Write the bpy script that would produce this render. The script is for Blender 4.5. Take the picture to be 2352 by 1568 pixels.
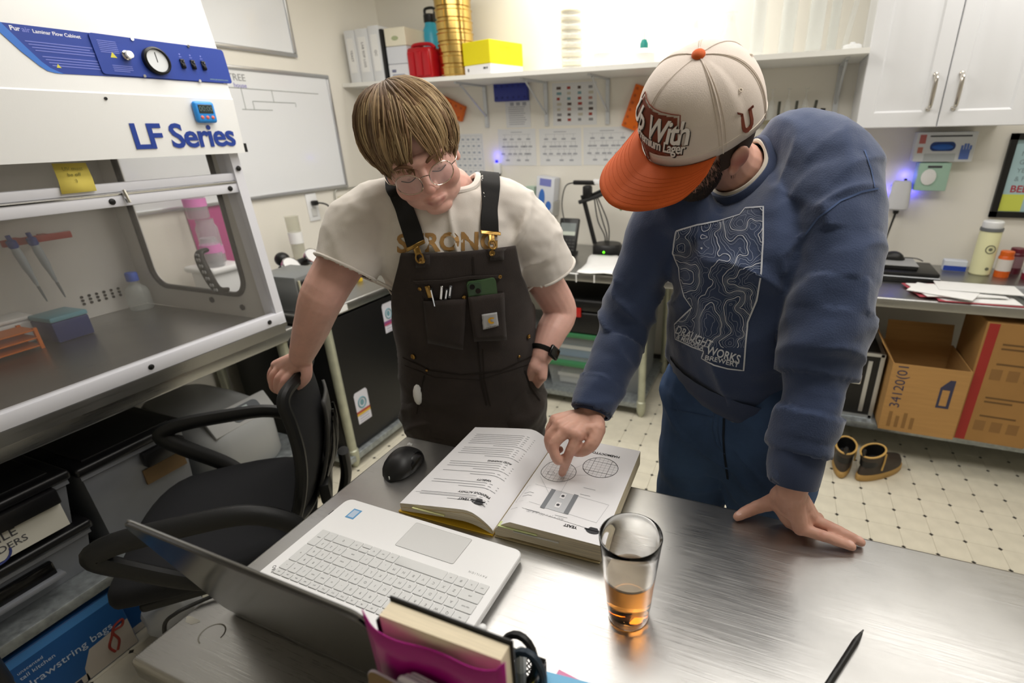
import bpy, bmesh, math, random
import numpy as np
from mathutils import Matrix, Vector, Euler
from mathutils.bvhtree import BVHTree
from mathutils import noise as mnoise
random.seed(7); np.random.seed(7)
PI = math.pi
S = bpy.context.scene
C = S.collection
for o in list(bpy.data.objects): bpy.data.objects.remove(o)

# ------------------------------------------------------------------ camera
FPX, CX, CY = 1181.47, 1309.4, 800.5            # focal length and principal point, in pixels of 2352 x 1568
PITCH, ROLL, YAW = math.radians(22.92655), math.radians(-1.33573), math.radians(-22.02399)
CAMPOS = Vector((0, 0, 1.53))
_f = Vector((math.sin(YAW)*math.cos(PITCH), math.cos(YAW)*math.cos(PITCH), -math.sin(PITCH)))
_r0 = Vector((math.cos(YAW), -math.sin(YAW), 0)); _u0 = _r0.cross(_f)
_r = _r0*math.cos(ROLL) + _u0*math.sin(ROLL); _u = _u0*math.cos(ROLL) - _r0*math.sin(ROLL)
cd = bpy.data.cameras.new('camera'); cam = bpy.data.objects.new('camera', cd); C.objects.link(cam)
m = Matrix.Identity(4)
for i in range(3): m[i][0], m[i][1], m[i][2], m[i][3] = _r[i], _u[i], -_f[i], CAMPOS[i]
cam.matrix_world = m
cd.sensor_fit = 'HORIZONTAL'; cd.sensor_width = 36; cd.lens = FPX*36/2352
cd.shift_x = -(CX-1176)/2352; cd.shift_y = (CY-784)/2352
cd.clip_start = 0.02; cd.clip_end = 50
cd.dof.use_dof = True; cd.dof.focus_distance = 0.98; cd.dof.aperture_fstop = 3.5
S.camera = cam

def ray(x, y):
    return _r*((x-CX)/FPX) - _u*((y-CY)/FPX) + _f
def pz(x, y, z): d = ray(x, y); return CAMPOS + d*((z-CAMPOS.z)/d.z)
def py(x, y, Y): d = ray(x, y); return CAMPOS + d*(Y/d.y)
def pxx(x, y, X): d = ray(x, y); return CAMPOS + d*(X/d.x)
def pd(x, y, d): return CAMPOS + ray(x, y)*d
def proj(p):
    q = Vector(p)-CAMPOS; d = q.dot(_f); return (CX+FPX*q.dot(_r)/d, CY-FPX*q.dot(_u)/d, d)

# ------------------------------------------------------------------ world, exposure
W = bpy.data.worlds.new('world'); S.world = W; W.use_nodes = True
W.node_tree.nodes['Background'].inputs[0].default_value = (1, .98, .95, 1)
W.node_tree.nodes['Background'].inputs[1].default_value = 0.02
S.view_settings.view_transform = 'Standard'; S.view_settings.look = 'None'
S.view_settings.gamma = 1.0; S.view_settings.use_curve_mapping = False
S.view_settings.exposure = -0.2

# ceiling lamps: (x, y, size x, size y, watts); the visible fixtures are built with the ceiling
ZC = 2.62
LAMPS = [(-1.25, 1.60, 1.3, 1.3, 27), (1.05, 2.5, 1.2, .3, 11), (-.95, 2.95, 1.2, .16, 12), (.45, 1.05, 1.2, .6, 22), (.5, -.6, 1.2, .3, 1)]  # last two added: one brightens cap and shoulders, one is weak fill behind camera
for i, (x, y, sx, sy, w) in enumerate(LAMPS):
    ld = bpy.data.lights.new('ceiling_lamp_light', 'AREA'); ld.shape = 'RECTANGLE'; ld.size = sx; ld.size_y = sy
    ld.energy = w; ld.color = (1, .975, .94)
    lo = bpy.data.objects.new('ceiling_lamp_light', ld); C.objects.link(lo); lo.location = (x, y, ZC-.095)

# ------------------------------------------------------------------ helpers
def lin(c):
    if isinstance(c, str):
        c = c.lstrip('#'); c = tuple(int(c[i:i+2], 16)/255 for i in (0, 2, 4))
    return tuple(v/12.92 if v <= .04045 else ((v+.055)/1.055)**2.4 for v in c[:3])
MATS = {}
def mat(name, col, rough=.5, metal=0, var=0, vscale=8, bump=0, bscale=60, stretch=None, spec=.5, trans=0, ior=1.45,
        emit=0, alpha=1, coat=0, sheen=0, vcol=False, sss=0, rvar=0, detail=3):
    if name in MATS: return MATS[name]
    mt = bpy.data.materials.new(name); mt.use_nodes = True; nt = mt.node_tree; N = nt.nodes; L = nt.links
    b = N['Principled BSDF']; c = lin(col) + (1,)
    b.inputs['Base Color'].default_value = c; b.inputs['Roughness'].default_value = rough; b.inputs['Metallic'].default_value = metal
    b.inputs['Specular IOR Level'].default_value = spec; b.inputs['Transmission Weight'].default_value = trans; b.inputs['IOR'].default_value = ior
    b.inputs['Alpha'].default_value = alpha; b.inputs['Coat Weight'].default_value = coat; b.inputs['Sheen Weight'].default_value = sheen
    if sss:
        b.inputs['Subsurface Weight'].default_value = sss; b.inputs['Subsurface Radius'].default_value = (.9, .35, .2); b.inputs['Subsurface Scale'].default_value = .006
    if emit: b.inputs['Emission Color'].default_value = c; b.inputs['Emission Strength'].default_value = emit
    def coords():
        t = N.new('ShaderNodeTexCoord'); out = t.outputs['Object']
        if stretch:
            mp = N.new('ShaderNodeMapping'); mp.inputs['Scale'].default_value = stretch; L.new(out, mp.inputs[0]); out = mp.outputs[0]
        return out
    src = None
    if vcol:
        a = N.new('ShaderNodeVertexColor'); a.layer_name = 'Col'; src = a.outputs[0]; L.new(src, b.inputs['Base Color'])
    if var:
        n = N.new('ShaderNodeTexNoise'); n.inputs['Scale'].default_value = vscale; n.inputs['Detail'].default_value = detail; L.new(coords(), n.inputs['Vector'])
        r = N.new('ShaderNodeMapRange'); r.inputs[1].default_value = .3; r.inputs[2].default_value = .7
        r.inputs[3].default_value = 1-var; r.inputs[4].default_value = 1+var; L.new(n.outputs[0], r.inputs[0])
        mx = N.new('ShaderNodeVectorMath'); mx.operation = 'MULTIPLY'
        if src: L.new(src, mx.inputs[0])
        else: mx.inputs[0].default_value = c[:3]
        cb = N.new('ShaderNodeCombineXYZ')
        for k in range(3): L.new(r.outputs[0], cb.inputs[k])
        L.new(cb.outputs[0], mx.inputs[1]); L.new(mx.outputs[0], b.inputs['Base Color'])
    if rvar:
        n = N.new('ShaderNodeTexNoise'); n.inputs['Scale'].default_value = vscale*1.7; L.new(coords(), n.inputs['Vector'])
        r = N.new('ShaderNodeMapRange'); r.inputs[1].default_value = .3; r.inputs[2].default_value = .7
        r.inputs[3].default_value = max(.02, rough-rvar); r.inputs[4].default_value = rough+rvar
        L.new(n.outputs[0], r.inputs[0]); L.new(r.outputs[0], b.inputs['Roughness'])
    if bump:
        n = N.new('ShaderNodeTexNoise'); n.inputs['Scale'].default_value = bscale; n.inputs['Detail'].default_value = 4; L.new(coords(), n.inputs['Vector'])
        bp = N.new('ShaderNodeBump'); bp.inputs['Strength'].default_value = bump; bp.inputs['Distance'].default_value = .002
        L.new(n.outputs[0], bp.inputs['Height']); L.new(bp.outputs[0], b.inputs['Normal'])
    MATS[name] = mt
    return mt

# geometry pieces are (verts, faces)
def g_box(sx, sy, sz, c=(0, 0, 0)):
    x, y, z = sx/2, sy/2, sz/2
    V = [(c[0]+a*x, c[1]+b*y, c[2]+d*z) for a in (-1, 1) for b in (-1, 1) for d in (-1, 1)]
    F = [(0, 1, 3, 2), (4, 6, 7, 5), (0, 4, 5, 1), (2, 3, 7, 6), (0, 2, 6, 4), (1, 5, 7, 3)]
    return V, F
def g_b(x0, x1, y0, y1, z0, z1): return g_box(x1-x0, y1-y0, z1-z0, ((x0+x1)/2, (y0+y1)/2, (z0+z1)/2))
_rb = {}
def g_rbox(sx, sy, sz, r=.01, seg=2, c=(0, 0, 0), axis=None):
    bm = bmesh.new(); bmesh.ops.create_cube(bm, size=1, matrix=Matrix.Diagonal((sx, sy, sz, 1)))
    ed = bm.edges[:]
    if axis is not None: ed = [e for e in ed if abs((e.verts[0].co-e.verts[1].co).normalized()[axis]) > .9]
    bmesh.ops.bevel(bm, geom=ed, offset=min(r, .49*min(sx, sy, sz) if axis is None else r), segments=seg, profile=.5, affect='EDGES')
    bm.verts.ensure_lookup_table(); bm.verts.index_update()
    V = [(v.co.x+c[0], v.co.y+c[1], v.co.z+c[2]) for v in bm.verts]; F = [tuple(v.index for v in f.verts) for f in bm.faces]; bm.free()
    return V, F
def g_loft(rings, cap0=True, cap1=True, close=True):
    V = []; F = []; n = len(rings[0])
    for r in rings: V += [tuple(p) for p in r]
    k = n if close else n-1
    for i in range(len(rings)-1):
        for j in range(k):
            F.append((i*n+j, i*n+(j+1) % n, (i+1)*n+(j+1) % n, (i+1)*n+j))
    if cap0: F.append(tuple(range(n-1, -1, -1)))
    if cap1: F.append(tuple((len(rings)-1)*n+j for j in range(n)))
    return V, F
def g_lathe(prof, n=24, c=(0, 0, 0), cap0=True, cap1=True):
    return g_loft([[(c[0]+r*math.cos(2*PI*j/n), c[1]+r*math.sin(2*PI*j/n), c[2]+z) for j in range(n)] for r, z in prof], cap0, cap1)
def g_cyl(r, h, n=20, c=(0, 0, 0), r2=None): return g_lathe([(r, 0), (r if r2 is None else r2, h)], n, c)
def frame_path(P):
    P = [Vector(p) for p in P]; T = []
    for i in range(len(P)):
        t = (P[min(i+1, len(P)-1)]-P[max(i-1, 0)]); T.append(t.normalized() if t.length > 1e-9 else Vector((0, 0, 1)))
    up = Vector((0, 0, 1)) if abs(T[0].z) < .9 else Vector((1, 0, 0))
    N = [(up - T[0]*up.dot(T[0])).normalized()]
    for i in range(1, len(P)):
        v = N[-1]-T[i]*N[-1].dot(T[i]); N.append(v.normalized() if v.length > 1e-6 else N[-1])
    return P, T, N
def g_tube(P, r=.005, n=8, flat=1.0, cap=True):
    P, T, N = frame_path(P); R = r if isinstance(r, (list, tuple)) else [r]*len(P); rings = []
    for p, t, nn, rr in zip(P, T, N, R):
        b = t.cross(nn); rings.append([p+nn*(rr*flat*math.cos(2*PI*j/n))+b*(rr*math.sin(2*PI*j/n)) for j in range(n)])
    return g_loft(rings, cap, cap)
def spline(P, n=8):
    P = [Vector(p) for p in P]; out = []
    for i in range(len(P)-1):
        a, b, c, d = P[max(i-1, 0)], P[i], P[i+1], P[min(i+2, len(P)-1)]
        for k in range(n):
            t = k/n; out.append(.5*((2*b)+(c-a)*t+(2*a-5*b+4*c-d)*t*t+(3*b-a-3*c+d)*t**3))
    out.append(P[-1]); return out
def g_prism(poly, h, z0=0): return g_loft([[(x, y, z0) for x, y in poly], [(x, y, z0+h) for x, y in poly]])
def g_ell(rx, ry, rz, c=(0, 0, 0), nu=20, nv=12):
    rings = []
    for i in range(1, nv):
        a = PI*i/nv; rings.append([(c[0]+rx*math.sin(a)*math.cos(2*PI*j/nu), c[1]+ry*math.sin(a)*math.sin(2*PI*j/nu), c[2]-rz*math.cos(a)) for j in range(nu)])
    V, F = g_loft(rings, False, False); n0 = len(V); V += [(c[0], c[1], c[2]-rz), (c[0], c[1], c[2]+rz)]
    for j in range(nu):
        F.append((n0, (j+1) % nu, j)); b = (nv-2)*nu; F.append((n0+1, b+j, b+(j+1) % nu))
    return V, F
def g_text(s, size=.02, ext=.0004, align='CENTER', shear=0, bold=0, space=1.0):
    cu = bpy.data.curves.new('txt', 'FONT'); cu.body = s; cu.size = size; cu.extrude = ext; cu.align_x = align; cu.align_y = 'CENTER'
    cu.shear = shear; cu.offset = bold; cu.resolution_u = 3; cu.space_character = space
    o = bpy.data.objects.new('txt', cu); C.objects.link(o); dg = bpy.context.evaluated_depsgraph_get()
    me = bpy.data.meshes.new_from_object(o.evaluated_get(dg)); V = [tuple(v.co) for v in me.vertices]; F = [tuple(p.vertices) for p in me.polygons]
    bpy.data.objects.remove(o); bpy.data.curves.remove(cu); bpy.data.meshes.remove(me); return V, F
def mv(g, loc=(0, 0, 0), rot=(0, 0, 0), sc=1):
    M = Matrix.Translation(loc) @ Euler(rot).to_matrix().to_4x4()
    if sc != 1: M = M @ Matrix.Diagonal((sc, sc, sc, 1) if not isinstance(sc, tuple) else sc+(1,))
    return [tuple(M @ Vector(v)) for v in g[0]], g[1]
def tr(g, M): return [tuple(M @ Vector(v)) for v in g[0]], g[1]
def basis(o, x, y, z=None):
    x = Vector(x); y = Vector(y); z = Vector(z) if z is not None else x.cross(y)
    m = Matrix.Identity(4)
    for i in range(3): m[i][0], m[i][1], m[i][2], m[i][3] = x[i], y[i], z[i], o[i]
    return m
def join(gs):
    V = []; F = []
    for v, f in gs:
        k = len(V); V += list(v); F += [tuple(i+k for i in q) for q in f]
    return V, F
def mesh(name, g, mt=None, smooth=35):
    if isinstance(g, list): g = join(g)
    me = bpy.data.meshes.new(name); me.from_pydata([tuple(v) for v in g[0]], [], g[1]); me.update()
    if smooth:
        me.polygons.foreach_set('use_smooth', [True]*len(me.polygons)); me.set_sharp_from_angle(angle=math.radians(smooth))
    if mt: me.materials.append(mt)
    return me
def obj(name, me, parent=None):
    o = bpy.data.objects.new(name, me); C.objects.link(o)
    if parent: o.parent = parent
    return o
def tag(o, label, cat, group=None, kind=None):
    if label: o['label'] = label
    if cat: o['category'] = cat
    if group: o['group'] = group
    if kind: o['kind'] = kind
    return o
class Thing:
    """an Empty at the thing's base; parts are meshes in its local coordinates"""
    def __init__(s, name, label, cat, loc=(0, 0, 0), rz=0, group=None, rot=None):
        s.o = bpy.data.objects.new(name, None); C.objects.link(s.o); s.o.location = loc; s.o.rotation_euler = rot or (0, 0, rz)
        s.o.empty_display_size = .05; tag(s.o, label, cat, group)
    def part(s, name, g, mt, parent=None, smooth=35, label=None):
        o = obj(name, g if isinstance(g, bpy.types.Mesh) else mesh(name, g, mt, smooth), parent or s.o)
        if label: o['label'] = label
        return o
def solo(name, g, mt, label, cat, loc=(0, 0, 0), rz=0, group=None, smooth=35, rot=None):
    o = obj(name, mesh(name, g, mt, smooth)); o.location = loc; o.rotation_euler = rot or (0, 0, rz); return tag(o, label, cat, group)
def struct(name, g, mt, smooth=0):
    o = obj(name, mesh(name, g, mt, smooth)); o['kind'] = 'structure'; return o
def copy_tree(o, parent=None):
    c = o.copy(); C.objects.link(c); c.parent = parent
    for ch in o.children: copy_tree(ch, c)
    return c
S.cycles.max_bounces = 10; S.cycles.transmission_bounces = 10; S.cycles.transparent_max_bounces = 24
# ------------------------------------------------------------------ materials
def steel(name, col='#a9a9a8', rough=.3, scr=.5, axis=0, dirt=0):
    mt = bpy.data.materials.new(name); mt.use_nodes = True; nt = mt.node_tree; N = nt.nodes; L = nt.links; b = N['Principled BSDF']
    b.inputs['Metallic'].default_value = 1; b.inputs['Base Color'].default_value = lin(col)+(1,)
    tc = N.new('ShaderNodeTexCoord')
    def noi(scale, st, rot=0, det=2):
        mp = N.new('ShaderNodeMapping'); mp.inputs['Scale'].default_value = st; mp.inputs['Rotation'].default_value = (0, 0, rot); L.new(tc.outputs['Object'], mp.inputs[0])
        n = N.new('ShaderNodeTexNoise'); n.inputs['Scale'].default_value = scale; n.inputs['Detail'].default_value = det; L.new(mp.outputs[0], n.inputs['Vector']); return n.outputs[0]
    def rng(s, a, c, lo, hi):
        r = N.new('ShaderNodeMapRange'); r.inputs[1].default_value = a; r.inputs[2].default_value = c; r.inputs[3].default_value = lo; r.inputs[4].default_value = hi; L.new(s, r.inputs[0]); return r.outputs[0]
    def add(a, c, op='ADD'):
        q = N.new('ShaderNodeMath'); q.operation = op
        for k, v in enumerate((a, c)):
            if isinstance(v, (int, float)): q.inputs[k].default_value = v
            else: L.new(v, q.inputs[k])
        return q.outputs[0]
    st = [(2, 180, 180), (180, 2, 180), (180, 180, 2)][axis]
    brushed = noi(9, st)
    scratches = None
    for k, (rot, th) in enumerate(((.35, .70), (-.6, .71), (1.2, .71), (2.2, .72), (.9, .71))):
        s = rng(noi(4+1.5*k, (.7, 170, 170), rot, 1), th-.02, th+.02, 0, 1); scratches = s if scratches is None else add(scratches, s)
    blot = noi(4, (1, 1, 1), 0, 5)
    r = add(add(rng(brushed, .3, .7, rough-.05, rough+.06), rng(blot, .3, .7, -.05, .07)), add(scratches, .05*scr, 'MULTIPLY'))
    L.new(r, b.inputs['Roughness'])
    h = add(add(brushed, .25, 'MULTIPLY'), add(scratches, .8*scr, 'MULTIPLY'))
    bp = N.new('ShaderNodeBump'); bp.inputs['Strength'].default_value = .09; bp.inputs['Distance'].default_value = .0008; L.new(h, bp.inputs['Height']); L.new(bp.outputs[0], b.inputs['Normal'])
    b.inputs['Anisotropic'].default_value = .0
    if dirt:
        m1 = N.new('ShaderNodeMix'); m1.data_type = 'RGBA'; m1.inputs[6].default_value = lin(col)+(1,); m1.inputs[7].default_value = tuple(v*.55 for v in lin(col))+(1,)
        L.new(rng(noi(11, (1, 1, 1), 0, 6), .5, .75, 0, dirt), m1.inputs[0]); L.new(m1.outputs[2], b.inputs['Base Color'])
    MATS[name] = mt; return mt
M_table = steel('brushed_steel_table', '#bcbbb9', .31, 1.1, 0, .25)
M_steel = steel('brushed_steel', '#a8a8a6', .33, .5, 0)
M_steelY = steel('brushed_steel_y', '#a8a8a6', .33, .5, 1)
M_galv = mat('galvanised', '#9aa0a2', .45, .7, var=.22, vscale=45, rvar=.1)
M_pipe = mat('painted_pipe', '#b9bba6', .4, .35, var=.1, vscale=20)
M_wall = mat('cream_wall_paint', '#ebe7dc', .6, 0, var=.02, vscale=2.5, bump=.12, bscale=90)
M_ceil = mat('white_ceiling', '#bdb9ae', .8, bump=.15, bscale=120)
M_white = mat('white_plastic', '#eceded', .35)
M_whitepaint = mat('white_lacquer', '#e3e4e6', .32)
M_black = mat('black_plastic', '#141414', .42, bump=.08, bscale=400)
M_blackgl = mat('black_gloss', '#0c0c0d', .15)
M_paper = mat('white_paper', '#eeeeec', .75, var=.02, vscale=12)
M_ink = mat('print_ink', '#4a4a4e', .8)
M_inkb = mat('print_ink_black', '#1c1c1e', .8)
M_chrome = mat('chrome', '#d8d8d8', .12, 1)
M_glass = mat('clear_glass', '#ffffff', .0, trans=1, ior=1.45, spec=.5)
M_alu = mat('aluminium', '#c4c6c8', .35, .9)
def clearmat(name, col='#e8eef0', alpha=.22, rough=.12):
    return mat(name, col, rough, alpha=alpha, spec=.6)
M_clear = clearmat('clear_plastic')
M_card = mat('cardboard', '#b58a52', .75, var=.06, vscale=6, stretch=(1, 1, 12))

# ------------------------------------------------------------------ the room
YB, XL, XR, YF = 3.24, -2.63, 2.6, -1.6
struct('wall_back', g_b(XL-.1, XR+.1, YB, YB+.1, 0, ZC), M_wall)
struct('wall_left', g_b(XL-.1, XL, YF, YB, 0, ZC), M_wall)
struct('wall_right', g_b(XR, XR+.1, YF, YB, 0, ZC), M_wall)
struct('wall_front', g_b(XL-.1, XR+.1, YF-.1, YF, 0, ZC), M_wall)
struct('ceiling', g_b(XL-.1, XR+.1, YF-.1, YB+.1, ZC, ZC+.1), M_ceil)
struct('baseboard_back', g_b(XL, XR, YB-.012, YB, 0, .1), mat('dark_cove_base', '#4b4640', .5))
struct('baseboard_left', g_b(XL, XL+.012, YF, YB-.012, 0, .1), MATS['dark_cove_base'])
# floor of small octagonal vinyl tiles with dark diamond inserts
SP = .1145
floor = struct('floor', g_b(XL-.1, XR+.1, YF-.1, YB+.1, -.05, -.0035), mat('floor_grout', '#bdb6a5', .8))
M_tile = mat('cream_vinyl_tile', '#d9d3c0', .38, var=.07, vscale=14, bump=.1, bscale=40, rvar=.1)
M_dot = mat('black_tile_insert', '#2b2a28', .4)
h, cc, gp, dd = SP/2, .0085, .0004, .0075
def octo(s): return [(-h+gp+cc, -h+gp), (h-gp-cc, -h+gp), (h-gp, -h+gp+cc), (h-gp, h-gp-cc), (h-gp-cc, h-gp), (-h+gp+cc, h-gp), (-h+gp, h-gp-cc), (-h+gp, -h+gp+cc)]
tile_g = g_loft([[(x, y, -.0035) for x, y in octo(0)], [(x, y, -.0006) for x, y in octo(0)], [(x*.988, y*.988, 0) for x, y in octo(0)]], cap0=False)
dot_g = g_loft([[(x*dd, y*dd, -.0035) for x, y in ((1, 0), (0, 1), (-1, 0), (0, -1))], [(x*dd, y*dd, 0) for x, y in ((1, 0), (0, 1), (-1, 0), (0, -1))]], cap0=False)
tile_me = mesh('tile', tile_g, M_tile, 0); dot_me = mesh('tile_insert', dot_g, M_dot, 0)
cells = []; dots = []
for i in range(-28, 21):
    for j in range(-35, 10):
        for lst, x, y in ((cells, .389+SP*(i+.5), 2.260+SP*(j+.5)), (dots, .389+SP*i, 2.260+SP*j)):
            if not (XL+.05 < x < XR-.05 and YF+.05 < y < YB-.05): continue
            vis = 0
            d = (Vector((x, y, 0))-CAMPOS).dot(_f)
            if d > .1:
                u, v, _ = proj((x, y, 0))
                if -20 < u < 2372 and -20 < v < 1590: vis = 1/d
            if (x > -.78 and .22 < y < .85 + (1.53-.0)*0) or (x < -1.85 and y < 1.3) or y > 2.9: vis *= .2
            if x > -.8 and y < 1.42 and vis and proj((x, y, 0))[1] > 1000+.22*(proj((x, y, 0))[0]-934)+15: vis *= .2
            lst.append((vis, x, y))
for lst, me, nm in ((cells, tile_me, 'tile'), (dots, dot_me, 'tile_insert')):
    lst.sort(reverse=True)
    for v, x, y in lst[:300]:
        o = obj(nm, me, floor); o.location = (x, y, 0)
    rest = [mv(tile_g if nm == 'tile' else dot_g, (x, y, 0)) for v, x, y in lst[300:]]
    o = obj(nm+'_field', mesh(nm+'_field', rest, M_tile if nm == 'tile' else M_dot, 0), floor); o['kind'] = 'stuff'
# ceiling fixtures over the lamps
M_lamp = mat('lamp_diffuser', '#fff6e8', .5, emit=1.2)
for k, (x, y, sx, sy, w) in enumerate(LAMPS):
    t = Thing('ceiling_light', ['wide panel light on the ceiling over the left counter', 'long strip light on the ceiling by the white wall cabinets', 'narrow strip light on the ceiling above the wall shelf', 'added panel light over the centre table, brightening cap and shoulders', 'added weak fill light on the ceiling behind the camera'][k], 'ceiling light', (x, y, ZC), group='ceiling strip lights')
    t.part('housing', [g_b(-sx/2-.03, sx/2+.03, -sy/2-.03, sy/2+.03, -.03, 0)], M_whitepaint)
    if k < 4: t.part('diffuser', [g_rbox(sx, sy, .05, .02, 3, (0, 0, -.055))], M_lamp)
    else: t.part('diffuser', [g_rbox(sx, sy, .05, .02, 3, (0, 0, -.055))], mat('added_fill_diffuser', '#fff6e8', .5, emit=.3))

# ------------------------------------------------------------------ centre table
TZ = .865
def steel_table(name, label, x0, x1, y0, y1, zt, th, mtop, legs, shelf=None, leg_r=.021, lip=.045, zshelf=.1, mshelf=None, mleg=None):
    t = Thing(name, label, 'table', ((x0+x1)/2, (y0+y1)/2, 0)); ox, oy = (x0+x1)/2, (y0+y1)/2
    hx, hy = (x1-x0)/2, (y1-y0)/2
    t.part('table_top', [g_rbox(2*hx, 2*hy, lip, .008, 3, (0, 0, zt-lip/2))], mtop)
    for lx, ly in legs:
        l = t.part('leg', [g_cyl(leg_r, zt-lip-.09, 16, (lx-ox, ly-oy, .09))], mleg or M_pipe)
        t.part('bullet_foot', [g_lathe([(.012, 0), (.017, .012), (.024, .03), (.0265, .05), (.0265, .095), (leg_r, .1)], 16, (lx-ox, ly-oy, 0))], mleg or M_pipe, l)
    if shelf:
        a, b, c, d = shelf
        t.part('under_shelf', [g_rbox(b-a, d-c, .035, .005, 2, ((a+b)/2-ox, (c+d)/2-oy, zshelf-.0175))], mshelf or M_galv)
    return t
X0, Y0, Y1 = -.768, .226, .836
tt = steel_table('work_table', 'brushed stainless steel work table under the open book and laptop', X0, 1.05, Y0, Y1, TZ, .04, M_table,
            [(X0+.06, Y0+.06), (X0+.06, Y1-.06), (.98, Y0+.06), (.98, Y1-.06)], (X0+.05, .99, Y0+.05, Y1-.05), zshelf=.25, lip=.04)
# far counters
BZ = .83
FYB = 2.505
steel_table('counter_table', 'stainless steel counter on pipe legs under the wall shelf, behind both people', -1.80, -.55, FYB, YB-.01, BZ, .04, M_steel,
            [(-.60, FYB+.045), (-1.74, FYB+.045), (-.60, YB-.08), (-1.74, YB-.08)], (-1.76, -.60, FYB+.03, YB-.05), zshelf=.09, mshelf=M_galv)
steel_table('counter_table', 'stainless steel counter below the white wall cabinets', -.53, 1.9, FYB, YB-.01, BZ, .04, M_steel,
            [(-.47, YB-.08), (1.84, FYB+.045), (1.84, YB-.08), (-.12, FYB+.045)], (-.10, 1.86, FYB+.03, YB-.05), zshelf=.192, mshelf=M_galv)
steel_table('counter_table', 'steel counter on pipe legs along the left wall above the black cabinet', XL+.01, -1.795, 1.50, 2.49, BZ, .04, M_steelY,
            [(-1.824, 1.60), (-1.83, 2.44), (XL+.06, 1.56), (XL+.06, 2.44)], (XL+.05, -1.80, 1.55, 2.46), zshelf=.075, mshelf=M_galv)
steel_table('cabinet_stand', 'steel stand with lower shelf carrying the laminar flow cabinet', XL+.01, -1.765, .02, 1.40, .828, .04, M_steelY,
            [(-1.81, 1.36), (-1.81, .08), (XL+.06, 1.36), (XL+.06, .08)], (XL+.05, -1.78, .06, 1.37), zshelf=.30, lip=.05)
# labels stuck on the counter edge
solo('edge_label', g_b(-.001, .001, -.05, .05, -.014, .014), M_paper, 'white printed sticker on the front edge of the left counter', 'label', (-1.7935, 1.665, .808))

# ------------------------------------------------------------------ wall shelf
SHY = pxx(786, 196, XL).y; SHZ = 1.832
t = Thing('wall_shelf', 'long white shelf on metal brackets on the back wall, loaded with lab supplies', 'shelf', ((XL+.28)/2, YB, SHZ))
ox = (XL+.28)/2
t.part('board', [g_b(XL-ox+.002, .275-ox, SHY-YB, -.002, -.022, 0)], mat('shelf_melamine', '#e9e8e2', .4))
for bx in (-2.24, -1.86, -1.43, -1.03, -.2, .2):
    b = t.part('bracket', [g_b(bx-.012-ox, bx+.012-ox, -.012, -.002, -.27, -.022), g_b(bx-.008-ox, bx+.008-ox, -.34, -.012, -.032, -.022),
                g_tube([(bx-ox, -.014, -.2), (bx-ox, -.29, -.034)], .006, 6)], mat('bracket_grey', '#c9ccce', .4, .3))
    for zz in (-.06, -.25): t.part('screw', [g_tube([(bx-ox, -.012, zz), (bx-ox, -.016, zz)], .005, 8)], M_alu, b)

# ------------------------------------------------------------------ white wall cabinets
CFY = 2.90; cz0, cz1 = 1.512, 2.40
cl = py(1965, 294, CFY).x; cm = py(2151, 289, CFY).x; wdt = cm-cl
t = Thing('wall_cabinet', 'white wall cabinet with raised panel doors and steel pulls', 'cabinet', (cm, YB, cz0))
t.part('body', [g_b(cl-cm, 2*wdt-wdt, CFY-YB+.022, -.001, .003, cz1-cz0)], M_whitepaint)
M_nickel = mat('brushed_nickel', '#cfcac2', .22, 1)
for s in (-1, 1):
    xa, xb = (-wdt, -.002) if s < 0 else (.002, wdt)
    y0 = CFY-YB
    def rect(a, z, dy): return [(xa+a, y0+dy, z), (xb-a, y0+dy, z), (xb-a, y0+dy, cz1-cz0-z), (xa+a, y0+dy, cz1-cz0-z)]
    d = t.part('door', [g_loft([rect(0, 0, .02), rect(0, 0, .003), rect(.003, .003, 0), rect(.062, .062, 0), rect(.07, .07, .007), rect(.082, .082, .007), rect(.125, .125, .001), rect(.13, .13, 0)], True, True)], M_whitepaint, smooth=20)
    hx = (xb-.045) if s < 0 else (xa+.045)
    pts = spline([(hx, y0-.002, .205), (hx, y0-.028, .195), (hx, y0-.033, .14), (hx, y0-.028, .085), (hx, y0-.002, .075)], 6)
    t.part('handle', [g_tube(pts, [.0065+.0025*math.sin(PI*i/(len(pts)-1)) for i in range(len(pts))], 10), mv(g_ell(.011, .008, .011, (0, 0, 0), 12, 8), (hx, y0-.003, .207)), mv(g_ell(.011, .008, .011, (0, 0, 0), 12, 8), (hx, y0-.003, .073))], M_nickel, d)

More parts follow.
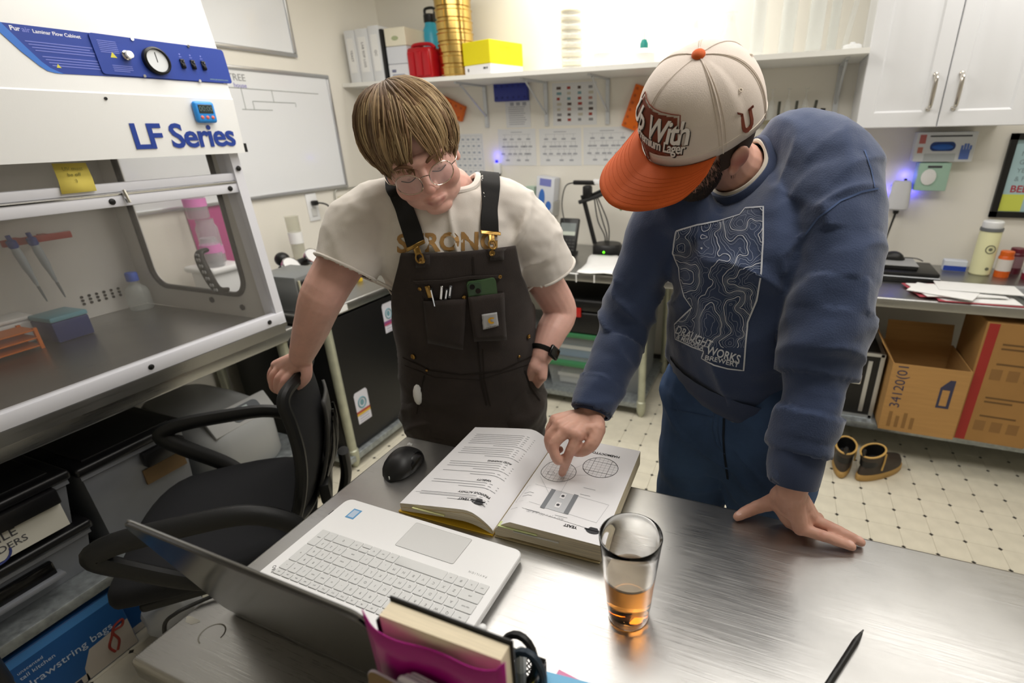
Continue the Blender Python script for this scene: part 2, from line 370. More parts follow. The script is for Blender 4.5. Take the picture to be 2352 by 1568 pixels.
# ------------------------------------------------------------------ whiteboards on the left wall
def whiteboard(label, y0, y1, z0, z1, writing):
    t = Thing('whiteboard', label, 'whiteboard', (XL, (y0+y1)/2, z0)); oy = (y0+y1)/2; w = y1-y0; hh = z1-z0
    t.part('panel', [g_b(.004, .012, -w/2+.01, w/2-.01, .01, hh-.01)], mat('whiteboard_enamel', '#e8eaec', .12))
    fr = .02
    for a, b, c, d in ((-w/2, w/2, 0, fr), (-w/2, w/2, hh-fr, hh), (-w/2, -w/2+fr, fr, hh-fr), (w/2-fr, w/2, fr, hh-fr)):
        t.part('frame_rail', [g_rbox(.02, b-a, d-c, .004, 2, (.010, (a+b)/2, (c+d)/2))], M_alu)
    if writing:
        gs = []
        def ln(ya, za, yb, zb): gs.append(g_tube([(.0125, ya-oy, za-z0), (.0125, yb-oy, zb-z0)], .0018, 4))
        zt = z1-.1
        ln(y0+.3, zt, y1-.1, zt-.005)
        for q, dz in ((.45, .07), (.7, .1), (1.0-.12, .06)): ln(y0+q, zt, y0+q, zt-dz)
        ln(y0+.75, zt-.06, y0+1.02, zt-.06); ln(y0+1.02, zt-.06, y0+1.02, zt-.08); ln(y0+.75, zt-.06, y0+.75, zt-.1); ln(y0+.68, zt-.1, y0+.86, zt-.1)
        t.part('marker_diagram', gs, mat('marker_faint', '#9aa09c', .6), smooth=0)
        t.part('marker_text', [tr(g_text('YEAST TREE', .045, .0003), basis((.0128, y0+.62-oy, z1-.055-z0), (0, 1, 0), (0, 0, 1), (1, 0, 0)))], mat('marker_grey', '#8d8f90', .6))
        t.part('marker_note', [tr(g_text('house', .03, .0003), basis((.0128, y0+.7-oy, z1-.09-z0), (0, 1, 0), (0, 0, 1), (1, 0, 0)))], mat('marker_purple', '#6f68b8', .6))
    return t
a, b = pxx(795, 425, XL), pxx(746, 173, XL)
whiteboard('whiteboard with a faint branching diagram above the left counter', a.y-1.3, a.y, a.z-.012, b.z, True)
a = pxx(679, 133, XL)
whiteboard('blank whiteboard hung higher on the left wall, cut by the top of the picture', a.y-1.3, a.y, a.z, a.z+.62, False)
# ------------------------------------------------------------------ laminar flow cabinet
EY = 1.352; LY = .12; BX = -2.56; FX = -1.755; z0 = .828
t = Thing('laminar_flow_cabinet', 'white laminar flow cabinet with blue control panel and clear sash on the left', 'cabinet', (-2.16, .74, z0))
O = Vector((-2.16, .74, z0))
def G(g): return [tuple(Vector(v)-O) for v in g[0]], g[1]
M_lfw = mat('powder_coat_white', '#eeefee', .38, bump=.05, bscale=300)
M_lfin = mat('inner_panel_grey', '#cfcdc8', .4)
M_blue = mat('panel_blue', '#26419a', .4); M_blue2 = mat('panel_blue_light', '#3b76cf', .4); M_bluetx = mat('panel_blue_print', '#7480d0', .5)
M_sash = mat('sash_frame_white', '#dcdde4', .3)
t.part('base_tray', [G(g_b(BX, FX+.012, LY, EY-.01, z0, z0+.036))], M_steelY)
t.part('work_surface', [G(g_b(BX+.02, FX-.03, LY+.02, EY-.025, z0+.037, z0+.045))], M_steelY)
t.part('back_panel', [G(g_b(BX, BX+.02, LY, EY, z0+.046, 1.485))], M_lfin)
# perforations low on the inner back panel
gs = []
for i in range(6):
    for j in range(3):
        gs.append(G(mv(g_cyl(.0055, .002, 10), (BX+.0205, 1.11+.026*i, .935+.014*j), (0, PI/2, 0))))
t.part('vent_holes', gs, M_blackgl)
# side wall with a rounded window opening (frame built as a ring), gasket and pane
def rrect(x0, x1, za, zb, r, n=6):
    pts = []
    for cx, cz, a0 in ((x1-r, zb-r, 0), (x0+r, zb-r, 90), (x0+r, za+r, 180), (x1-r, za+r, 270)):
        for k in range(n+1):
            a = math.radians(a0+90*k/n); pts.append((cx+r*math.cos(a), cz+r*math.sin(a)))
    return pts
wx0, wx1, wz0, wz1 = -2.43, -1.885, .965, 1.56
def side_wall(name, y, th):
    outer = rrect(BX, FX-.03, z0+.046, 1.75, .005); inner = rrect(wx0, wx1, wz0, wz1, .075)
    rings = [[(x, y+a, z) for x, z in p] for p, a in ((outer, 0), (inner, 0), (inner, th), (outer, th), (outer, 0))]
    w = t.part(name, [G(g_loft(rings, False, False))], M_lfin)
    P = [(x, y, z) for x, z in inner]; P.append(P[0]); P.append(P[1])
    t.part('window_gasket', [G(g_tube(P, .011, 8, cap=False))], M_black, w)
    t.part('window_pane', [G(g_loft([[(x, y+th/2-.001, z) for x, z in inner], [(x, y+th/2+.001, z) for x, z in inner]]))], clearmat('acrylic_side', '#dfe6e6', .06, .05), w)
    return w
sw = side_wall('side_wall', EY-.025, .016); side_wall('side_wall', LY+.01, .016)
for bx, bz in ((-2.1, .93), (-1.93, .915)): t.part('grommet', [G(g_tube([(bx, EY-.026, bz), (bx, EY-.031, bz)], .012, 12))], M_black, sw)
# black textured handle on the side window
P = spline([(-2.03, EY-.035, 1.14), (-2.02, EY-.075, 1.13), (-1.995, EY-.085, 1.07), (-1.975, EY-.075, 1.0), (-1.975, EY-.035, .985)], 6)
hd = t.part('window_handle', [G(g_tube(P, [.012+.006*math.sin(PI*i/(len(P)-1)) for i in range(len(P))], 10, flat=.7))], M_black, sw)
gs = []
for i in range(6, 20, 2):
    for s in (-1, 1): gs.append(G(mv(g_ell(.005, .003, .007, (0, 0, 0), 8, 6), tuple(Vector(P[i])+Vector((.006*s+.008, -.012, 0))))))
t.part('grip_studs', gs, mat('grip_grey', '#9a9c9e', .4), hd)
# front sash: lower rail, upper rail, posts, panes
def rail(a, b, s, name, mt=M_sash): return t.part(name, [G(g_b(*s))], mt)
t.part('lower_rail', [G(g_rbox(.035, EY-LY, .045, .005, 2, (FX-.005, (EY+LY)/2, .888)))], M_sash)
t.part('lower_trim', [G(g_b(FX-.02, FX+.014, LY, EY, .852, .866))], M_steelY)
t.part('mid_rail', [G(g_rbox(.028, EY-LY, .032, .004, 2, (FX-.035, (EY+LY)/2, 1.372)))], M_sash)
t.part('mid_rail', [G(g_rbox(.028, EY-LY, .026, .004, 2, (FX-.04, (EY+LY)/2, 1.408)))], M_sash)
rod = t.part('hinge_rod', [G(g_tube([(FX-.022, LY, 1.391), (FX-.022, EY-.01, 1.391)], .004, 8))], M_chrome)
t.part('rod_pin', [G(g_tube([(FX-.018, .965, 1.40), (FX-.008, .965, 1.365)], .006, 8))], M_chrome, rod)
t.part('post', [G(g_loft([[(FX+.012, EY-.032, .866), (FX+.012, EY, .866), (FX-.05, EY, .866), (FX-.05, EY-.032, .866)],
                          [(FX-.02, EY-.032, 1.485), (FX-.02, EY, 1.485), (FX-.09, EY, 1.485), (FX-.09, EY-.032, 1.485)]]))], M_sash)
t.part('post', [G(g_loft([[(FX+.012, LY, .866), (FX+.012, LY+.03, .866), (FX-.05, LY+.03, .866), (FX-.05, LY, .866)],
                          [(FX-.02, LY, 1.485), (FX-.02, LY+.03, 1.485), (FX-.09, LY+.03, 1.485), (FX-.09, LY, 1.485)]]))], M_sash)
M_acr = clearmat('acrylic_front', '#b9b4ac', .07, .03)
t.part('sash_pane', [G(g_loft([[(FX-.004, LY+.03, .91), (FX-.004, EY-.03, .91), (FX-.036, EY-.03, 1.36), (FX-.036, LY+.03, 1.36)], [(FX-.008, LY+.03, .91), (FX-.008, EY-.03, .91), (FX-.04, EY-.03, 1.36), (FX-.04, LY+.03, 1.36)]]))], M_acr)
t.part('upper_pane', [G(g_b(FX-.052, FX-.049, LY+.03, EY-.03, 1.42, 1.49))], M_acr)
for y, z, dx in ((.86, .888, .0135), (EY-.07, .888, .0135), (.93, 1.372, -.02), (EY-.06, 1.372, -.02), (EY-.016, 1.435, -.012)):
    t.part('screw_cap', [G(mv(g_ell(.009, .009, .004, (0, 0, 0), 12, 6), (FX+dx, y, z), (0, PI/2, 0)))], M_black)
# hood
hx = -1.742
prof = [(hx, 1.485), (hx+.004, 1.65), (hx+.001, 1.654), (hx-.004, 1.70), (hx-.012, 1.80), (hx-.03, 1.93), (hx-.06, 2.10), (BX, 2.10), (BX, 1.75), (BX+.02, 1.50)]
t.part('hood', [G(g_loft([[(x, LY-.01, z) for x, z in prof], [(x, EY+.005, z) for x, z in prof]]))], M_lfw, smooth=12)
t.part('hood_corner_block', [G(g_b(hx-.05, hx-.005, EY+.005, EY+.02, 1.487, 1.515))], M_black)
t.part('panel_screw', [G(mv(g_cyl(.004, .002, 10), (hx+.0045, .98, 1.638), (0, PI/2, 0)))], M_inkb)
# blue control panel: front face coordinates follow the hood profile
def hoodx(z):
    for (xa, za), (xb, zb) in zip(prof[:6], prof[1:7]):
        if za <= z <= zb: return xa+(xb-xa)*(z-za)/(zb-za)
    return hx
def on_hood(y, z, d=0): return (hoodx(z)+d, y, z)
def hood_plate(pts, d0, d1): return G(g_loft([[on_hood(y, z, d0) for y, z in pts], [on_hood(y, z, d1) for y, z in pts]]))
def hp(x, y): p = pxx(x, y, hx-.006); return (p.y, p.z)
bl = [hp(2, 50), hp(150, 68), hp(500, 112), hp(512, 192), hp(300, 178), hp(146, 170), hp(130, 165), hp(112, 156), hp(93, 142), hp(56, 106)]
pl = t.part('control_panel_print', [hood_plate(bl, .0002, .0012)], M_blue)
sw_o = [hp(*q) for q in ((-60, 20), (0, 73), (48, 118), (90, 152), (107, 163), (125, 168), (142, 170))]; sw_i = [hp(*q) for q in ((-60, -4), (4, 51), (58, 106), (95, 142), (114, 156), (133, 165), (146, 170))]
t.part('panel_swoosh', [G(g_loft([[on_hood(y, z, .0016) for y, z in sw_o], [on_hood(y, z, .0016) for y, z in sw_i]], False, False, close=False))], M_blue2, pl)
def rr2(a, b, c, d, r):    # rounded quad in (y,z)
    return rrect(a, b, c, d, r, 4)
yA, zA = hp(232, 165); yB, zB = hp(510, 110)
cp = t.part('switch_plate', [hood_plate(rr2(yA, yB, hp(500, 190)[1], hp(497, 113)[1], .008), .0015, .005)], M_blue)
yaxis = Vector((0, 1, 0)); zax = (Vector(on_hood(0, 1.80))-Vector(on_hood(0, 1.70))).normalized(); nax = yaxis.cross(zax)
def flat(g, y, z, d): return G(tr(g, basis(on_hood(y, z, d), yaxis, zax, nax)))
gy, gz = hp(355, 141)
ga = t.part('pressure_gauge', [flat(g_lathe([(.036, 0), (.036, .012), (.031, .016), (.029, .012)], 32, cap1=False), gy, gz, .005)], M_black, label='round black rimmed pressure gauge')
t.part('gauge_face', [flat(g_cyl(.0295, .009, 28), gy, gz, .005)], mat('gauge_face', '#dfe3e6', .25), ga)
t.part('gauge_needle', [flat(g_b(-.001, .001, -.004, .022, .0092, .0098), gy, gz, .005)], M_inkb, ga)
ky, kz = hp(287, 128)
t.part('knob', [flat(g_lathe([(.012, 0), (.012, .006), (.009, .008), (.011, .018), (.009, .022)], 20), ky, kz, .005)], M_chrome, cp)
for px_ in (417, 441, 465):
    sy_, sz_ = hp(px_, 147+(px_-417)*.09)
    t.part('rocker_switch', [flat(g_rbox(.0125, .026, .006, .002, 2, (0, 0, .003)), sy_, sz_, .005), flat(g_rbox(.009, .011, .004, .0015, 2, (0, -.006, .007)), sy_, sz_, .005)], M_blackgl, cp)
    t.part('switch_icon', [flat(g_cyl(.0025, .0004, 10), sy_, sz_+.026, .005), flat(g_b(-.004, .004, -.001, .001, 0, .0004), sy_, sz_+.019, .005)], M_bluetx, cp)
for px_, py_ in ((303, 90), (432, 106), (328, 175), (455, 186)):
    sy_, sz_ = hp(px_, py_); t.part('plate_clip', [flat(g_cyl(.004, .003, 10), sy_, sz_, .005)], M_chrome, cp)
wy, wz = hp(258, 127); t.part('warning_triangle', [flat(g_prism([(-.008, -.006), (.008, -.006), (0, .008)], .0004), wy, wz, .0051)], mat('warning_yellow', '#d8d24a', .5), cp)
wy, wz = hp(133, 152); t.part('warning_triangle', [flat(g_prism([(-.005, -.004), (.005, -.004), (0, .005)], .0004), wy, wz, .0014)], MATS['warning_yellow'], pl)
ty, tz = hp(23, 64); M_wtx = mat('panel_white_print', '#e4e6f2', .5)
def fit_text(str_, xa, xb, yv, mt_, nm, bold=.02):
    g = g_text(str_, 1.0, 0, 'LEFT', bold=bold); w = max(v[0] for v in g[0]); (ya, za), (yb, zb_) = hp(xa, yv), hp(xb, yv+.127*(xb-xa)); k_ = (yb-ya)/w
    t.part(nm, [flat(mv(g, (0, 0, 0), sc=(k_, k_, 1)), ya, (za+zb_)/2, .0014)], mt_, pl)
fit_text('Pur', 23, 48, 63, M_wtx, 'panel_lettering', .03); fit_text('air', 51, 71, 67, M_bluetx, 'panel_lettering_air'); fit_text('Laminar Flow Cabinet', 76, 187, 71, M_wtx, 'panel_lettering')
gs = []
random.seed(3)
for k in range(17):
    if k in (4, 9, 13): continue
    zz = tz-.024-.0062*k
    if zz < 1.702: break
    gs.append(flat(g_b(0, .15-random.random()*.04, -.0011, .0011, 0, .0003), ty+.02+.0028*k*1.6, zz, .0014))
for k in range(7): gs.append(flat(g_b(0, .045, -.0009, .0009, 0, .0003), yA+.014, 1.78-.0045*k, .0052))
for k in range(4): gs.append(flat(g_b(0, .05-.01*(k == 3), -.0009, .0009, 0, .0003), yA+.03, 1.722-.0045*k, .0052))
t.part('panel_small_print', gs, M_bluetx, pl)
gs = [flat(g_text('www.airscience.com', .0075, .0002, 'RIGHT'), yB-.012, 1.707, .0052)]
t.part('panel_small_print', gs, mat('panel_green_print', '#8fb0b0', .5), cp)
# LF Series lettering
ly0, lz0 = pxx(308, 322, hx+.003)[1:]; ly1 = pxx(540, 318, hx+.003).y
g = g_text('LF Series', .1, .0004, 'LEFT', bold=.0022, space=.93); xs = [v[0] for v in g[0]]; k = (ly1-ly0)/(max(xs)-min(xs))
t.part('series_lettering', [G(tr(mv(g, (-min(xs)*k, 0, 0), sc=k), basis((hx+.0032, ly0, 1.5385), (0, 1, 0), (.02, 0, 1), (1, 0, 0))))], mat('lettering_blue', '#27439a', .4))

# ------------------------------------------------------------------ things on and in the flow cabinet
p = pxx(465, 258, hx+.003)
tm = Thing('kitchen_timer', 'bright blue digital timer stuck on the white cabinet front', 'timer', (hx+.0035, p.y, p.z))
bx_ = basis((0, 0, 0), (0, 1, 0), (0, 0, 1), (1, 0, 0))
tm.part('case', [tr(g_rbox(.066, .062, .018, .012, 4, (0, 0, .009)), bx_)], mat('timer_blue', '#2f8fe0', .35))
tm.part('display', [tr(g_rbox(.046, .025, .002, .001, 1, (0, .009, .0185)), bx_)], mat('lcd_dark', '#2c3a3a', .25))
tm.part('digits', [tr(g_text('00:00', .02, .0002), bx_ @ Matrix.Translation((0, .009, .0198)))], mat('lcd_digit', '#5d7270', .5))
for k in (-1, 0, 1): tm.part('button', [tr(g_ell(.0055, .0055, .003, (k*.017, -.015, .018), 12, 6), bx_)], mat('button_coral', '#e0766c', .4))
a = pxx(118, 378, FX-.045)
note = [pxx(x, y, X) for x, y, X in ((118, 376, FX-.045), (196, 374, FX-.045), (222, 438, FX-.018), (142, 446, FX-.018))]
mid = [note[i].lerp(note[3-i] if i in (0, 3) else note[3-i], .55) for i in (0, 1)]
g = g_loft([[note[0], note[1]], [mid[0]+Vector((.004, 0, 0)), mid[1]+Vector((.004, 0, 0))], [note[3], note[2]]], False, False, close=False)
o = solo('sticky_note', ([tuple(Vector(v)-note[0]) for v in g[0]], g[1]), mat('note_yellow', '#ecd96a', .7), 'yellow sticky note with handwriting stuck under the hood edge', 'sticky note', tuple(note[0]))
o.modifiers.new('thick', 'SOLIDIFY').thickness = .0012
nx = (note[1]-note[0]).normalized(); ny = (note[0]-note[3]).normalized()
gs = [tr(g_text(s, .013, .0002), basis((note[0]+note[1])/2-note[0]-ny*(.016+.016*k)+nx.cross(ny)*.0035+Vector((.004, 0, 0)), nx, ny)) for k, s in enumerate(('UV must', 'be off', ':)'))]
obj('handwriting', mesh('handwriting', gs, mat('pencil_grey', '#8f8a4c', .8)), o)
# pipettes on a red hanger against the inner back panel
px0 = BX+.10
M_red = mat('red_plastic', '#a8352b', .4)
h_ = Thing('pipette_hanger', 'red plastic hanger bar inside the flow cabinet', 'rack', (px0, 1.02, 1.215))
h_.part('bar', [g_rbox(.012, .2, .024, .003, 2), g_b(-.07, -.006, -.05, -.03, -.008, .008), g_b(-.07, -.006, .03, .05, -.008, .008)], M_red)
for k in (0, 1):
    yy = .965+.055*k
    q = Thing('pipette', ['pale grey pipette with blue cap hanging left on the red bar', 'pale grey pipette with blue cap hanging right on the red bar'][k], 'pipette', (px0+.022, yy, 1.0), rot=(0.12, 0, 0))
    q.part('body', [g_lathe([(.003, .06), (.006, .07), (.008, .1), (.012, .13), (.013, .18), (.011, .2)], 12)], mat('pipette_grey', '#a9b2b8', .4))
    q.part('tip_cone', [g_lathe([(.002, 0), (.0035, .02), (.0045, .06)], 10)], mat('tip_grey', '#7e8488', .4))
    q.part('cap', [g_lathe([(.011, .2), (.014, .205), (.014, .225), (.007, .23), (.007, .245)], 12)], mat('cap_blue', '#2d3f8f', .4))
# blue tip box with teal lid, orange tube rack, white tub, capped bottle
fz = z0+.046
b = Thing('tip_box', 'dark blue pipette tip box with teal lid in the flow cabinet', 'box', (-2.38, .955, fz), .06)
b.part('base', [g_rbox(.12, .115, .075, .006, 2, (0, 0, .0375))], mat('box_navy', '#22306e', .4))
b.part('lid', [g_rbox(.122, .117, .018, .005, 2, (0, 0, .084))], mat('lid_teal', '#6ea4b4', .3))
b = Thing('tube_rack', 'orange plastic tube rack in the flow cabinet, cut by the left edge', 'rack', (-2.365, .75, fz), .05)
M_or = mat('orange_plastic', '#d9741f', .4)
for k in range(3): b.part('tier', [g_rbox(.1, .22, .005, .002, 1, (0, 0, .012+.028*k))], M_or)
for sx in (-1, 1):
    for sy in (-1, 1): b.part('corner_post', [g_b(sx*.045-.005, sx*.045+.005, sy*.105-.005, sy*.105+.005, 0, .075)], M_or)
b = Thing('storage_tub', 'white lidded tub behind the orange rack in the flow cabinet', 'tub', (-2.485, .80, fz))
b.part('tub', [g_rbox(.1, .22, .08, .01, 3, (0, 0, .04))], M_white); b.part('lid', [g_rbox(.105, .225, .014, .005, 2, (0, 0, .088))], M_white)
b = Thing('media_bottle', 'small clear glass bottle with blue cap in the flow cabinet corner', 'bottle', (-2.475, 1.27, fz))
b.part('glass', [g_lathe([(.04, 0), (.042, .004), (.042, .07), (.036, .09), (.017, .105), (.016, .125)], 24)], clearmat('bottle_glass', '#dfe7e4', .25, .06))
b.part('cap', [g_lathe([(.022, .12), (.022, .15), (.019, .155)], 20)], mat('cap_royal', '#2f55b8', .4))

# ------------------------------------------------------------------ beyond the side window: glass cylinders with pink tape, pink sheet
M_pink = mat('pink_tape', '#e183c4', .6)
tray = Thing('white_tray', 'white plastic tray with glass jars seen through the cabinet window', 'tray', (-2.44, 1.60, BZ))
tray.part('tray', [g_rbox(.2, .17, .03, .012, 3, (0, 0, .145)), g_rbox(.16, .14, .13, .01, 2, (0, 0, .065))], M_white)
def jar(label, x, y, z, r, hh, band):
    q = Thing('glass_jar', label, 'jar', (x, y, z)); q.part('glass', [g_lathe([(r*.95, 0), (r, .006), (r, hh*.8), (r*.8, hh*.9), (r*.82, hh)], 20)], clearmat('jar_glass', '#b9bfc0', .45, .08))
    q.part('tape', [g_lathe([(r*1.02, hh*band), (r*1.03, hh*band), (r*1.03, hh*band+.035), (r*1.02, hh*band+.035)], 20)], M_pink)
jar('glass jar with pink tape standing on the white tray, nearer the window', -2.39, 1.57, BZ+.161, .04, .13, .5)
jar('glass jar with pink tape standing on the white tray, nearer the wall', -2.47, 1.63, BZ+.161, .045, .2, .2)
jar('tall glass jar with pink tape, upper one of the pair by the wall', -2.50, 1.63, BZ+.365, .045, .15, .35)
g = [pxx(x, y, XL+.004) for x, y in ((408, 435), (498, 430), (542, 606), (462, 600))]
solo('pink_sheet', g_loft([g, [q+Vector((.0015, 0, 0)) for q in g]]), mat('magenta_paper', '#b0397c', .6), 'magenta sheet of paper taped on the left wall, seen through the cabinet window', 'paper')
b = Thing('nitrile_glove', 'crumpled blue glove on the left counter, seen through the cabinet window', 'glove', (-2.36, 1.80, BZ))
gl = []
for k in range(5): gl.append(g_tube([(0, 0, .012), (.03*math.cos(k-1), .05+.012*k, .02), (.06*math.cos(k-1), .075+.01*k, .012)], [.016, .012, .008], 8))
b.part('glove', gl+[g_ell(.05, .05, .02, (0, 0, .02))], mat('glove_blue', '#3f6fc4', .5))

# ------------------------------------------------------------------ storage under the stand
M_lidk = mat('lid_black', '#121214', .35); M_tub = mat('tub_grey_clear', '#777a80', .3, var=.12, vscale=6)
def bin_(label, x0, x1, y0, y1, zb, hgt, group=None):
    q = Thing('storage_bin', label, 'storage bin', ((x0+x1)/2, (y0+y1)/2, zb), group=group); hx_, hy_ = (x1-x0)/2, (y1-y0)/2
    q.part('tub', [g_loft([[(sx*hx_*k, sy*hy_*k, zz) for sx, sy in ((1, -1), (1, 1), (-1, 1), (-1, -1))] for k, zz in ((.88, 0), (.97, hgt-.03), (1, hgt-.03), (1, hgt-.012))])], M_tub)
    q.part('lid', [g_rbox(2*hx_+.02, 2*hy_+.02, .03, .01, 3, (0, 0, hgt))], M_lidk)
    q.part('lid_recess', [g_rbox(2*hx_-.05, 2*hy_-.05, .006, .002, 1, (0, 0, hgt+.0165))], M_lidk)
    return q
SZ = .30
q1 = bin_('translucent grey storage bin with black lid on the stand shelf, right one', -2.35, -1.84, .632, .935, SZ+.001, .325)
q1.part('latch', [g_rbox(.03, .13, .05, .006, 2, (.262, .07, .265))], M_lidk)
q1.part('brown_contents', [g_b(.238, .246, .0, .13, .17, .225)], mat('brown_label', '#6b5434', .7))
q2 = bin_('grey bin with black lid and sterile spreaders label, upper one of the left stack', -2.35, -1.84, .21, .605, SZ+.1745, .165)
q2.part('latch', [g_rbox(.03, .16, .05, .006, 2, (.262, .08, .125))], M_lidk)
q2.part('label', [g_b(.247, .2535, -.16, .16, .015, .10)], mat('label_cream', '#cfcdc2', .6))
for k, s in enumerate(('STERILE', 'SPREADERS')): q2.part('label_text', [tr(g_text(s, .034-.006*k, .0004), basis((.2542, .0, .078-.032*k), (0, 1, 0), (0, 0, 1), (1, 0, 0)))], M_ink)
q2.part('label_arc', [g_tube([(.2545, .0+.03*math.cos(a), .04+.03*math.sin(a)-.0) for a in [PI+PI*i/10 for i in range(11)]], .003, 6)], mat('pen_navy', '#2f3a7a', .6))
q3 = bin_('grey bin with recessed handle, lower one of the left stack', -2.35, -1.85, .21, .605, SZ+.001, .155)
q3.part('handle_recess', [g_rbox(.02, .22, .05, .006, 2, (.25, -.02, .085))], M_blackgl)
q3.part('handle_lip', [g_rbox(.035, .24, .015, .004, 2, (.258, -.02, .06))], M_tub)
# blue bag boxes on the floor
def bagbox(label, x0, x1, y0, y1, hgt, words):
    q = Thing('bag_box', label, 'box', ((x0+x1)/2, (y0+y1)/2, 0)); hx_, hy_ = (x1-x0)/2, (y1-y0)/2
    q.part('carton', [g_rbox(2*hx_, 2*hy_, hgt, .003, 1, (0, 0, hgt/2))], mat('carton_blue', '#1d5b9e', .5))
    f = hx_+.0006
    q.part('print_white', [g_loft([[(f-.0004, hy_-.002, .004), (f-.0004, hy_-.002, .11), (f-.0004, hy_*.2, .1), (f-.0004, -hy_*.0, .05), (f-.0004, -hy_*.05, .004)], [(f, hy_-.002, .004), (f, hy_-.002, .11), (f, hy_*.2, .1), (f, 0, .05), (f, -hy_*.05, .004)]])], mat('print_pale', '#c9c2ba', .6))
    q.part('print_band', [g_b(f-.0004, f, -hy_+.002, hy_*.0, .004, .03)], mat('print_pale', '#c9c2ba', .6))
    q.part('top_edge_print', [g_b(f-.0004, f, -hy_+.002, hy_-.002, hgt-.03, hgt-.002)], mat('carton_sky', '#4d93dc', .5))
    if words:
        for k, (s, z, sz) in enumerate(words): q.part('print_text', [tr(g_text(s, sz, .0003, 'LEFT'), basis((f, -hy_+.02, z), (0, 1, 0), (0, 0, 1), (1, 0, 0)))], mat('print_light', '#c5d4e6', .6))
        P = [(f, hy_*.55, .03), (f, hy_*.5, .06), (f, hy_*.62, .09), (f, hy_*.72, .115), (f, hy_*.9, .12), (f, hy_*.85, .1), (f, hy_*.66, .1), (f, hy_*.7, .06), (f, hy_*.6, .03)]
        q.part('red_drawstring_print', [g_tube(spline(P, 4), .004, 6)], mat('print_red', '#9c3a30', .6))
        q.part('size_badge', [g_b(f, f+.0004, -hy_+.02, -hy_+.12, .008, .026)], mat('badge_navy', '#23304f', .5))
    else: q.part('print_window', [g_b(f, f+.0004, -.04, .04, .12, .17)], mat('print_pale', '#c9c2ba', .6))
    return q
bagbox('blue cardboard box of drawstring bags on the floor under the stand', -2.05, -1.80, .30, .575, .235, (('drawstring bags', .125, .034), ('tall kitchen', .16, .018), ('unscented', .18, .014)))
bagbox('blue cardboard box behind the drawstring bag box, near the chair base', -2.10, -1.84, .582, .80, .225, None)
b = Thing('white_bag', 'crumpled white plastic bag beside the chair base', 'bag', (-1.72, .66, 0))
V, F = g_ell(.08, .08, .07, (0, 0, .07), 24, 16); V = [tuple(Vector(v)*(1+.2*mnoise.noise(Vector(v)*22))) for v in V]
b.part('bag', [(V, F)], mat('bag_white', '#c9ccd0', .35))
# dark drum at the lower left corner
b = Thing('waste_drum', 'dark ribbed plastic drum cut by the lower left corner', 'drum', (-1.62, .12, 0))
b.part('drum', [g_lathe([(.14, 0), (.15, .02), (.15, .30), (.158, .305), (.158, .32), (.15, .325), (.15, .46), (.16, .465), (.16, .5), (.14, .505)], 32)], mat('drum_grey', '#3a3a38', .45))
b.part('drum_label', [g_lathe([(.1585, .34), (.1595, .34), (.1595, .44), (.1585, .44)], 32)], M_black)

# ------------------------------------------------------------------ left counter: black cabinet, stickers, machine, instruments
fr = Thing('black_cabinet', 'black fermentation cabinet with hop stickers under the left counter', 'cabinet', (-2.17, 2.02, .075))
fr.part('body', [g_rbox(.64, .86, .70, .008, 2, (0, 0, .352))], mat('fridge_black', '#0b0b0c', .4, bump=.05, bscale=200))
fr.part('door', [g_rbox(.03, .85, .68, .008, 2, (.332, 0, .352))], MATS['fridge_black'])
def sticker(label, y, z, hh, ww, band):
    q = Thing('hop_sticker', label, 'sticker', (-1.8215, y, z)); f = .0006
    q.part('sheet', [g_loft([[(xx, -ww, -hh), (xx, ww, -hh), (xx, ww, hh*.85), (xx, ww*.8, hh), (xx, -ww*.8, hh), (xx, -ww, hh*.85)] for xx in (0, f)])], mat('sticker_white', '#d8d8e2', .4))
    q.part('ring_print', [g_tube([(f, ww*.55*math.cos(a), hh*.25+hh*.32*math.sin(a)) for a in [2*PI*i/20 for i in range(21)]], .004, 6), mv(g_ell(.0005, ww*.3, hh*.2, (0, 0, 0), 12, 8), (f, 0, hh*.25))], mat('sticker_teal', '#6f9aa6', .5))
    for k, c in enumerate(band): q.part('band_print', [g_b(f, f+.0003, -ww, ww, -hh*.2-.012*(k+1), -hh*.2-.012*k)], mat('sticker_band'+c, c, .5))
    for k in range(3): q.part('text_print', [g_b(f, f+.0003, -ww*.7, ww*.7, -hh*.52-.014*k-.004, -hh*.52-.014*k)], mat('sticker_txt', '#a9a7bd', .5))
sticker('white hop sticker with red and yellow band low on the black cabinet', 1.715, .285, .085, .045, ('#b24a3a', '#d8b23c'))
sticker('white hop sticker with purple print high on the black cabinet', 2.0, .66, .078, .04, ('#8a4f86', '#b04a6a'))
# grey bench scale machine on the stand shelf
mc = Thing('bench_centrifuge', 'grey bench machine with round shoulders and a display panel behind the chair', 'machine', (-2.06, 1.135, SZ+.001), -.0)
rings = []
for zz, k, dx in ((0, .96, 0), (.02, 1, 0), (.16, 1, 0), (.20, .96, -.01), (.24, .85, -.03), (.265, .7, -.05), (.272, .4, -.06)):
    rings.append([(dx+.24*k*math.copysign(abs(math.cos(a))**.5, math.cos(a)), .165*k*math.copysign(abs(math.sin(a))**.5, math.sin(a)), zz) for a in [2*PI*i/32 for i in range(32)]])
mc.part('housing', [g_loft(rings)], mat('machine_grey', '#a6a8a8', .45))
s_ = basis((.19, .02, .235), (0, 1, 0), Vector((-.55, 0, .83)).normalized(), Vector((.83, 0, .55)).normalized())
cpn = mc.part('control_face', [tr(g_rbox(.26, .09, .016, .006, 2), s_)], mat('machine_light', '#b9baba', .4))
mc.part('keypad', [tr(g_rbox(.12, .06, .004, .02, 4, (.02, 0, .009), axis=2), s_)], mat('keypad_grey', '#5b6066', .4), cpn)
mc.part('display', [tr(g_b(-.025, .035, .004, .022, .0115, .012), s_)], mat('lcd_pale', '#b9c6c6', .3), cpn)
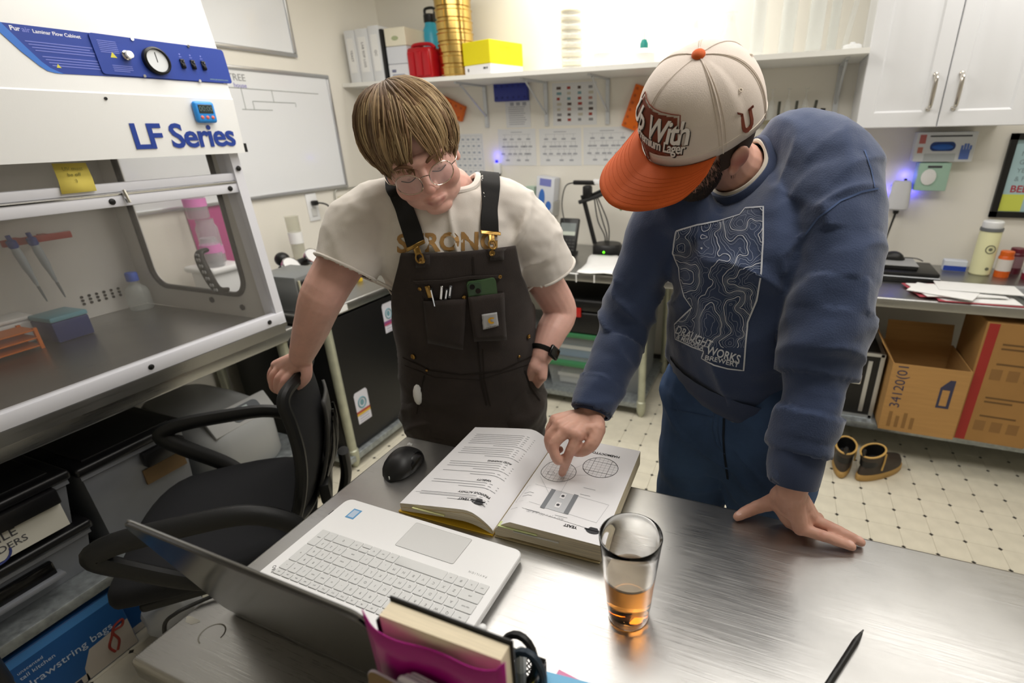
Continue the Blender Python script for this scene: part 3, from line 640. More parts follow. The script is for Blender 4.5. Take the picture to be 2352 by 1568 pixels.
for k in range(6): mc.part('key', [tr(g_rbox(.012, .008, .003, .002, 1, (-.02+.02*(k % 3), -.008-.012*(k//3), .0125)), s_)], mat('key_grey', '#8d9298', .4), cpn)
b = Thing('cardboard_carton', 'small brown cardboard carton on the floor beside the stand leg', 'box', (-1.95, 1.22, 0), .1)
b.part('carton', [g_rbox(.2, .22, .17, .003, 1, (0, 0, .085))], M_card); b.part('tape', [g_b(-.101, .101, -.02, .02, .1695, .1712)], mat('tape_tan', '#c9a877', .4))
# heater box with grille, red clamp tool and regulator gauges on the counter
hb = Thing('grille_box', 'steel box with black ribbed grille on the left counter behind the flow cabinet', 'machine', (-1.98, 1.625, BZ), .06)
hb.part('body', [g_rbox(.22, .20, .155, .006, 2, (0, 0, .0775))], mat('steel_box', '#8e9192', .4, .7))
gr = hb.part('grille', [g_rbox(.012, .16, .125, .01, 3, (.112, .0, .075))], M_black)
for k in range(10): hb.part('grille_slat', [g_b(.117, .122, -.07, .07, .02+.0115*k, .026+.0115*k)], M_black, gr)
hb.part('frame', [g_tube(spline([(.118, -.088, .14), (.12, -.088, .03), (.12, -.075, .006), (.12, .08, .006)], 5), .005, 8)], mat('frame_cream', '#bdb9a0', .4))
rg = Thing('gas_regulator', 'chrome gas regulator with two round gauges and a red lever on the left counter', 'regulator', (-2.20, 1.83, BZ))
rg.part('stand_block', [g_rbox(.16, .14, .08, .01, 2, (0, 0, .04))], mat('block_grey', '#6d6f70', .4, .5))
for k, (dy, dz) in enumerate(((-.06, .135), (.075, .15))):
    B = basis((.05, dy, dz), (0, 1, 0), Vector((-.6, 0, .8)), Vector((.8, 0, .6)))
    gg = rg.part('gauge', [tr(g_lathe([(.03, -.02), (.042, -.018), (.044, 0), (.041, .006), (.039, .004)], 28, cap1=False), B)], M_chrome)
    rg.part('gauge_dial', [tr(g_cyl(.0395, .003, 24), B)], mat('dial_white', '#dcdcdc', .2), gg)
rg.part('valve_body', [g_tube([(0, -.08, .11), (0, .1, .125)], .022, 12), g_ell(.035, .035, .035, (-.04, -.03, .15))], M_black)
rg.part('red_lever', [g_tube(spline([(.09, -.14, .09), (.1, -.02, .083), (.1, .1, .083), (.095, .17, .082)], 5), [.012]*12+[.011, .010, .008, .007], 10, flat=.8)], mat('lever_red', '#c01c1c', .3))
solo('blue_clip', g_rbox(.05, .04, .05, .006, 2, (0, 0, .025)), mat('clip_blue', '#2342c8', .4), 'small bright blue plastic block on the left counter beside the arm', 'block', (-1.98, 1.79, BZ))
solo('yellow_nozzle', g_lathe([(.014, 0), (.016, .01), (.013, .04), (.009, .055)], 14), mat('cap_yellow', '#d9b52c', .4), 'small yellow nozzle standing on the left counter edge', 'nozzle', (-2.0, 2.03, BZ))
solo('white_dish', g_lathe([(.05, 0), (.055, .004), (.06, .03), (.057, .03), (.052, .006)], 24), M_white, 'shallow white dish on the left counter behind the person', 'dish', (-2.12, 2.12, BZ))
# glass cylinder with white label, outlet with plug and cord, hanging wire frame
cy = Thing('graduated_cylinder', 'tall clear cylinder with a white paper label against the left wall', 'cylinder', (-2.47, 2.10, BZ))
cy.part('foot', [g_lathe([(.05, 0), (.05, .012), (.036, .02)], 24)], clearmat('cyl_foot', '#c8c8b4', .6))
cy.part('tube', [g_lathe([(.034, .02), (.034, .30), (.037, .305), (.034, .303), (.032, .03)], 24, cap1=False)], clearmat('cyl_wall', '#cfcdb6', .3, .1))
cy.part('label', [g_lathe([(.0345, .16), (.036, .16), (.036, .22), (.0345, .22)], 24)], M_paper)
ot = Thing('wall_outlet', 'white wall outlet with a black plug on the left wall', 'outlet', (XL, 2.40, 1.14))
ot.part('plate', [g_rbox(.008, .08, .16, .003, 2, (.004, 0, 0))], M_white); ot.part('socket', [g_rbox(.004, .04, .05, .002, 1, (.01, 0, -.03))], mat('socket_grey', '#c8c8c4', .4))
pg = Thing('power_cord', 'black power cord hanging from the outlet on the left wall', 'cord', (XL+.012, 2.40, 1.165))
pg.part('plug', [g_rbox(.03, .035, .028, .006, 2, (.015, 0, 0))], M_black)
pg.part('cable', [g_tube(spline([(.02, .01, 0), (.05, .06, -.02), (.05, .10, -.1), (.045, .10, -.24), (.03, .08, -.333)], 6), .005, 8)], M_black)
wf = Thing('drying_rack', 'empty wire drying rack hung on the left wall behind the shoulder', 'rack', (XL, 2.74, .90))
def loop(y0, y1, z0_, z1, r=.03): P = [(.012, y, z) for y, z in rrect(y0, y1, z0_, z1, r, 4)]; return P+P[:2]
wf.part('outer_wire', [g_tube(loop(-.16, .16, 0, .32), .004, 6, cap=False)], mat('wire_grey', '#a9aaa2', .4, .5))
wf.part('back_sheet', [g_rbox(.006, .26, .26, .003, 1, (.005, 0, .15))], mat('sheet_cream', '#d2cdb8', .5))
wf.part('clip', [g_tube([(.016, -.1, .12), (.02, -.02, .16), (.02, .02, .17)], .008, 8)], M_black)
# rear wall items low under the stand: pipe and cord
solo('coiled_cord', g_tube(spline([(-2.5, 1.25, .62), (-2.45, 1.30, .56), (-2.46, 1.22, .5), (-2.5, 1.2, .55), (-2.47, 1.28, .6), (-2.45, 1.3, .48), (-2.46, 1.22, .41), (-2.48, 1.15, .33)], 6), .006, 8), M_black, 'black cord coiled against the wall behind the grey machine', 'cord')
# ------------------------------------------------------------------ office chair (local +y is the way it faces)
CHX, CHY = -1.42, .765
ch = Thing('office_chair', 'black mesh office chair with looped armrests, its back gripped by a hand', 'chair', (CHX, CHY, 0), math.radians(135))
M_chf = mat('chair_fabric', '#141519', .85, bump=.25, bscale=500); M_chp = mat('chair_plastic', '#0f1011', .5, bump=.1, bscale=300); M_chs = mat('chair_shell', '#3a3a38', .55, var=.15, vscale=10)
def sq(a, e): return math.copysign(abs(math.cos(a))**e, math.cos(a)), math.copysign(abs(math.sin(a))**e, math.sin(a))
rings = []
for zz, k in ((.425, .80), (.43, .93), (.445, .985), (.465, 1.0), (.485, .985), (.497, .93), (.502, .8), (.503, .5), (.501, .1)):
    r = []
    for i in range(40):
        c_, s_ = sq(2*PI*i/40, .62); x, y = .262*k*c_, .262*k*s_+.028
        dz = -.045*max(0, (y-.13)/.14)**2 + .02*(abs(x)/.25)**2 + .012*max(0, (-y-.1)/.14)
        r.append((x, y, zz+dz))
    rings.append(r)
ch.part('seat', [g_loft(rings)], M_chf, smooth=60)
ch.part('seat_pan', [g_rbox(.42, .40, .03, .012, 3, (0, 0, .41))], M_chp)
# backrest: curved sheet with a thick rim
def bk(u, v, d=0):        # u -1..1 across, v 0..1 up
    w = .235*(1-.10*v**2)*(1-.22*max(0, .25-v)*2)
    z = .545+.395*v; y = -.245-.055*v-.07*math.sin(PI*min(1, v*1.05))*.45 + .055*u*u - .0
    return Vector((u*w, y-d, z))
nu, nv = 17, 15
g = ([tuple(bk(-1+2*i/(nu-1), j/(nv-1))) for j in range(nv) for i in range(nu)], [(j*nu+i, j*nu+i+1, (j+1)*nu+i+1, (j+1)*nu+i) for j in range(nv-1) for i in range(nu-1)])
bk_o = ch.part('back_mesh', [g], M_chf, smooth=60); bk_o.modifiers.new('thick', 'SOLIDIFY').thickness = .006
rim = []
for k in range(17): rim.append((-.985+.985*2*k/16, 1.0))
rimpts = [bk(-1, v) for v in (.06, .2, .4, .6, .8, .93)]+[bk(-.93, .99)]+[bk(u, 1.01) for u in (-.7, -.35, 0, .35, .7)]+[bk(.93, .99)]+[bk(1, v) for v in (.93, .8, .6, .4, .2, .06)]+[bk(.9, 0)]+[bk(u, -.03) for u in (.5, 0, -.5)]+[bk(-.9, 0)]
rp = spline(rimpts+[rimpts[0]], 4)
ch.part('back_frame', [g_tube(rp, .0155, 10)], M_chp)
# ribbed plastic shell behind the lower back
g = ([tuple(bk((-1+2*i/(nu-1))*.55*(1-.35*(j/(nv-1))), .02+.72*j/(nv-1), .022)) for j in range(nv) for i in range(nu)], [(j*nu+i, j*nu+i+1, (j+1)*nu+i+1, (j+1)*nu+i) for j in range(nv-1) for i in range(nu-1)])
sh = ch.part('lumbar_shell', [g], M_chs, smooth=60); sh.modifiers.new('thick', 'SOLIDIFY').thickness = .008
for s in (-1, 1):
    for k in range(3):
        P = [bk(s*(.10+.09*k)*(1+.3*math.sin(3*q)), .10+.5*q-.03*k, .028) for q in [i/8 for i in range(9)]]
        ch.part('shell_slot', [g_tube(P, [.004+.009*math.sin(PI*i/8) for i in range(9)], 8, flat=.5)], M_blackgl, sh)
ch.part('back_upright', [g_tube(spline([(0, -.12, .40), (0, -.27, .42), (0, -.325, .52), (0, -.335, .62)], 5), .028, 10, flat=.6)], M_chp)
ch.part('back_bracket', [g_rbox(.24, .03, .07, .008, 2, (0, -.272, .555))], M_chp)
for s in (-1, 1):
    P = [(s*.20, -.20, .42), (s*.275, -.24, .50), (s*.285, -.21, .60), (s*.285, -.12, .668), (s*.285, .02, .682), (s*.285, .15, .680), (s*.285, .195, .655), (s*.28, .15, .60), (s*.27, .04, .50), (s*.22, -.03, .42), (s*.2, -.05, .405)]
    sp = spline(P, 5)
    ch.part('armrest', [g_tube(sp, [.021+.006*math.sin(PI*i/(len(sp)-1)) for i in range(len(sp))], 10, flat=.75)], M_chp)
ch.part('gas_lift', [g_cyl(.05, .06, 20, (0, 0, .34)), g_cyl(.028, .26, 16, (0, 0, .10))], M_chp)
hub = ch.part('star_hub', [g_lathe([(.05, .07), (.055, .09), (.045, .13)], 20)], M_chp)
for k in range(5):
    a = 2*PI*k/5+.3
    ch.part('base_arm', [g_tube([(.03*math.cos(a), .03*math.sin(a), .105), (.3*math.cos(a), .3*math.sin(a), .075)], [.026, .016], 8)], M_chp)
    cs = ch.part('caster', [mv(g_cyl(.028, .045, 16, (0, 0, -.0225)), (.3*math.cos(a), .3*math.sin(a), .0285), (PI/2, 0, a))], M_blackgl)
# ------------------------------------------------------------------ on the wall shelf
SHT = SHZ+.0005
def shp(x, y, Y): return py(x, y, Y)
Ys = SHY+.05
M_bind = mat('binder_white', '#dfe1e3', .4)
for k in range(3):
    x0 = [-2.600, -2.515, -2.415][k]; w = [.082, .096, .08][k]; hh = [.285, .288, .296][k]
    q = Thing('ring_binder', ['white ring binder at the left end of the wall shelf', 'white ring binder, second from the left on the wall shelf', 'white ring binder, third from the left on the wall shelf'][k], 'binder', (x0+w/2, Ys+.13, SHT), group='white ring binders')
    q.part('cover', [g_rbox(w-.003, .26, hh, .004, 2, (0, 0, hh/2))], M_bind)
    q.part('spine_label', [g_b(-w*.3, w*.3, -.1315, -.13, hh*.2, hh*.85)], M_paper)
    q.part('spine_text', [tr(g_text(['YEAST', 'LAB SOP LOG', 'QC'][k], .022, .0003), basis((0, -.1318, hh*.52), (0, 0, -1), (1, 0, 0), (0, -1, 0)))], M_ink)
q = Thing('ring_binder', 'slim black ring binder between the white binders and the boxes', 'binder', (-2.322, Ys+.13, SHT))
q.part('cover', [g_rbox(.02, .26, .275, .003, 2, (0, 0, .1375))], M_black)
for k, (z, hh, c) in enumerate(((0, .088, '#e0e2e6'), (.089, .092, '#d9dce2'), (.182, .095, '#e8e2cd'))):
    q = Thing('lab_carton', ['white printed carton at the bottom of the stack beside the red case', 'plain white carton in the middle of the stack beside the red case', 'cream carton on top of the stack beside the red case'][k], 'box', (-2.232, Ys+.14, SHT+z), group='stacked cartons on the shelf')
    q.part('carton', [g_rbox(.148, .26, hh-.001, .003, 1, (0, 0, hh/2))], mat('carton%d' % k, c, .6))
    if k == 0: q.part('print', [g_b(-.05, -.02, -.1308, -.13, .045, .06), g_b(-.05, .05, -.1308, -.13, .02, .024), g_b(-.05, .04, -.1308, -.13, .03, .034)], mat('carton_print', '#6d6f8c', .6))
    if k == 2: q.part('logo', [g_ell(.025, .0006, .012, (0, -.1305, .04), 16, 8)], mat('logo_green', '#a9b28a', .6))
q = Thing('red_case', 'red ribbed plastic jerry can on the wall shelf', 'jerry can', (-2.073, Ys+.075, SHT))
hw = .084
q.part('body', [g_rbox(2*hw, .15, .165, .018, 3, (0, 0, .083))], mat('red_can', '#b0141f', .3))
for s in (-1, 0, 1): q.part('rib', [g_rbox(.045, .02, .13, .008, 2, (s*.053, -.074, .08))], MATS['red_can'])
q.part('neck', [g_lathe([(.03, .16), (.03, .175), (.026, .18)], 16, (-.04, 0, 0))], MATS['red_can'])
q.part('carry_handle', [g_tube(spline([(-.07, -.03, .16), (-.05, -.03, .182), (.05, -.03, .182), (.09, -.03, .16)], 5), .01, 8)], MATS['red_can'])
q = Thing('water_bottle', 'sky blue metal water bottle with black lid behind the red can', 'bottle', (-2.135, SHY+.30, SHT))
q.part('flask', [g_lathe([(.05, 0), (.056, .006), (.056, .25), (.05, .285), (.038, .31), (.036, .325)], 28)], mat('bottle_sky', '#41b3d2', .35))
q.part('lid', [g_lathe([(.038, .325), (.04, .33), (.04, .365), (.036, .37)], 24), g_tube(spline([(-.034, 0, .365), (-.03, 0, .40), (.03, 0, .40), (.034, 0, .365)], 5), .008, 8)], M_black)
# stack of brass sieves
M_brass = mat('brass', '#d6b468', .2, 1)
st = SHT
for k in range(8):
    q = Thing('test_sieve', ['brass test sieve at the bottom of the tall stack', 'brass test sieve second from the bottom of the tall stack', 'brass test sieve third from the bottom of the tall stack', 'brass test sieve fourth from the bottom of the tall stack', 'brass test sieve fifth from the bottom of the tall stack', 'brass test sieve sixth from the bottom of the tall stack', 'brass test sieve seventh from the bottom of the tall stack', 'brass test sieve at the top of the tall stack'][k], 'sieve', (-1.880, SHY+.16, st), group='stack of brass sieves')
    q.part('skirt', [g_lathe([(.098, 0), (.098, .012), (.103, .016), (.103, .050), (.107, .053), (.107, .057), (.103, .057)], 40)], M_brass)
    q.part('seam', [g_b(-.004, .004, -.1045, -.1025, .016, .05)], M_brass)
    st += .0572
# yellow box with white base
q = Thing('yellow_carton', 'yellow and white cardboard box on the wall shelf', 'box', (-1.645, SHY+.17, SHT), -.30)
q.part('white_base', [g_rbox(.215, .26, .052, .003, 1, (0, 0, .026))], mat('carton_white', '#eeeef0', .5))
q.part('yellow_lid', [g_rbox(.22, .265, .115, .003, 1, (0, 0, .109))], mat('carton_yellow', '#e5d709', .45))
q.part('print', [g_b(.05, .07, -.1306, -.13, .026, .036), g_b(.075, .085, -.1306, -.13, .026, .036), g_b(-.08, -.07, -.1306, -.13, .02, .036)], M_ink)
q.part('side_print', [tr(g_text('STERILE', .03, .0003), basis((.1105, 0, .135), (0, 1, 0), (0, 0, 1), (1, 0, 0)))], mat('print_olive', '#c2b708', .5))
# stack of petri dishes, cup, wash bottle, glassware
for k in range(14):
    q = Thing('petri_dish', 'clear petri dish on the wall shelf, %s of its tall stack' % ('bottom', 'second', 'third', 'fourth', 'fifth', 'sixth', 'seventh', 'eighth', 'ninth', 'tenth', 'eleventh', 'twelfth', 'thirteenth', 'top')[k], 'petri dish', (-1.16, SHY+.17, SHT+.021*k), group='stacked petri dishes')
    q.part('dish', [g_lathe([(.055, 0), (.056, .001), (.056, .013), (.059, .013), (.059, .019), (.05, .0195)], 24)], clearmat('petri_plastic', '#f4f2ea', .35, .15))
    if k % 2: q.part('agar', [g_cyl(.053, .006, 20, (0, 0, .003))], mat('agar', '#e9dfb6', .4))
q = Thing('paper_cup', 'small white cup on the wall shelf', 'cup', (-.955, SHY+.10, SHT)); q.part('wall', [g_lathe([(.045, 0), (.05, .062), (.052, .064), (.05, .066), (.048, .06), (.043, .004)], 24, cap1=False)], M_white)
q.part('floor_disc', [g_cyl(.043, .004, 20)], mat('cup_base', '#e9d9a8', .5))
q = Thing('wash_bottle', 'white wash bottle with teal cap and thin spout on the wall shelf', 'bottle', (-.74, SHY+.10, SHT))
q.part('body', [g_lathe([(.055, 0), (.058, .006), (.056, .05), (.03, .07), (.018, .075)], 24)], mat('bottle_white', '#ecebe6', .35))
q.part('cap', [g_lathe([(.02, .074), (.02, .095), (.015, .105), (.013, .112)], 18)], mat('cap_teal', '#1e8c82', .4)); q.part('spout', [g_tube([(0, 0, .11), (0, 0, .16), (-.006, 0, .185)], [.005, .003, .0015], 8)], M_white)
M_gl2 = clearmat('lab_glass', '#eef2f0', .2, .05)
def cylv(label, x, dy, r, hh, cat='glassware', name='measuring_cylinder'):
    q = Thing(name, label, cat, (x, SHY+dy, SHT)); q.part('foot', [g_lathe([(r*1.5, 0), (r*1.5, .008), (r, .015)], 20)], M_gl2); q.part('wall', [g_lathe([(r, .015), (r, hh), (r*1.1, hh+.003), (r*.93, hh), (r*.93, .02)], 20, cap1=False)], M_gl2); return q
def flask(label, x, dy, r, hh):
    q = Thing('glass_flask', label, 'glassware', (x, SHY+dy, SHT)); q.part('wall', [g_lathe([(r*.96, 0), (r, .006), (r*.92, hh*.25), (r*.4, hh*.72), (r*.34, hh*.78), (r*.34, hh*.97), (r*.42, hh), (r*.3, hh*.97), (r*.3, hh*.78)], 24, cap1=False)], M_gl2)
    q.part('liquid', [g_lathe([(r*.93, .004), (r*.9, hh*.18)], 20)], mat('broth', '#efe9cf', .2, alpha=.5))
flask('clear conical flask behind the cap, left one on the wall shelf', -.50, .15, .06, .19)
flask('clear conical flask on the wall shelf, right of the first', -.335, .2, .065, .21)
cylv('tall clear measuring cylinder on the shelf right of the flasks', -.20, .12, .033, .33); cylv('tall clear measuring cylinder near the middle of the shelf right end', -.07, .2, .035, .40)
cylv('tall clear measuring cylinder on the shelf right end, left of the slanted tubes', .05, .14, .035, .34); cylv('narrow clear cylinder on the shelf right end', .13, .25, .022, .30)
q = Thing('porcelain_dish', 'small white dish at the right end of the wall shelf', 'dish', (.21, SHY+.09, SHT)); q.part('rim', [g_lathe([(.036, 0), (.038, .003), (.038, .02), (.03, .024)], 24)], M_white); q.part('knob', [g_lathe([(.01, .024), (.012, .03), (.008, .033)], 12)], M_white)
q = Thing('glass_tubes', 'slanted clear glass pipette leaning at the right end of the shelf', 'glassware', (.18, SHY+.17, SHT)); q.part('tube', [g_tube([(0, 0, .005), (.05, .1, .36)], .012, 12)], M_gl2); q.part('mouth_ring', [g_tube([(.05, .1, .355), (.051, .102, .365)], .0145, 12)], M_gl2)

# ------------------------------------------------------------------ on the back wall under the shelf
PW = YB-.0004
def sheet(label, pts, kind, group='sheets on the back wall'):
    c = [py(x, y, PW) for x, y in pts]; xs = [p.x for p in c]; zs = [p.z for p in c]; x0, x1, za, zb = min(xs), max(xs), min(zs), max(zs)
    q = Thing('wall_sheet', label, 'paper', ((x0+x1)/2, PW, (za+zb)/2), group=group); hw, hh = (x1-x0)/2, (zb-za)/2
    q.part('sheet', [g_b(-hw, hw, -.0015, 0, -hh, hh)], mat('sheet_white', '#dfe0e0', .6))
    y = -.0018; random.seed(int(1000*abs(x0))); gs = []
    def bar(xa, xb, z, t=.0016): gs.append(g_b(xa, xb, y, y+.0003, z-t, z+t))
    if kind == 'text':
        z = hh*.55
        while z > -hh*.85: bar(-hw*.75, hw*(.75-random.random()*.3), z, .0022); z -= .0125
        for k in range(3): gs.append(g_b(-hw*.6+k*hw*.5, -hw*.3+k*hw*.5, y, y+.0003, hh*.65, hh*.9))
        q.part('print', gs, mat('print_grey', '#a3a5ab', .8))
    elif kind == 'tree':
        bar(-hw*.3, hw*.3, hh*.82, .002)
        for r, n in ((.45, 4), (.05, 7), (-.35, 6), (-.7, 3)):
            for k in range(n):
                xx = -hw*.85+1.7*hw*(k+.5)/n+random.uniform(-.01, .01); gs.append(g_b(xx-.014, xx+.014, y, y+.0003, hh*r-.006, hh*r+.004)); gs.append(g_b(xx-.0008, xx+.0008, y, y+.0003, hh*r, hh*(r+.25)))
            bar(-hw*.75, hw*.75, hh*(r+.25), .0007)
        q.part('print', gs, mat('print_grey', '#a3a5ab', .8))
    elif kind == 'grid':
        q.part('table_lines', [g_b(-hw*.9, hw*.9, y, y+.0003, hh*(-.9+.3*k), hh*(-.9+.3*k)+.0012) for k in range(7)]+[g_b(hw*(-.9+.36*k), hw*(-.9+.36*k)+.0012, y, y+.0003, -hh*.9, hh*.9) for k in range(6)]+[g_b(hw*(-.82+.36*(k % 5)), hw*(-.66+.36*(k % 5)), y, y+.0003, hh*(-.8+.3*(k//5)), hh*(-.72+.3*(k//5))) for k in range(30)], mat('print_blue_grey', '#9aa3b0', .8))
    else:
        cols = ['#8f8f92', '#a8453c', '#b9897f', '#7fa3ac', '#5d4f4a', '#c9c4b4']
        for i in range(7):
            for j in range(4):
                c_ = random.choice(cols); w_ = random.uniform(.02, .032)
                q.part('photo_print', [g_b(-hw*.8+j*hw*.48-.0, -hw*.8+j*hw*.48+w_, y, y+.0003, hh*(.78-.25*i)-.009, hh*(.78-.25*i)+.006)], mat('pr'+c_, c_, .8))
    return q
sheet('printed text sheet pinned below the blue rack', ((1160, 233), (1220, 292)), 'text')
sheet('sheet of small colour pictures in columns on the back wall', ((1268, 192), (1371, 286)), 'photos')
sheet('white chart sheet with branching diagram, left of the row of three', ((1143, 297), (1233, 380)), 'tree')
sheet('white chart sheet with branching diagram, middle of the row of three', ((1238, 296), (1336, 380)), 'tree')
sheet('white chart sheet with branching diagram, right of the row of three', ((1340, 293), (1448, 379)), 'tree')
sheet('pale blue table sheet on the back wall beside the first person\'s head', ((1042, 308), (1116, 406)), 'grid')
M_orr = mat('rack_orange', '#e06a12', .4)
def rackplate(label, cx, cz, w, hh, ang, mt, name='tube_rack'):
    q = Thing(name, label, 'rack', (cx, PW, cz), rot=(0, ang, 0)); q.part('plate', [g_rbox(w, .035, hh, .005, 2, (0, -.0175, 0))], mt)
    nx_ = int(w/.035)
    for i in range(nx_):
        for j in range(int(hh/.035)):
            q.part('socket', [g_tube([(-w/2+.02+i*(w-.04)/max(1, nx_-1), -.034, -hh/2+.02+j*(hh-.04)/max(1, int(hh/.035)-1)), (-w/2+.02+i*(w-.04)/max(1, nx_-1), -.0365, -hh/2+.02+j*(hh-.04)/max(1, int(hh/.035)-1))], .008, 10)], mat(mt.name+'_dark', {'rack_orange': '#b8500c'}.get(mt.name, '#1d2878'), .5))
    return q
p = py(1036, 248, PW-.02); rackplate('orange tube rack hung askew on the back wall behind the first person', p.x, p.z, .20, .10, .42, M_orr)
p = py(1174, 211, PW-.02); rackplate('dark blue tube rack hung level on the back wall under the shelf', p.x, p.z, .235, .105, 0, mat('rack_blue', '#28358f', .4))
p = py(1462, 248, PW-.02); rackplate('orange tube rack hung upright beside the cap brim', p.x, p.z, .10, .235, .36, M_orr)
# blue night light on the wall, left
def glow_unit(label, x, z):
    q = Thing('indicator_lamp', label, 'lamp', (x, PW, z)); q.part('case', [g_rbox(.05, .03, .07, .006, 2, (0, -.015, 0))], M_white)
    q.part('blue_diode', [g_rbox(.02, .01, .02, .003, 1, (0, -.02, .042))], mat('blue_emitter', '#2a2aff', .4, emit=1))
    q.part('bracket', [g_b(-.01, .01, -.012, 0, -.05, -.035)], M_black)
    ld = bpy.data.lights.new('blue_glow', 'POINT'); ld.energy = .10; ld.color = (.10, .08, 1); ld.shadow_soft_size = .01; lo = bpy.data.objects.new('blue_glow', ld); C.objects.link(lo); lo.location = (x, PW-.03, z+.075)
glow_unit('small wall lamp glowing blue beside the first person', -1.80, 1.31)
# wall box of blue gloves, tilted, in a wire holder
p = py(1253, 447, PW-.05)
q = Thing('glove_dispenser', 'tilted white glove box with blue gloves in a wall holder above the counter', 'glove box', (p.x, PW, p.z-.12), rot=(0, .12, 0))
q.part('carton', [g_rbox(.125, .09, .23, .004, 2, (0, -.052, .12))], mat('carton_glove', '#dde0e6', .5))
q.part('carton_print', [g_b(-.04, .04, -.0978, -.097, .18, .225)], mat('print_violet', '#7f85c8', .6)); q.part('hand_print', [g_ell(.022, .001, .06, (-.02, -.0975, .10), 16, 10), g_ell(.02, .001, .03, (.03, -.0975, .06), 16, 10)], mat('print_blue', '#3f74c4', .6))
q.part('holder', [g_b(-.07, .07, -.105, -.005, -.005, .0), g_b(-.07, .07, -.108, -.105, -.005, .03), g_b(.066, .07, -.105, -.005, 0, .09)], clearmat('holder_clear', '#d8d8d4', .55))
q = Thing('green_pad', 'pale green box beside the tilted glove box', 'box', (p.x-.115, PW, p.z-.08)); q.part('carton', [g_rbox(.07, .05, .13, .003, 1, (0, -.025, .065))], mat('pale_green', '#b5cbb9', .6)); q.part('slot', [g_b(-.02, .02, -.0512, -.05, .06, .08)], M_paper)

# ------------------------------------------------------------------ on the back counter, left
q = Thing('handheld_meter', 'black handheld meter with grey screen and keypad on a stand', 'meter', (-1.185, 2.89, BZ))
B = basis((0, 0, .0), (1, 0, 0), Vector((-.0, .42, .907)), Vector((0, -.907, .42)))
q.part('case', [tr(g_rbox(.125, .215, .03, .008, 2, (0, .12, 0)), B)], M_black); q.part('screen', [tr(g_b(-.05, .05, .12, .195, .0155, .0165), B)], mat('screen_grey', '#7f8786', .25)); q.part('screen_bar', [tr(g_b(-.05, .05, .12, .143, .0166, .017), B)], mat('screen_light', '#c2c9bd', .3))
for i in range(4):
    for j in range(5): q.part('key', [tr(g_rbox(.017, .011, .004, .002, 1, (-.045+.0225*j, .03+.02*i, .016)), B)], mat('key_dark', '#3c3c3a', .5))
q.part('foot', [g_rbox(.12, .09, .02, .005, 2, (0, .02, .01))], M_black)
q = Thing('probe_arm', 'black articulated probe arm stand with cables on the back counter', 'stand', (-1.06, 2.96, BZ))
q.part('upright', [g_tube([(.06, 0, 0), (-.01, 0, .26), (-.035, 0, .35)], .014, 10)], M_black); q.part('joint', [g_rbox(.05, .05, .07, .01, 2, (.0, -.01, .37)), g_rbox(.14, .03, .025, .006, 2, (-.02, 0, .42))], M_black)
q.part('arm', [g_tube([(-.05, -.02, .31), (.06, -.02, .345), (.15, -.02, .385)], .012, 8), g_tube([(-.02, .02, .33), (.1, .01, .385), (.16, 0, .392)], .01, 8), g_rbox(.09, .03, .03, .006, 2, (.20, -.01, .392))], M_black)
cb = []
for k in range(3): cb.append(g_tube(spline([(.03+.01*k, .02, .34), (.05+.03*k, .03, .2), (.10+.012*k, .02, .1), (.08+.01*k, .02, .006)], 6), .004, 6))
cb.append(g_tube(spline([(-.07, 0, .42), (-.14, 0, .40), (-.16, -.02, .3), (-.13, -.06, .2)], 6), .0035, 6))
q.part('cables', cb, mat('cable_dark', '#2c2c2b', .5)); q.part('white_plug', [g_rbox(.04, .03, .03, .005, 2, (.055, 0, .425))], M_white)
q.part('lead', [g_tube(spline([(.08, 0, .43), (.13, 0, .46), (.20, -.02, .455), (.21, -.03, .40)], 6), .003, 6)], mat('cable_light', '#a9aea6', .5))
q.part('probe', [g_tube([(.21, -.03, .43), (.21, -.03, .37)], [.006, .01], 8), g_tube([(.21, -.03, .37), (.21, -.03, .30)], .002, 6), g_ell(.009, .009, .014, (.21, -.03, .285), 10, 8)], mat('probe_green', '#4e8038', .4))
q = Thing('network_puck', 'round black device with a green light on the back counter', 'device', (-.935, 2.95, BZ))
q.part('body', [g_lathe([(.085, 0), (.09, .01), (.09, .06), (.08, .075), (.02, .078)], 32)], M_black); q.part('green_light', [g_ell(.006, .004, .006, (.005, -.09, .04), 10, 8)], mat('led_green', '#5cff1a', .4, emit=4))
q = Thing('paper_towel', 'loose white paper lying on the edge of the back counter', 'paper', (-.86, 2.68, BZ))
V = []; F = []
for j in range(9):
    for i in range(9):
        x, y = -.14+.31*i/8+.04*(1-j/8), -.19+.36*j/8; V.append((x, y, .006+.02*max(0, mnoise.noise(Vector((x*9, y*9, 3)))) + (.02 if j > 5 and i < 5 else 0)))
F = [(j*9+i, j*9+i+1, (j+1)*9+i+1, (j+1)*9+i) for j in range(8) for i in range(8)]
o = q.part('sheet', [(V, F)], M_paper, smooth=60); o.modifiers.new('thick', 'SOLIDIFY').thickness = .002
q.part('torn_strip', [g_b(-.10, -.095, -.205, -.200, -.04, .004), g_b(.0, .006, -.205, -.2, -.035, .004)], M_paper)
q = Thing('reagent_bottle', 'small white bottle with red label at the back of the counter', 'bottle', (-.84, 3.10, BZ)); q.part('body', [g_lathe([(.03, 0), (.03, .09), (.012, .11), (.01, .14)], 20)], M_white); q.part('label', [g_lathe([(.0305, .085), (.031, .085), (.031, .105), (.024, .108)], 20)], mat('label_red', '#a01d26', .4))
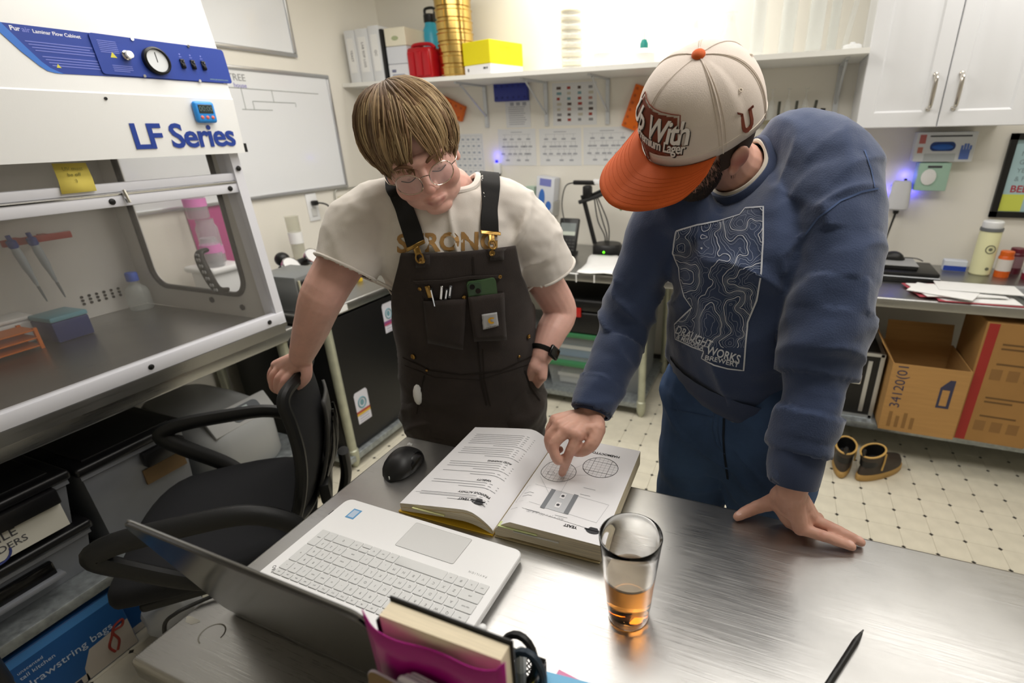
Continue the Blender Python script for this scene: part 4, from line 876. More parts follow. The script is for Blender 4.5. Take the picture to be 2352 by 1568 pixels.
# ------------------------------------------------------------------ under the left back counter
s0 = .0905
def greenbin(label, x, y, z, w, d, hh, blue):
    q = Thing('clear_bin', label, 'storage bin', (x, y, z)); M_cb = clearmat('bin_clear', '#c3c9cc', .35, .2)
    q.part('tub', [g_loft([[(sx*w/2*k, sy*d/2*k, zz) for sx, sy in ((1, -1), (1, 1), (-1, 1), (-1, -1))] for k, zz in ((.9, 0), (1, hh))])], M_cb)
    q.part('lid', [g_rbox(w+.03, d+.03, .03, .01, 2, (0, 0, hh+.012))], mat('lid_green', '#3f7d52', .4))
    q.part('contents', [g_rbox(w*.72, d*.75, hh*.5, .01, 1, (0, 0, hh*.28))], mat('blue_pack' if blue else 'white_pack', '#4a86b4' if blue else '#d3d6d6', .5))
    q.part('pack_label', [g_b(-w*.36, w*.36, -d*.376-.012, -d*.376-.008, hh*.42, hh*.56)], M_paper)
greenbin('clear bin with green lid and white packs on the lower shelf, bottom one', -1.02, 2.78, s0, .34, .40, .15, False)
greenbin('clear bin with green lid and blue packs, upper one under the black toolbox', -1.02, 2.78, s0+.178, .34, .40, .16, True)
q = Thing('toolbox', 'black toolbox with a red latch stacked on the green lidded bins', 'toolbox', (-1.02, 2.77, s0+.368)); q.part('case', [g_rbox(.38, .4, .13, .015, 3, (0, 0, .065))], M_black); q.part('lid', [g_rbox(.385, .405, .075, .02, 3, (0, 0, .17))], M_black); q.part('latch', [g_rbox(.05, .015, .055, .006, 2, (.03, -.206, .13))], mat('latch_red', '#c0221c', .4))
q = Thing('grey_tote', 'grey tote standing right of the toolbox on the lower shelf', 'storage bin', (-.725, 2.83, s0)); q.part('tub', [g_loft([[(sx*.095*k, sy*.22*k, zz) for sx, sy in ((1, -1), (1, 1), (-1, 1), (-1, -1))] for k, zz in ((.85, 0), (1, .44))])], clearmat('tote_grey', '#8d9193', .75, .3)); q.part('lid', [g_rbox(.2, .45, .03, .008, 2, (0, 0, .455))], mat('tote_lid', '#75787a', .4))
q = Thing('grey_tote', 'grey tote at the left end of the lower shelf behind the watch', 'storage bin', (-1.35, 2.80, s0)); q.part('tub', [g_loft([[(sx*.13*k, sy*.2*k, zz) for sx, sy in ((1, -1), (1, 1), (-1, 1), (-1, -1))] for k, zz in ((.85, 0), (1, .3))])], MATS['tote_grey']); q.part('lid', [g_rbox(.28, .42, .03, .008, 2, (0, 0, .315))], MATS['tote_lid'])

# ------------------------------------------------------------------ right: wall things
p = py(2168, 333, PW-.06); gx = p.x
def glovebox(label, cx, zb, w, hh, dp, colr, kind):
    q = Thing('glove_box', label, 'glove box', (cx, PW, zb)); f = -dp-.0005
    q.part('carton', [g_rbox(w, dp, hh, .004, 2, (0, -dp/2, hh/2))], mat('gb'+colr, colr, .5))
    if kind == 'big':
        q.part('opening', [tr(g_rbox(.105, .042, .002, .02, 5, axis=2), basis((-.01, f, hh*.52), (1, 0, 0), (0, 0, 1), (0, -1, 0)))], mat('opening_rim', '#24407c', .5))
        q.part('gloves', [g_ell(.045, .012, .014, (-.01, f, hh*.50), 20, 10)], mat('glove_royal', '#2a62b8', .5))
        q.part('print_red', [g_b(-.112, -.085, f-.0003, f, hh*.62, hh*.92)], mat('pr_red', '#b86a66', .6)); q.part('print_red', [g_b(-.112, -.09, f-.0003, f, hh*.3, hh*.5)], mat('pr_red2', '#c07a6a', .6))
        q.part('title_print', [g_b(-.07, .1, f-.0003, f, hh*.84, hh*.89)], M_ink)
        q.part('print_panel', [g_b(-.08, .05, f-.0002, f, 0.004, hh*.28)], mat('pr_grey', '#b9bfc0', .6))
        hnd = [g_rbox(.04, .0012, .045, .0005, 1, (.085, f, hh*.25))]+[g_b(.066+.0115*k, .0745+.0115*k, f-.0005, f+.0005, hh*.4, hh*(.55+.06*(k in (1, 2)))) for k in range(4)]
        q.part('hand_print', hnd, mat('pr_hand', '#5c77be', .6))
    else:
        q.part('tissue', [g_loft([[(-.02+.03*math.cos(a)*k, -dp-.002-.012*kk, hh*.5+.035*math.sin(a)*k) for a in [2*PI*i/14 for i in range(14)]] for k, kk in ((1, 0), (1.1, .6), (.6, 1))])], M_paper); q.part('title_print', [g_b(-.03, .03, f-.0003, f, hh*.82, hh*.9)], M_ink)
    return q
glovebox('white glove box with blue oval opening mounted under the wall cabinet', gx, 1.352, .245, .135, .09, '#d7dadc', 'big')
glovebox('mint green wipes box with a loose tissue below the glove box', gx-.02, 1.215, .135, .132, .085, '#a9cbb8', 'wipes')
# white wall lamp with blue glow and cord
p = py(2066, 450, PW-.05)
q = Thing('wall_lamp', 'white rounded wall device glowing blue behind, hanging on a cord', 'lamp', (p.x, PW, p.z-.07))
q.part('shade', [g_loft([[(.05*k*sq(2*PI*i/24, .6)[0], -.045+.04*k*sq(2*PI*i/24, .6)[1], zz) for i in range(24)] for zz, k in ((0, .7), (.008, .95), (.03, 1), (.11, .92), (.14, .8), (.147, .6))])], mat('lamp_white', '#d9dade', .4))
q.part('top_knob', [g_ell(.008, .008, .006, (.012, -.045, .151), 10, 8)], M_black); q.part('bottom_cap', [g_lathe([(.012, -.02), (.016, 0), (.02, .004)], 14, (0, -.045, 0))], M_black)
q.part('cord', [g_tube([(0, -.045, -.015), (-.015, -.05, -.12), (-.035, -.06, -.29)], [.006, .004, .004], 8)], M_black)
q.part('blue_backlight', [g_b(-.04, .04, -.006, -.001, .05, .12)], mat('blue_emitter2', '#2222ff', .4, emit=3))
for dx in (-.062, .062):
    ld = bpy.data.lights.new('blue_glow', 'POINT'); ld.energy = .08; ld.color = (.10, .08, 1); ld.shadow_soft_size = .012; lo = bpy.data.objects.new('blue_glow', ld); C.objects.link(lo); lo.location = (p.x+dx, PW-.02, p.z+.02)
ld = bpy.data.lights.new('blue_glow', 'POINT'); ld.energy = .09; ld.color = (.10, .08, 1); ld.shadow_soft_size = .012; lo = bpy.data.objects.new('blue_glow', ld); C.objects.link(lo); lo.location = (p.x+.01, PW-.02, p.z+.10)
# framed poster
a, b = py(2324, 306, PW), py(2266, 497, PW)
q = Thing('framed_poster', 'black framed pale blue beer poster cut by the right edge', 'picture', (a.x+.17, PW, (a.z+b.z)/2)); hh = (a.z-b.z)/2
for s in ((-.17, .17, hh-.028, hh), (-.17, .17, -hh, -hh+.028), (-.17, -.142, -hh, hh), (.142, .17, -hh, hh)): q.part('frame_rail', [g_b(s[0], s[1], -.02, 0, s[2], s[3])], M_black)
q.part('poster', [g_b(-.145, .145, -.008, -.002, -hh+.025, hh-.025)], mat('poster_blue', '#a9c6ca', .5))
B = lambda x, z: basis((x, -.0086, z), (1, 0, 0), (0, 0, 1), (0, -1, 0))
q.part('poster_title', [tr(g_text('BEER', .045, .0003, 'LEFT', bold=.001), B(-.115, -.06))], mat('poster_red', '#a83a44', .6)); q.part('poster_title', [tr(g_text('DRINK', .04, .0003, 'LEFT', bold=.001), B(-.04, -.105))], MATS['poster_red'])
q.part('yellow_note', [g_b(-.14, -.05, -.0095, -.0085, -hh+.03, -hh+.11)], mat('note_lime', '#cfd75a', .6))
for k in range(5): q.part('poster_text', [tr(g_text(['WHAT', 'MAKES', 'GOOD', 'YEAST', '& FINE'][k], .03, .0003, 'LEFT'), B(-.11, .14-.038*k))], mat('poster_grey', '#7f9296', .6))

# ------------------------------------------------------------------ right counter things
q = Thing('black_laptop', 'closed black laptop with grey lid on the right counter', 'laptop', (.56, 2.93, BZ), -.03)
q.part('base', [g_rbox(.37, .27, .022, .008, 2, (0, 0, .012))], M_black); q.part('silver_edge', [g_rbox(.365, .26, .006, .003, 1, (0, -.002, .026))], mat('edge_silver', '#8e9092', .35, .5)); q.part('lid', [g_rbox(.36, .25, .018, .008, 2, (0, .004, .038))], M_black)
q = Thing('notebook', 'grey covered notebook lying on the closed black laptop', 'notebook', (.50, 2.95, BZ+.0475), -.03); q.part('pages', [g_rbox(.31, .19, .018, .003, 1, (0, 0, .009))], M_black); q.part('cover', [g_rbox(.312, .192, .004, .001, 1, (0, 0, .02))], mat('cover_grey', '#9fa09f', .5))
def mouse_g(L_, W_, H_):
    rings = []
    for k in range(11):
        t_ = k/10; y = -L_/2+L_*t_; w = W_/2*(1-.18*abs(2*t_-1.1)**2.5)*math.sqrt(max(.02, 1-abs(2*t_-1)**4)); hgt = H_*(math.sin(PI*(.12+.8*t_))**.75)*math.sqrt(max(.03, 1-abs(2*t_-1)**5))
        rings.append([(w*math.cos(a)*(1.0 if math.sin(a) < .1 else 1), y, max(.0, .004+hgt*math.sin(a)**.9)) if math.sin(a) >= 0 else (w*.94*math.cos(a), y, .0) for a in [2*PI*i/24 for i in range(24)]])
    return g_loft(rings)
q = Thing('computer_mouse', 'black mouse resting on the grey notebook by the wall', 'mouse', (.56, 2.98, BZ+.0705), 1.4); q.part('shell', [mouse_g(.105, .062, .036)], M_black, smooth=50); q.part('cable', [g_tube(spline([(0, -.05, .012), (.0, -.10, .012), (-.0, -.13, .002)], 6), .0025, 6)], M_black)
q = Thing('small_carton', 'little blue and white carton by the wall on the right counter', 'box', (.865, 3.12, BZ), -.1); q.part('carton', [g_rbox(.10, .05, .055, .003, 1, (0, 0, .0275))], mat('carton_pale', '#cfd4dc', .5)); q.part('blue_band', [g_b(-.048, .048, -.0256, -.025, .003, .028)], mat('band_blue', '#1f3f9c', .5))
q = Thing('steel_bottle', 'cream insulated bottle with white lid and round emblem on the right counter', 'bottle', (.965, 3.08, BZ))
q.part('flask', [g_lathe([(.04, 0), (.045, .006), (.045, .205), (.042, .215)], 28)], mat('bottle_cream', '#e2e0b2', .35)); q.part('collar', [g_lathe([(.0455, .212), (.047, .214), (.047, .226), (.0455, .228)], 28)], mat('collar_grey', '#6a6d6e', .4)); q.part('lid', [g_lathe([(.04, .226), (.042, .23), (.042, .255), (.038, .26)], 28)], M_white)
B = basis((.004, -.0455, .13), (1, 0, 0), (0, 0, 1), (0, -1, 0)); q.part('emblem', [tr(g_lathe([(.017, 0), (.021, 0), (.021, .0008), (.017, .0008)], 24, cap0=False, cap1=False), B), tr(g_cyl(.008, .0008, 16), B)], mat('emblem_grey', '#6d6d58', .6)); B.translation = (.012, -.0445, .035); q.part('emblem_small', [tr(g_cyl(.008, .0008, 16), B)], MATS['emblem_grey'])
def pill(label, x, y, r, hh, body, capc, lab):
    q = Thing('supplement_bottle', label, 'bottle', (x, y, BZ)); q.part('body', [g_lathe([(r, 0), (r*1.02, .004), (r*1.02, hh*.78), (r*.85, hh*.84)], 24)], mat('pb'+body, body, .35)); q.part('label', [g_lathe([(r*1.025, hh*.25), (r*1.035, hh*.25), (r*1.035, hh*.7), (r*1.025, hh*.7)], 24)], mat('pl'+lab, lab, .45)); q.part('cap', [g_lathe([(r*.9, hh*.83), (r*.92, hh*.85), (r*.92, hh*.98), (r*.86, hh)], 24)], mat('pc'+capc, capc, .4))
pill('orange spice bottle with white label beside the cream bottle', 1.045, 3.05, .03, .125, '#cf5a12', '#d9641a', '#d6cfc8'); pill('dark red bottle behind the white labelled bottle, right edge', 1.115, 3.14, .032, .125, '#5c1f2c', '#6a1f30', '#8f6f74'); pill('white labelled bottle with maroon base at the right edge', 1.155, 3.03, .036, .12, '#7a1830', '#d6d4d2', '#d2ccd0')
# pile of papers
pl_ = Thing('paper_pile', 'loose pile of white papers and red folders on the right counter', 'papers', (.74, 2.63, BZ))
M_fold = mat('folder_red', '#b04a56', .6)
random.seed(5)
for k, (cx, cy, w, d, a, mt, z) in enumerate(((.08, -.035, .30, .17, .05, M_fold, .003), (.08, -.03, .29, .165, .04, M_paper, .007), (-.02, .03, .26, .2, .2, M_fold, .011), (.0, .02, .27, .2, .25, M_paper, .015), (-.03, -.02, .24, .17, -.42, M_paper, .021), (.11, .06, .30, .16, -.08, M_paper, .025), (.05, .0, .28, .13, .1, M_paper, .018))):
    pl_.part('folder' if mt is M_fold else 'paper_sheet', [mv(g_box(w, d, .003), (cx, cy, z), (0.02*math.sin(k), .015*math.cos(2*k), a))], mt)
solo('clear_sleeve', [g_rbox(.2, .24, .012, .004, 1, (0, 0, .006)), g_b(.02, .07, -.02, .03, .0125, .016)], clearmat('sleeve_clear', '#c3c8ca', .5, .15), 'clear plastic sleeve with papers at the right end of the counter', 'sleeve', (1.10, 2.72, BZ), .1)

# ------------------------------------------------------------------ under the right counter
L0 = .193
q = Thing('flight_case', 'black flight case with aluminium edges on the lower shelf behind the sleeve', 'case', (.375, 2.80, L0))
q.part('shell', [g_rbox(.33, .42, .34, .004, 1, (0, 0, .17))], M_black)
for sx in (-1, 1):
    for z in (0.006, .334): q.part('edge_rail', [g_b(sx*.165-.008, sx*.165+.008, -.214, .214, z-.008, z+.008)], M_alu)
    q.part('edge_rail', [g_b(sx*.165-.009, sx*.165+.009, -.216, -.198, 0, .34)], M_alu); q.part('inner_rail', [g_b(sx*.118-.009, sx*.118+.009, -.2145, -.2095, .03, .30)], M_alu)
for z in (.006, .334, ): q.part('edge_rail', [g_b(-.17, .17, -.216, -.200, z-.008, z+.008)], M_alu)
q.part('latch', [g_rbox(.04, .012, .05, .003, 1, (.075, -.214, .2))], M_chrome)
# open carton with number
a, b, c, d = py(1958, 812, 2.49), py(2135, 838, 2.49), py(1952, 995, 2.49), py(2112, 1003, 2.49)
cx, cw = .735, .30
q = Thing('open_carton', 'open brown cardboard carton printed 34120 standing on the lower shelf', 'box', (cx-.02, 2.655, L0)); hh = .34
for nm, s in (('front_wall', (-cw/2, cw/2, -.16, -.155, 0, hh)), ('back_wall', (-cw/2, cw/2, .155, .16, 0, hh)), ('side_wall', (-cw/2, -cw/2+.005, -.155, .155, 0, hh)), ('side_wall', (cw/2-.005, cw/2, -.155, .155, 0, hh)), ('floor_panel', (-cw/2, cw/2, -.155, .155, 0, .005))): q.part(nm, [g_b(*s)], M_card)
q.part('flap', [tr(g_b(-.1, 0, -.15, .15, 0, .004), basis((-cw/2, 0, hh), Vector((.55, 0, -.83)), (0, 1, 0), Vector((.83, 0, .55))))], M_card)
q.part('flap', [tr(g_b(-.14, .14, 0, .10, 0, .004), basis((0, .158, hh), (1, 0, 0), Vector((0, .3, .95)), Vector((0, -.95, .3))))], M_card)
B = lambda x, z: basis((x, -.1605, z), (0, 0, 1), (-1, 0, 0), (0, -1, 0)); M_prb = mat('print_navy', '#3a3a52', .7)
q.part('number_print', [tr(g_text('34120(01', .058, .0003, 'LEFT'), B(-.105, .12))], M_prb)
q.part('logo_print', [tr(g_prism([(0, 0), (.14, 0), (.14, .02), (.1, .05), (0, .05)], .0003), B(.10, .15)), ], M_prb); q.part('logo_window', [tr(g_b(.012, .09, .012, .04, .0004, .0007), B(.10, .15))], M_card)
for k in range(4): q.part('small_print', [g_b(-.12+.03*k, -.105+.03*k, -.1608, -.1605, .02, .10-.02*(k % 2))], mat('print_tan', '#8f6a3c', .7))
q = Thing('tall_carton', 'tall brown carton with red stripe and printed panels on the lower shelf', 'box', (1.005, 2.66, L0), -.03); tw, th_ = .265, .565
q.part('carton', [g_rbox(tw, .30, th_, .003, 1, (0, 0, th_/2))], mat('cardboard_dark', '#a37a45', .75, var=.06, vscale=6))
q.part('red_stripe', [g_b(-tw/2+.008, -tw/2+.045, -.1508, -.15, .004, th_-.004)], mat('stripe_red', '#9c2a24', .6))
for zz in (.30, .05):
    for k, (ww, dz) in enumerate(((.15, .17), (.10, .15), (.13, .08))): q.part('print_line', [g_b(-.06, -.06+ww, -.1508, -.15, zz+dz, zz+dz+.008)], mat('print_brown', '#6b4f2c', .7))
    for k in range(3): q.part('print_block', [g_b(-.07+.06*k, -.03+.06*k, -.1506, -.15, zz+.01, zz+.06)], mat('print_tan2', '#8c673a', .7))
    q.part('print_mark', [g_b(.085, .105, -.1508, -.15, zz+.16, zz+.185)], mat('print_orange', '#a8542a', .7))
q = Thing('white_cloth', 'crumpled white cloth with teal edge on the lower shelf at right', 'cloth', (1.32, 2.70, L0))
V = []; n = 18
for j in range(n):
    for i in range(n):
        x, y = -.17+.4*i/(n-1), -.17+.4*j/(n-1); e = min(i, j, n-1-i, n-1-j)/3; V.append((x, y, .004+min(1, e)*(.07+.07*mnoise.noise(Vector((x*7, y*7, 1)))+.03*mnoise.noise(Vector((x*19, y*19, 4))))))
F = [(j*n+i, j*n+i+1, (j+1)*n+i+1, (j+1)*n+i) for j in range(n-1) for i in range(n-1)]
o = q.part('cloth', [(V, F)], mat('cloth_white', '#c9c2b8', .9), smooth=60); o.modifiers.new('thick', 'SOLIDIFY').thickness = .003
q.part('teal_hem', [g_tube([(-.1, -.172, .004), (.05, -.175, .004), (.22, -.175, .004)], .006, 8)], mat('teal_cloth', '#3f8f80', .8))
q = Thing('work_glove', 'royal blue rubber glove on the white cloth at the right edge', 'glove', (1.33, 2.66, L0+.15))
gl = [g_tube(spline([(-.06, .0, .03), (-.02, -.01, .035), (.05, -.03, .0), (.11, -.04, -.03)], 5), [.018, .02, .022, .025, .027, .03, .032, .035, .037, .04, .04, .04, .04, .04, .04, .04], 12)]+[g_tube(spline([(-.04+.01*k, 0, .03), (-.055+.012*k, .0, .07), (-.05+.02*k, 0, .105-.012*abs(k-1))], 4), [.011]*8+[.006], 8) for k in range(3)]
q.part('glove', gl, mat('glove_deep', '#1f3f96', .45))
# cable on the wall under the counter
solo('hanging_cable', g_tube(spline([(.40, YB-.03, .76), (.39, YB-.05, .66), (.36, YB-.05, .6), (.40, YB-.05, .55), (.385, YB-.04, .42)], 6), .008, 8), M_black, 'black cable hanging on the wall under the right counter', 'cable')
solo('wall_pipe', g_tube([(1.30, YB-.05, .70), (1.36, YB-.06, .45), (1.48, YB-.06, .36)], .014, 8), mat('hose_grey', '#6f6a60', .5), 'grey hose against the wall behind the white cloth', 'hose')
# ------------------------------------------------------------------ pair of ankle boots
def boot(label, x, y, rz):
    q = Thing('ankle_boot', label, 'boot', (x, y, 0), rz)      # local +y is the toe
    M_bt = mat('boot_brown', '#3b322a', .6, bump=.15, bscale=150); M_sole = mat('boot_sole', '#b08c50', .6); M_trim = mat('boot_trim', '#c8a25c', .6)
    def foot(k, z): 
        out = []
        for i in range(28):
            a = 2*PI*i/28; c_, s_ = math.cos(a), math.sin(a); y_ = .135*s_; w = .042+.008*max(0, s_)-.004*max(0, -s_); out.append((w*c_*k, y_*k+.02, z))
        return out
    q.part('sole', [g_loft([foot(1.0, 0), foot(1.06, .008), foot(1.06, .028), foot(1.02, .034)])], M_sole)
    rings = [foot(1.0, .034), foot(.98, .055)]
    for z, fy, ly, w in ((.075, .07, .075, .042), (.095, -.02, .075, .043), (.12, -.045, .062, .042), (.145, -.05, .058, .043)):
        rings.append([(w*math.cos(2*PI*i/28), (fy if z > .08 else .02)+(ly if z > .08 else .12)*math.sin(2*PI*i/28), z+.012*math.sin(2*PI*i/28)*(z > .1)) for i in range(28)])
    q.part('upper', [g_loft(rings, True, False)], M_bt, smooth=60)
    top = rings[-1]; q.part('collar_lining', [g_loft([[(p[0]*.93, (p[1]+.05)*.93-.05, p[2]-.002) for p in top], [(p[0]*.9, (p[1]+.05)*.9-.05, p[2]-.06) for p in top]], False, True), g_tube(spline([(0, -.105, .13), (0, -.112, .165), (0, -.104, .15)], 4), .008, 8)], M_black)
    q.part('trim', [g_tube([(p[0]*1.02, (p[1]+.05)*1.02-.05, p[2]) for p in top]+[tuple(top[0])], .0045, 6)], M_trim)
    for s in (-1, 1): q.part('gusset_trim', [g_tube([(s*.044, -.02, .145), (s*.047, -.025, .10), (s*.047, -.03, .06)], .004, 6)], M_trim)
boot('left boot of the brown ankle pair by the case, tan trimmed', .435, 2.42, -.12); boot('right boot of the brown ankle pair, nearer the cartons, tan trimmed', .575, 2.395, -.8)

# peg board with glass stems on the wall under the shelf, behind the second person's shoulder
q = Thing('glass_rack', 'wall rack of dark pegs and thin glass stems under the shelf right end', 'rack', (.02, PW, 1.56))
q.part('board', [g_b(-.20, .20, -.05, -.002, -.02, 0)], mat('rack_wood', '#8b8468', .6))
for k, x in enumerate((-.17, -.09, -.005, .08)): q.part('peg', [g_tube([(x, -.03, 0), (x+.008*(k == 3), -.03, .09)], .007, 8)], mat('peg_dark', '#4a4a40', .5))
q.part('brush', [g_tube([(.12, -.03, 0), (.125, -.03, .05)], .012, 8)], M_black)
for x in (-.13, -.05, .035): q.part('glass_stem', [g_lathe([(.016, 0), (.018, .05), (.012, .09), (.004, .1), (.004, .14), (.012, .15)], 14, (x, -.03, 0))], M_gl2)
# ------------------------------------------------------------------ white laptop, lid towards the camera
TZT = TZ+.0004
LA = math.radians(-.9)
lp = Thing('laptop', 'open white and silver laptop with its lid back towards the camera', 'laptop', (-.7085, .5885, TZT), LA)
# local: x along the front edge (0 .. .3806), y towards the hinge is negative
LW, LD, LH = .3806, .2555, .0185
M_lapw = mat('laptop_white', '#f0f0f0', .32, .0); M_lapk = mat('laptop_key', '#d9dad9', .4); M_lapg = mat('laptop_lid_silver', '#68686b', .2, 1); M_lape = mat('laptop_edge', '#b9babc', .25, .9)
def rr(x0, x1, y0, y1, r, n=5): return rrect(x0, x1, y0, y1, r, n)
o_ = rr(0, LW, -LD, 0, .014)
lp.part('base', [g_loft([[(x+.006*(1 if x < .19 else -1), y*.985-.002, .002) for x, y in o_], [(x, y, .008) for x, y in o_], [(x, y, LH-.002) for x, y in o_], [(x+.0012*(1 if x < .19 else -1), y+(.0012 if y < -.1 else -.0012), LH) for x, y in o_]])], M_lapw, smooth=25)
for fx_ in (.03, .35):
    for fy in (-.03, -.225): lp.part('rubber_foot', [g_cyl(.008, .002, 12, (fx_, fy, 0))], M_black)
lp.part('trackpad', [g_loft([[(x, y, LH) for x, y in rr(.168, .286, -.068, -.0095, .003)], [(x, y, LH+.0004) for x, y in rr(.168, .286, -.068, -.0095, .003)]])], mat('trackpad', '#d6d6d5', .35))
lp.part('trackpad_groove', [g_tube([(x, y, LH+.0002) for x, y in rr(.168, .286, -.068, -.0095, .003)]+[(.286, -.0125, LH+.0002)], .0004, 4)], mat('groove', '#8c8c88', .5))
st_ = lp.part('chip_sticker', [g_b(.034, .053, -.045, -.021, LH, LH+.0005)], mat('sticker_blue', '#5f9fd0', .3)); lp.part('sticker_panel', [g_b(.037, .050, -.042, -.024, LH+.0005, LH+.0007)], mat('sticker_pale', '#b9cbe0', .3), st_)
lp.part('usb_dongle', [g_b(-.008, .002, -.045, -.033, .006, .012)], M_black)
lp.part('port', [g_b(LW-.0006, LW+.0004, -.185, -.176, .008, .012)], M_blackgl); lp.part('port', [mv(g_cyl(.0025, .0006, 10), (LW-.0003, -.16, .010), (0, PI/2, 0))], M_blackgl)
# keyboard: rows from the space bar (near the trackpad) to the function row; x runs from number pad (0) to the tab side
def key(x0, x1, y0, y1, leg=None, ls=.0062):
    g_ = .0009
    w, d = x1-x0-2*g_, y1-y0-2*g_
    kk = (round(w, 4), round(d, 4))
    if kk not in KEYM: KEYM[kk] = mesh('key', g_loft([[(x, y, 0) for x, y in rr(-w/2, w/2, -d/2, d/2, .0012, 2)], [(x, y, .0009) for x, y in rr(-w/2, w/2, -d/2, d/2, .0012, 2)], [(x*.97, y*.96, .0013) for x, y in rr(-w/2, w/2, -d/2, d/2, .0012, 2)]]), M_lapk, 25)
    k = obj('key', KEYM[kk], lp.o); k.location = ((x0+x1)/2, (y0+y1)/2, LH+.0003)
    if leg:
        if leg not in LEGM: LEGM[leg] = mesh('legend', mv(g_text(leg, ls if len(leg) == 1 else .0036, .0001), (0, 0, .0014), (0, 0, PI)), mat('legend_grey', '#8a8a8a', .6), 0)
        obj('legend', LEGM[leg], k)
KEYM = {}; LEGM = {}
kx0, kx1 = .022, .3665; P_ = .01885; ry = -.084
rows = [  # (from tab side to number pad) widths in key units, legends
 [('ctrl', 1), ('fn', 1), ('#', 1), ('alt', 1), (' ', 5.02), ('alt', 1), ('ctrl', 1), ('<', 1), ('^v', 1), ('>', 1), ('0', 2), ('.', 1), ('enter', 1, 2)],
 [('shift', 2), ('Z', 1), ('X', 1), ('C', 1), ('V', 1), ('B', 1), ('N', 1), ('M', 1), (',', 1), ('.', 1), ('/', 1), ('shift', 2.03), ('1', 1), ('2', 1), ('3', 1), (None, 1)],
 [('caps lock', 1.6), ('A', 1), ('S', 1), ('D', 1), ('F', 1), ('G', 1), ('H', 1), ('J', 1), ('K', 1), ('L', 1), (';', 1), ("'", 1), ('enter', 1.42), ('4', 1), ('5', 1), ('6', 1), ('+', 1, 2)],
 [('tab', 1.3), ('Q', 1), ('W', 1), ('E', 1), ('R', 1), ('T', 1), ('Y', 1), ('U', 1), ('I', 1), ('O', 1), ('P', 1), ('[', 1), (']', 1), ('\\', .72+.0), ('7', 1), ('8', 1), ('9', 1), (None, 1)],
 [('~', .9), ('1', 1), ('2', 1), ('3', 1), ('4', 1), ('5', 1), ('6', 1), ('7', 1), ('8', 1), ('9', 1), ('0', 1), ('-', 1), ('=', 1), ('back', 1.12), ('num', 1), ('/', 1), ('*', 1), ('-', 1)],
]
tot = (kx1-kx0)
for r, row in enumerate(rows):
    ks = sum(k[1] for k in row); u = tot/ks; x = kx1; y = ry-P_*r
    for kd in row:
        lg, w = kd[0], kd[1]; tall = len(kd) > 2
        if lg is not None:
            if lg == '^v': key(x-w*u, x, y-P_*.48, y, None); key(x-w*u, x, y-P_, y-P_*.52, None)
            else: key(x-w*u, x, y-P_*(2 if tall else 1), y, lg if lg.strip() else None)
        x -= w*u
fl = ['esc']+['F%d' % i for i in range(1, 13)]+['prt', 'del', 'hm', 'pu', 'pd']
for i, lg in enumerate(fl):
    u = tot/len(fl); key(kx1-(i+1)*u, kx1-i*u, ry-P_*5-.0115, ry-P_*5, lg)
lp.part('speaker_mark', [mv(g_text('B&O', .008, .0001), (.018, ry-P_*5-.004, LH+.0001), (0, 0, PI*.72))], M_ink)
lp.part('model_mark', [mv(g_text('PAVILION', .0055, .0001, space=1.5), (.335, -.071, LH+.0001), (0, 0, PI))], mat('mark_grey', '#9a9a9a', .6))
# lid: hinge near the far edge of the base, leaning back towards the camera
th = math.radians(107.5); LL = .238
lx = Vector((1, 0, 0)); lup = Vector((0, -math.cos(th)*-1, 0))
lup = Vector((0, math.cos(th), math.sin(th))); ln_ = lx.cross(lup)
B = basis((0, -LD+.004, LH-.013), lx, lup, ln_)
lo_ = rr(0, LW, 0, LL, .016)
lid = lp.part('lid', [tr(g_loft([[(x, y, 0) for x, y in lo_], [(x, y, .0045) for x, y in lo_], [(x*.99+.0019, y*.99+.0012, .0062) for x, y in lo_]]), B)], M_lapg, smooth=25)
lp.part('screen', [tr(g_b(.006, LW-.006, .012, LL-.006, -.0012, -.0002), B)], mat('screen_glass', '#101214', .08), lid)
lp.part('lid_rim', [tr(g_tube([(x, y, .0002) for x, y in lo_]+[(lo_[0][0], lo_[0][1], .0002)], .0016, 6), B)], M_lape, lid)
lp.part('hinge_bar', [g_tube([(.05, -LD+.004, LH-.004), (.33, -LD+.004, LH-.004)], .006, 10)], M_lape)
# power cord
cd_ = Thing('charger_cable', 'thin black laptop power cord with ribbed plug on the table edge', 'cord', (-.735, .345, TZT))
cd_.part('plug', [g_tube([(.03, .0, .008), (-.004, .002, .007)], .0042, 10)]+[g_tube([(.004-.005*k, .0015, .0072), (.001-.005*k, .0018, .0071)], .0052, 10) for k in range(4)], M_black)
cd_.part('cable', [g_tube(spline([(-.008, .003, .007), (-.022, -.012, .005), (-.034, -.030, .004), (-.042, -.046, .003), (-.052, -.06, -.01), (-.056, -.068, -.06)], 6), .003, 8)], M_black)

# ------------------------------------------------------------------ open book
bk_ = Thing('open_book', 'thick open brewing book lying upside down to the camera, yellow edged cover', 'book', (-.407, .757, TZT), math.radians(1.5))
PWD, PHT = .198, .143            # page width, half height
def zprof(side, u):              # page surface height above the table, u 0 at the gutter .. 1 at the edge
    if side > 0: return .010+.030*min(1, (u/.16))**.55*(1-.10*u) if u > 0 else .010
    return .010+.034*math.sin(PI*min(1, (u/.30))*.5)**.8*(1-.72*max(0, (u-.2)/.8)**1.1) if u > 0 else .010
def pg(side, u, v, d=0):         # u across the page, v -1 near the camera .. 1 far
    return Vector((side*(.002+PWD*u), PHT*v, zprof(side, u)+d))
M_pgs = mat('page_edges', '#d8ccb0', .85, var=.25, vscale=30, stretch=(.3, .3, 40)); M_page = mat('book_page', '#ecebed', .7)
US = [0, .01, .025, .05, .08, .12, .16, .2, .25, .3, .4, .5, .6, .7, .8, .9, 1.0]
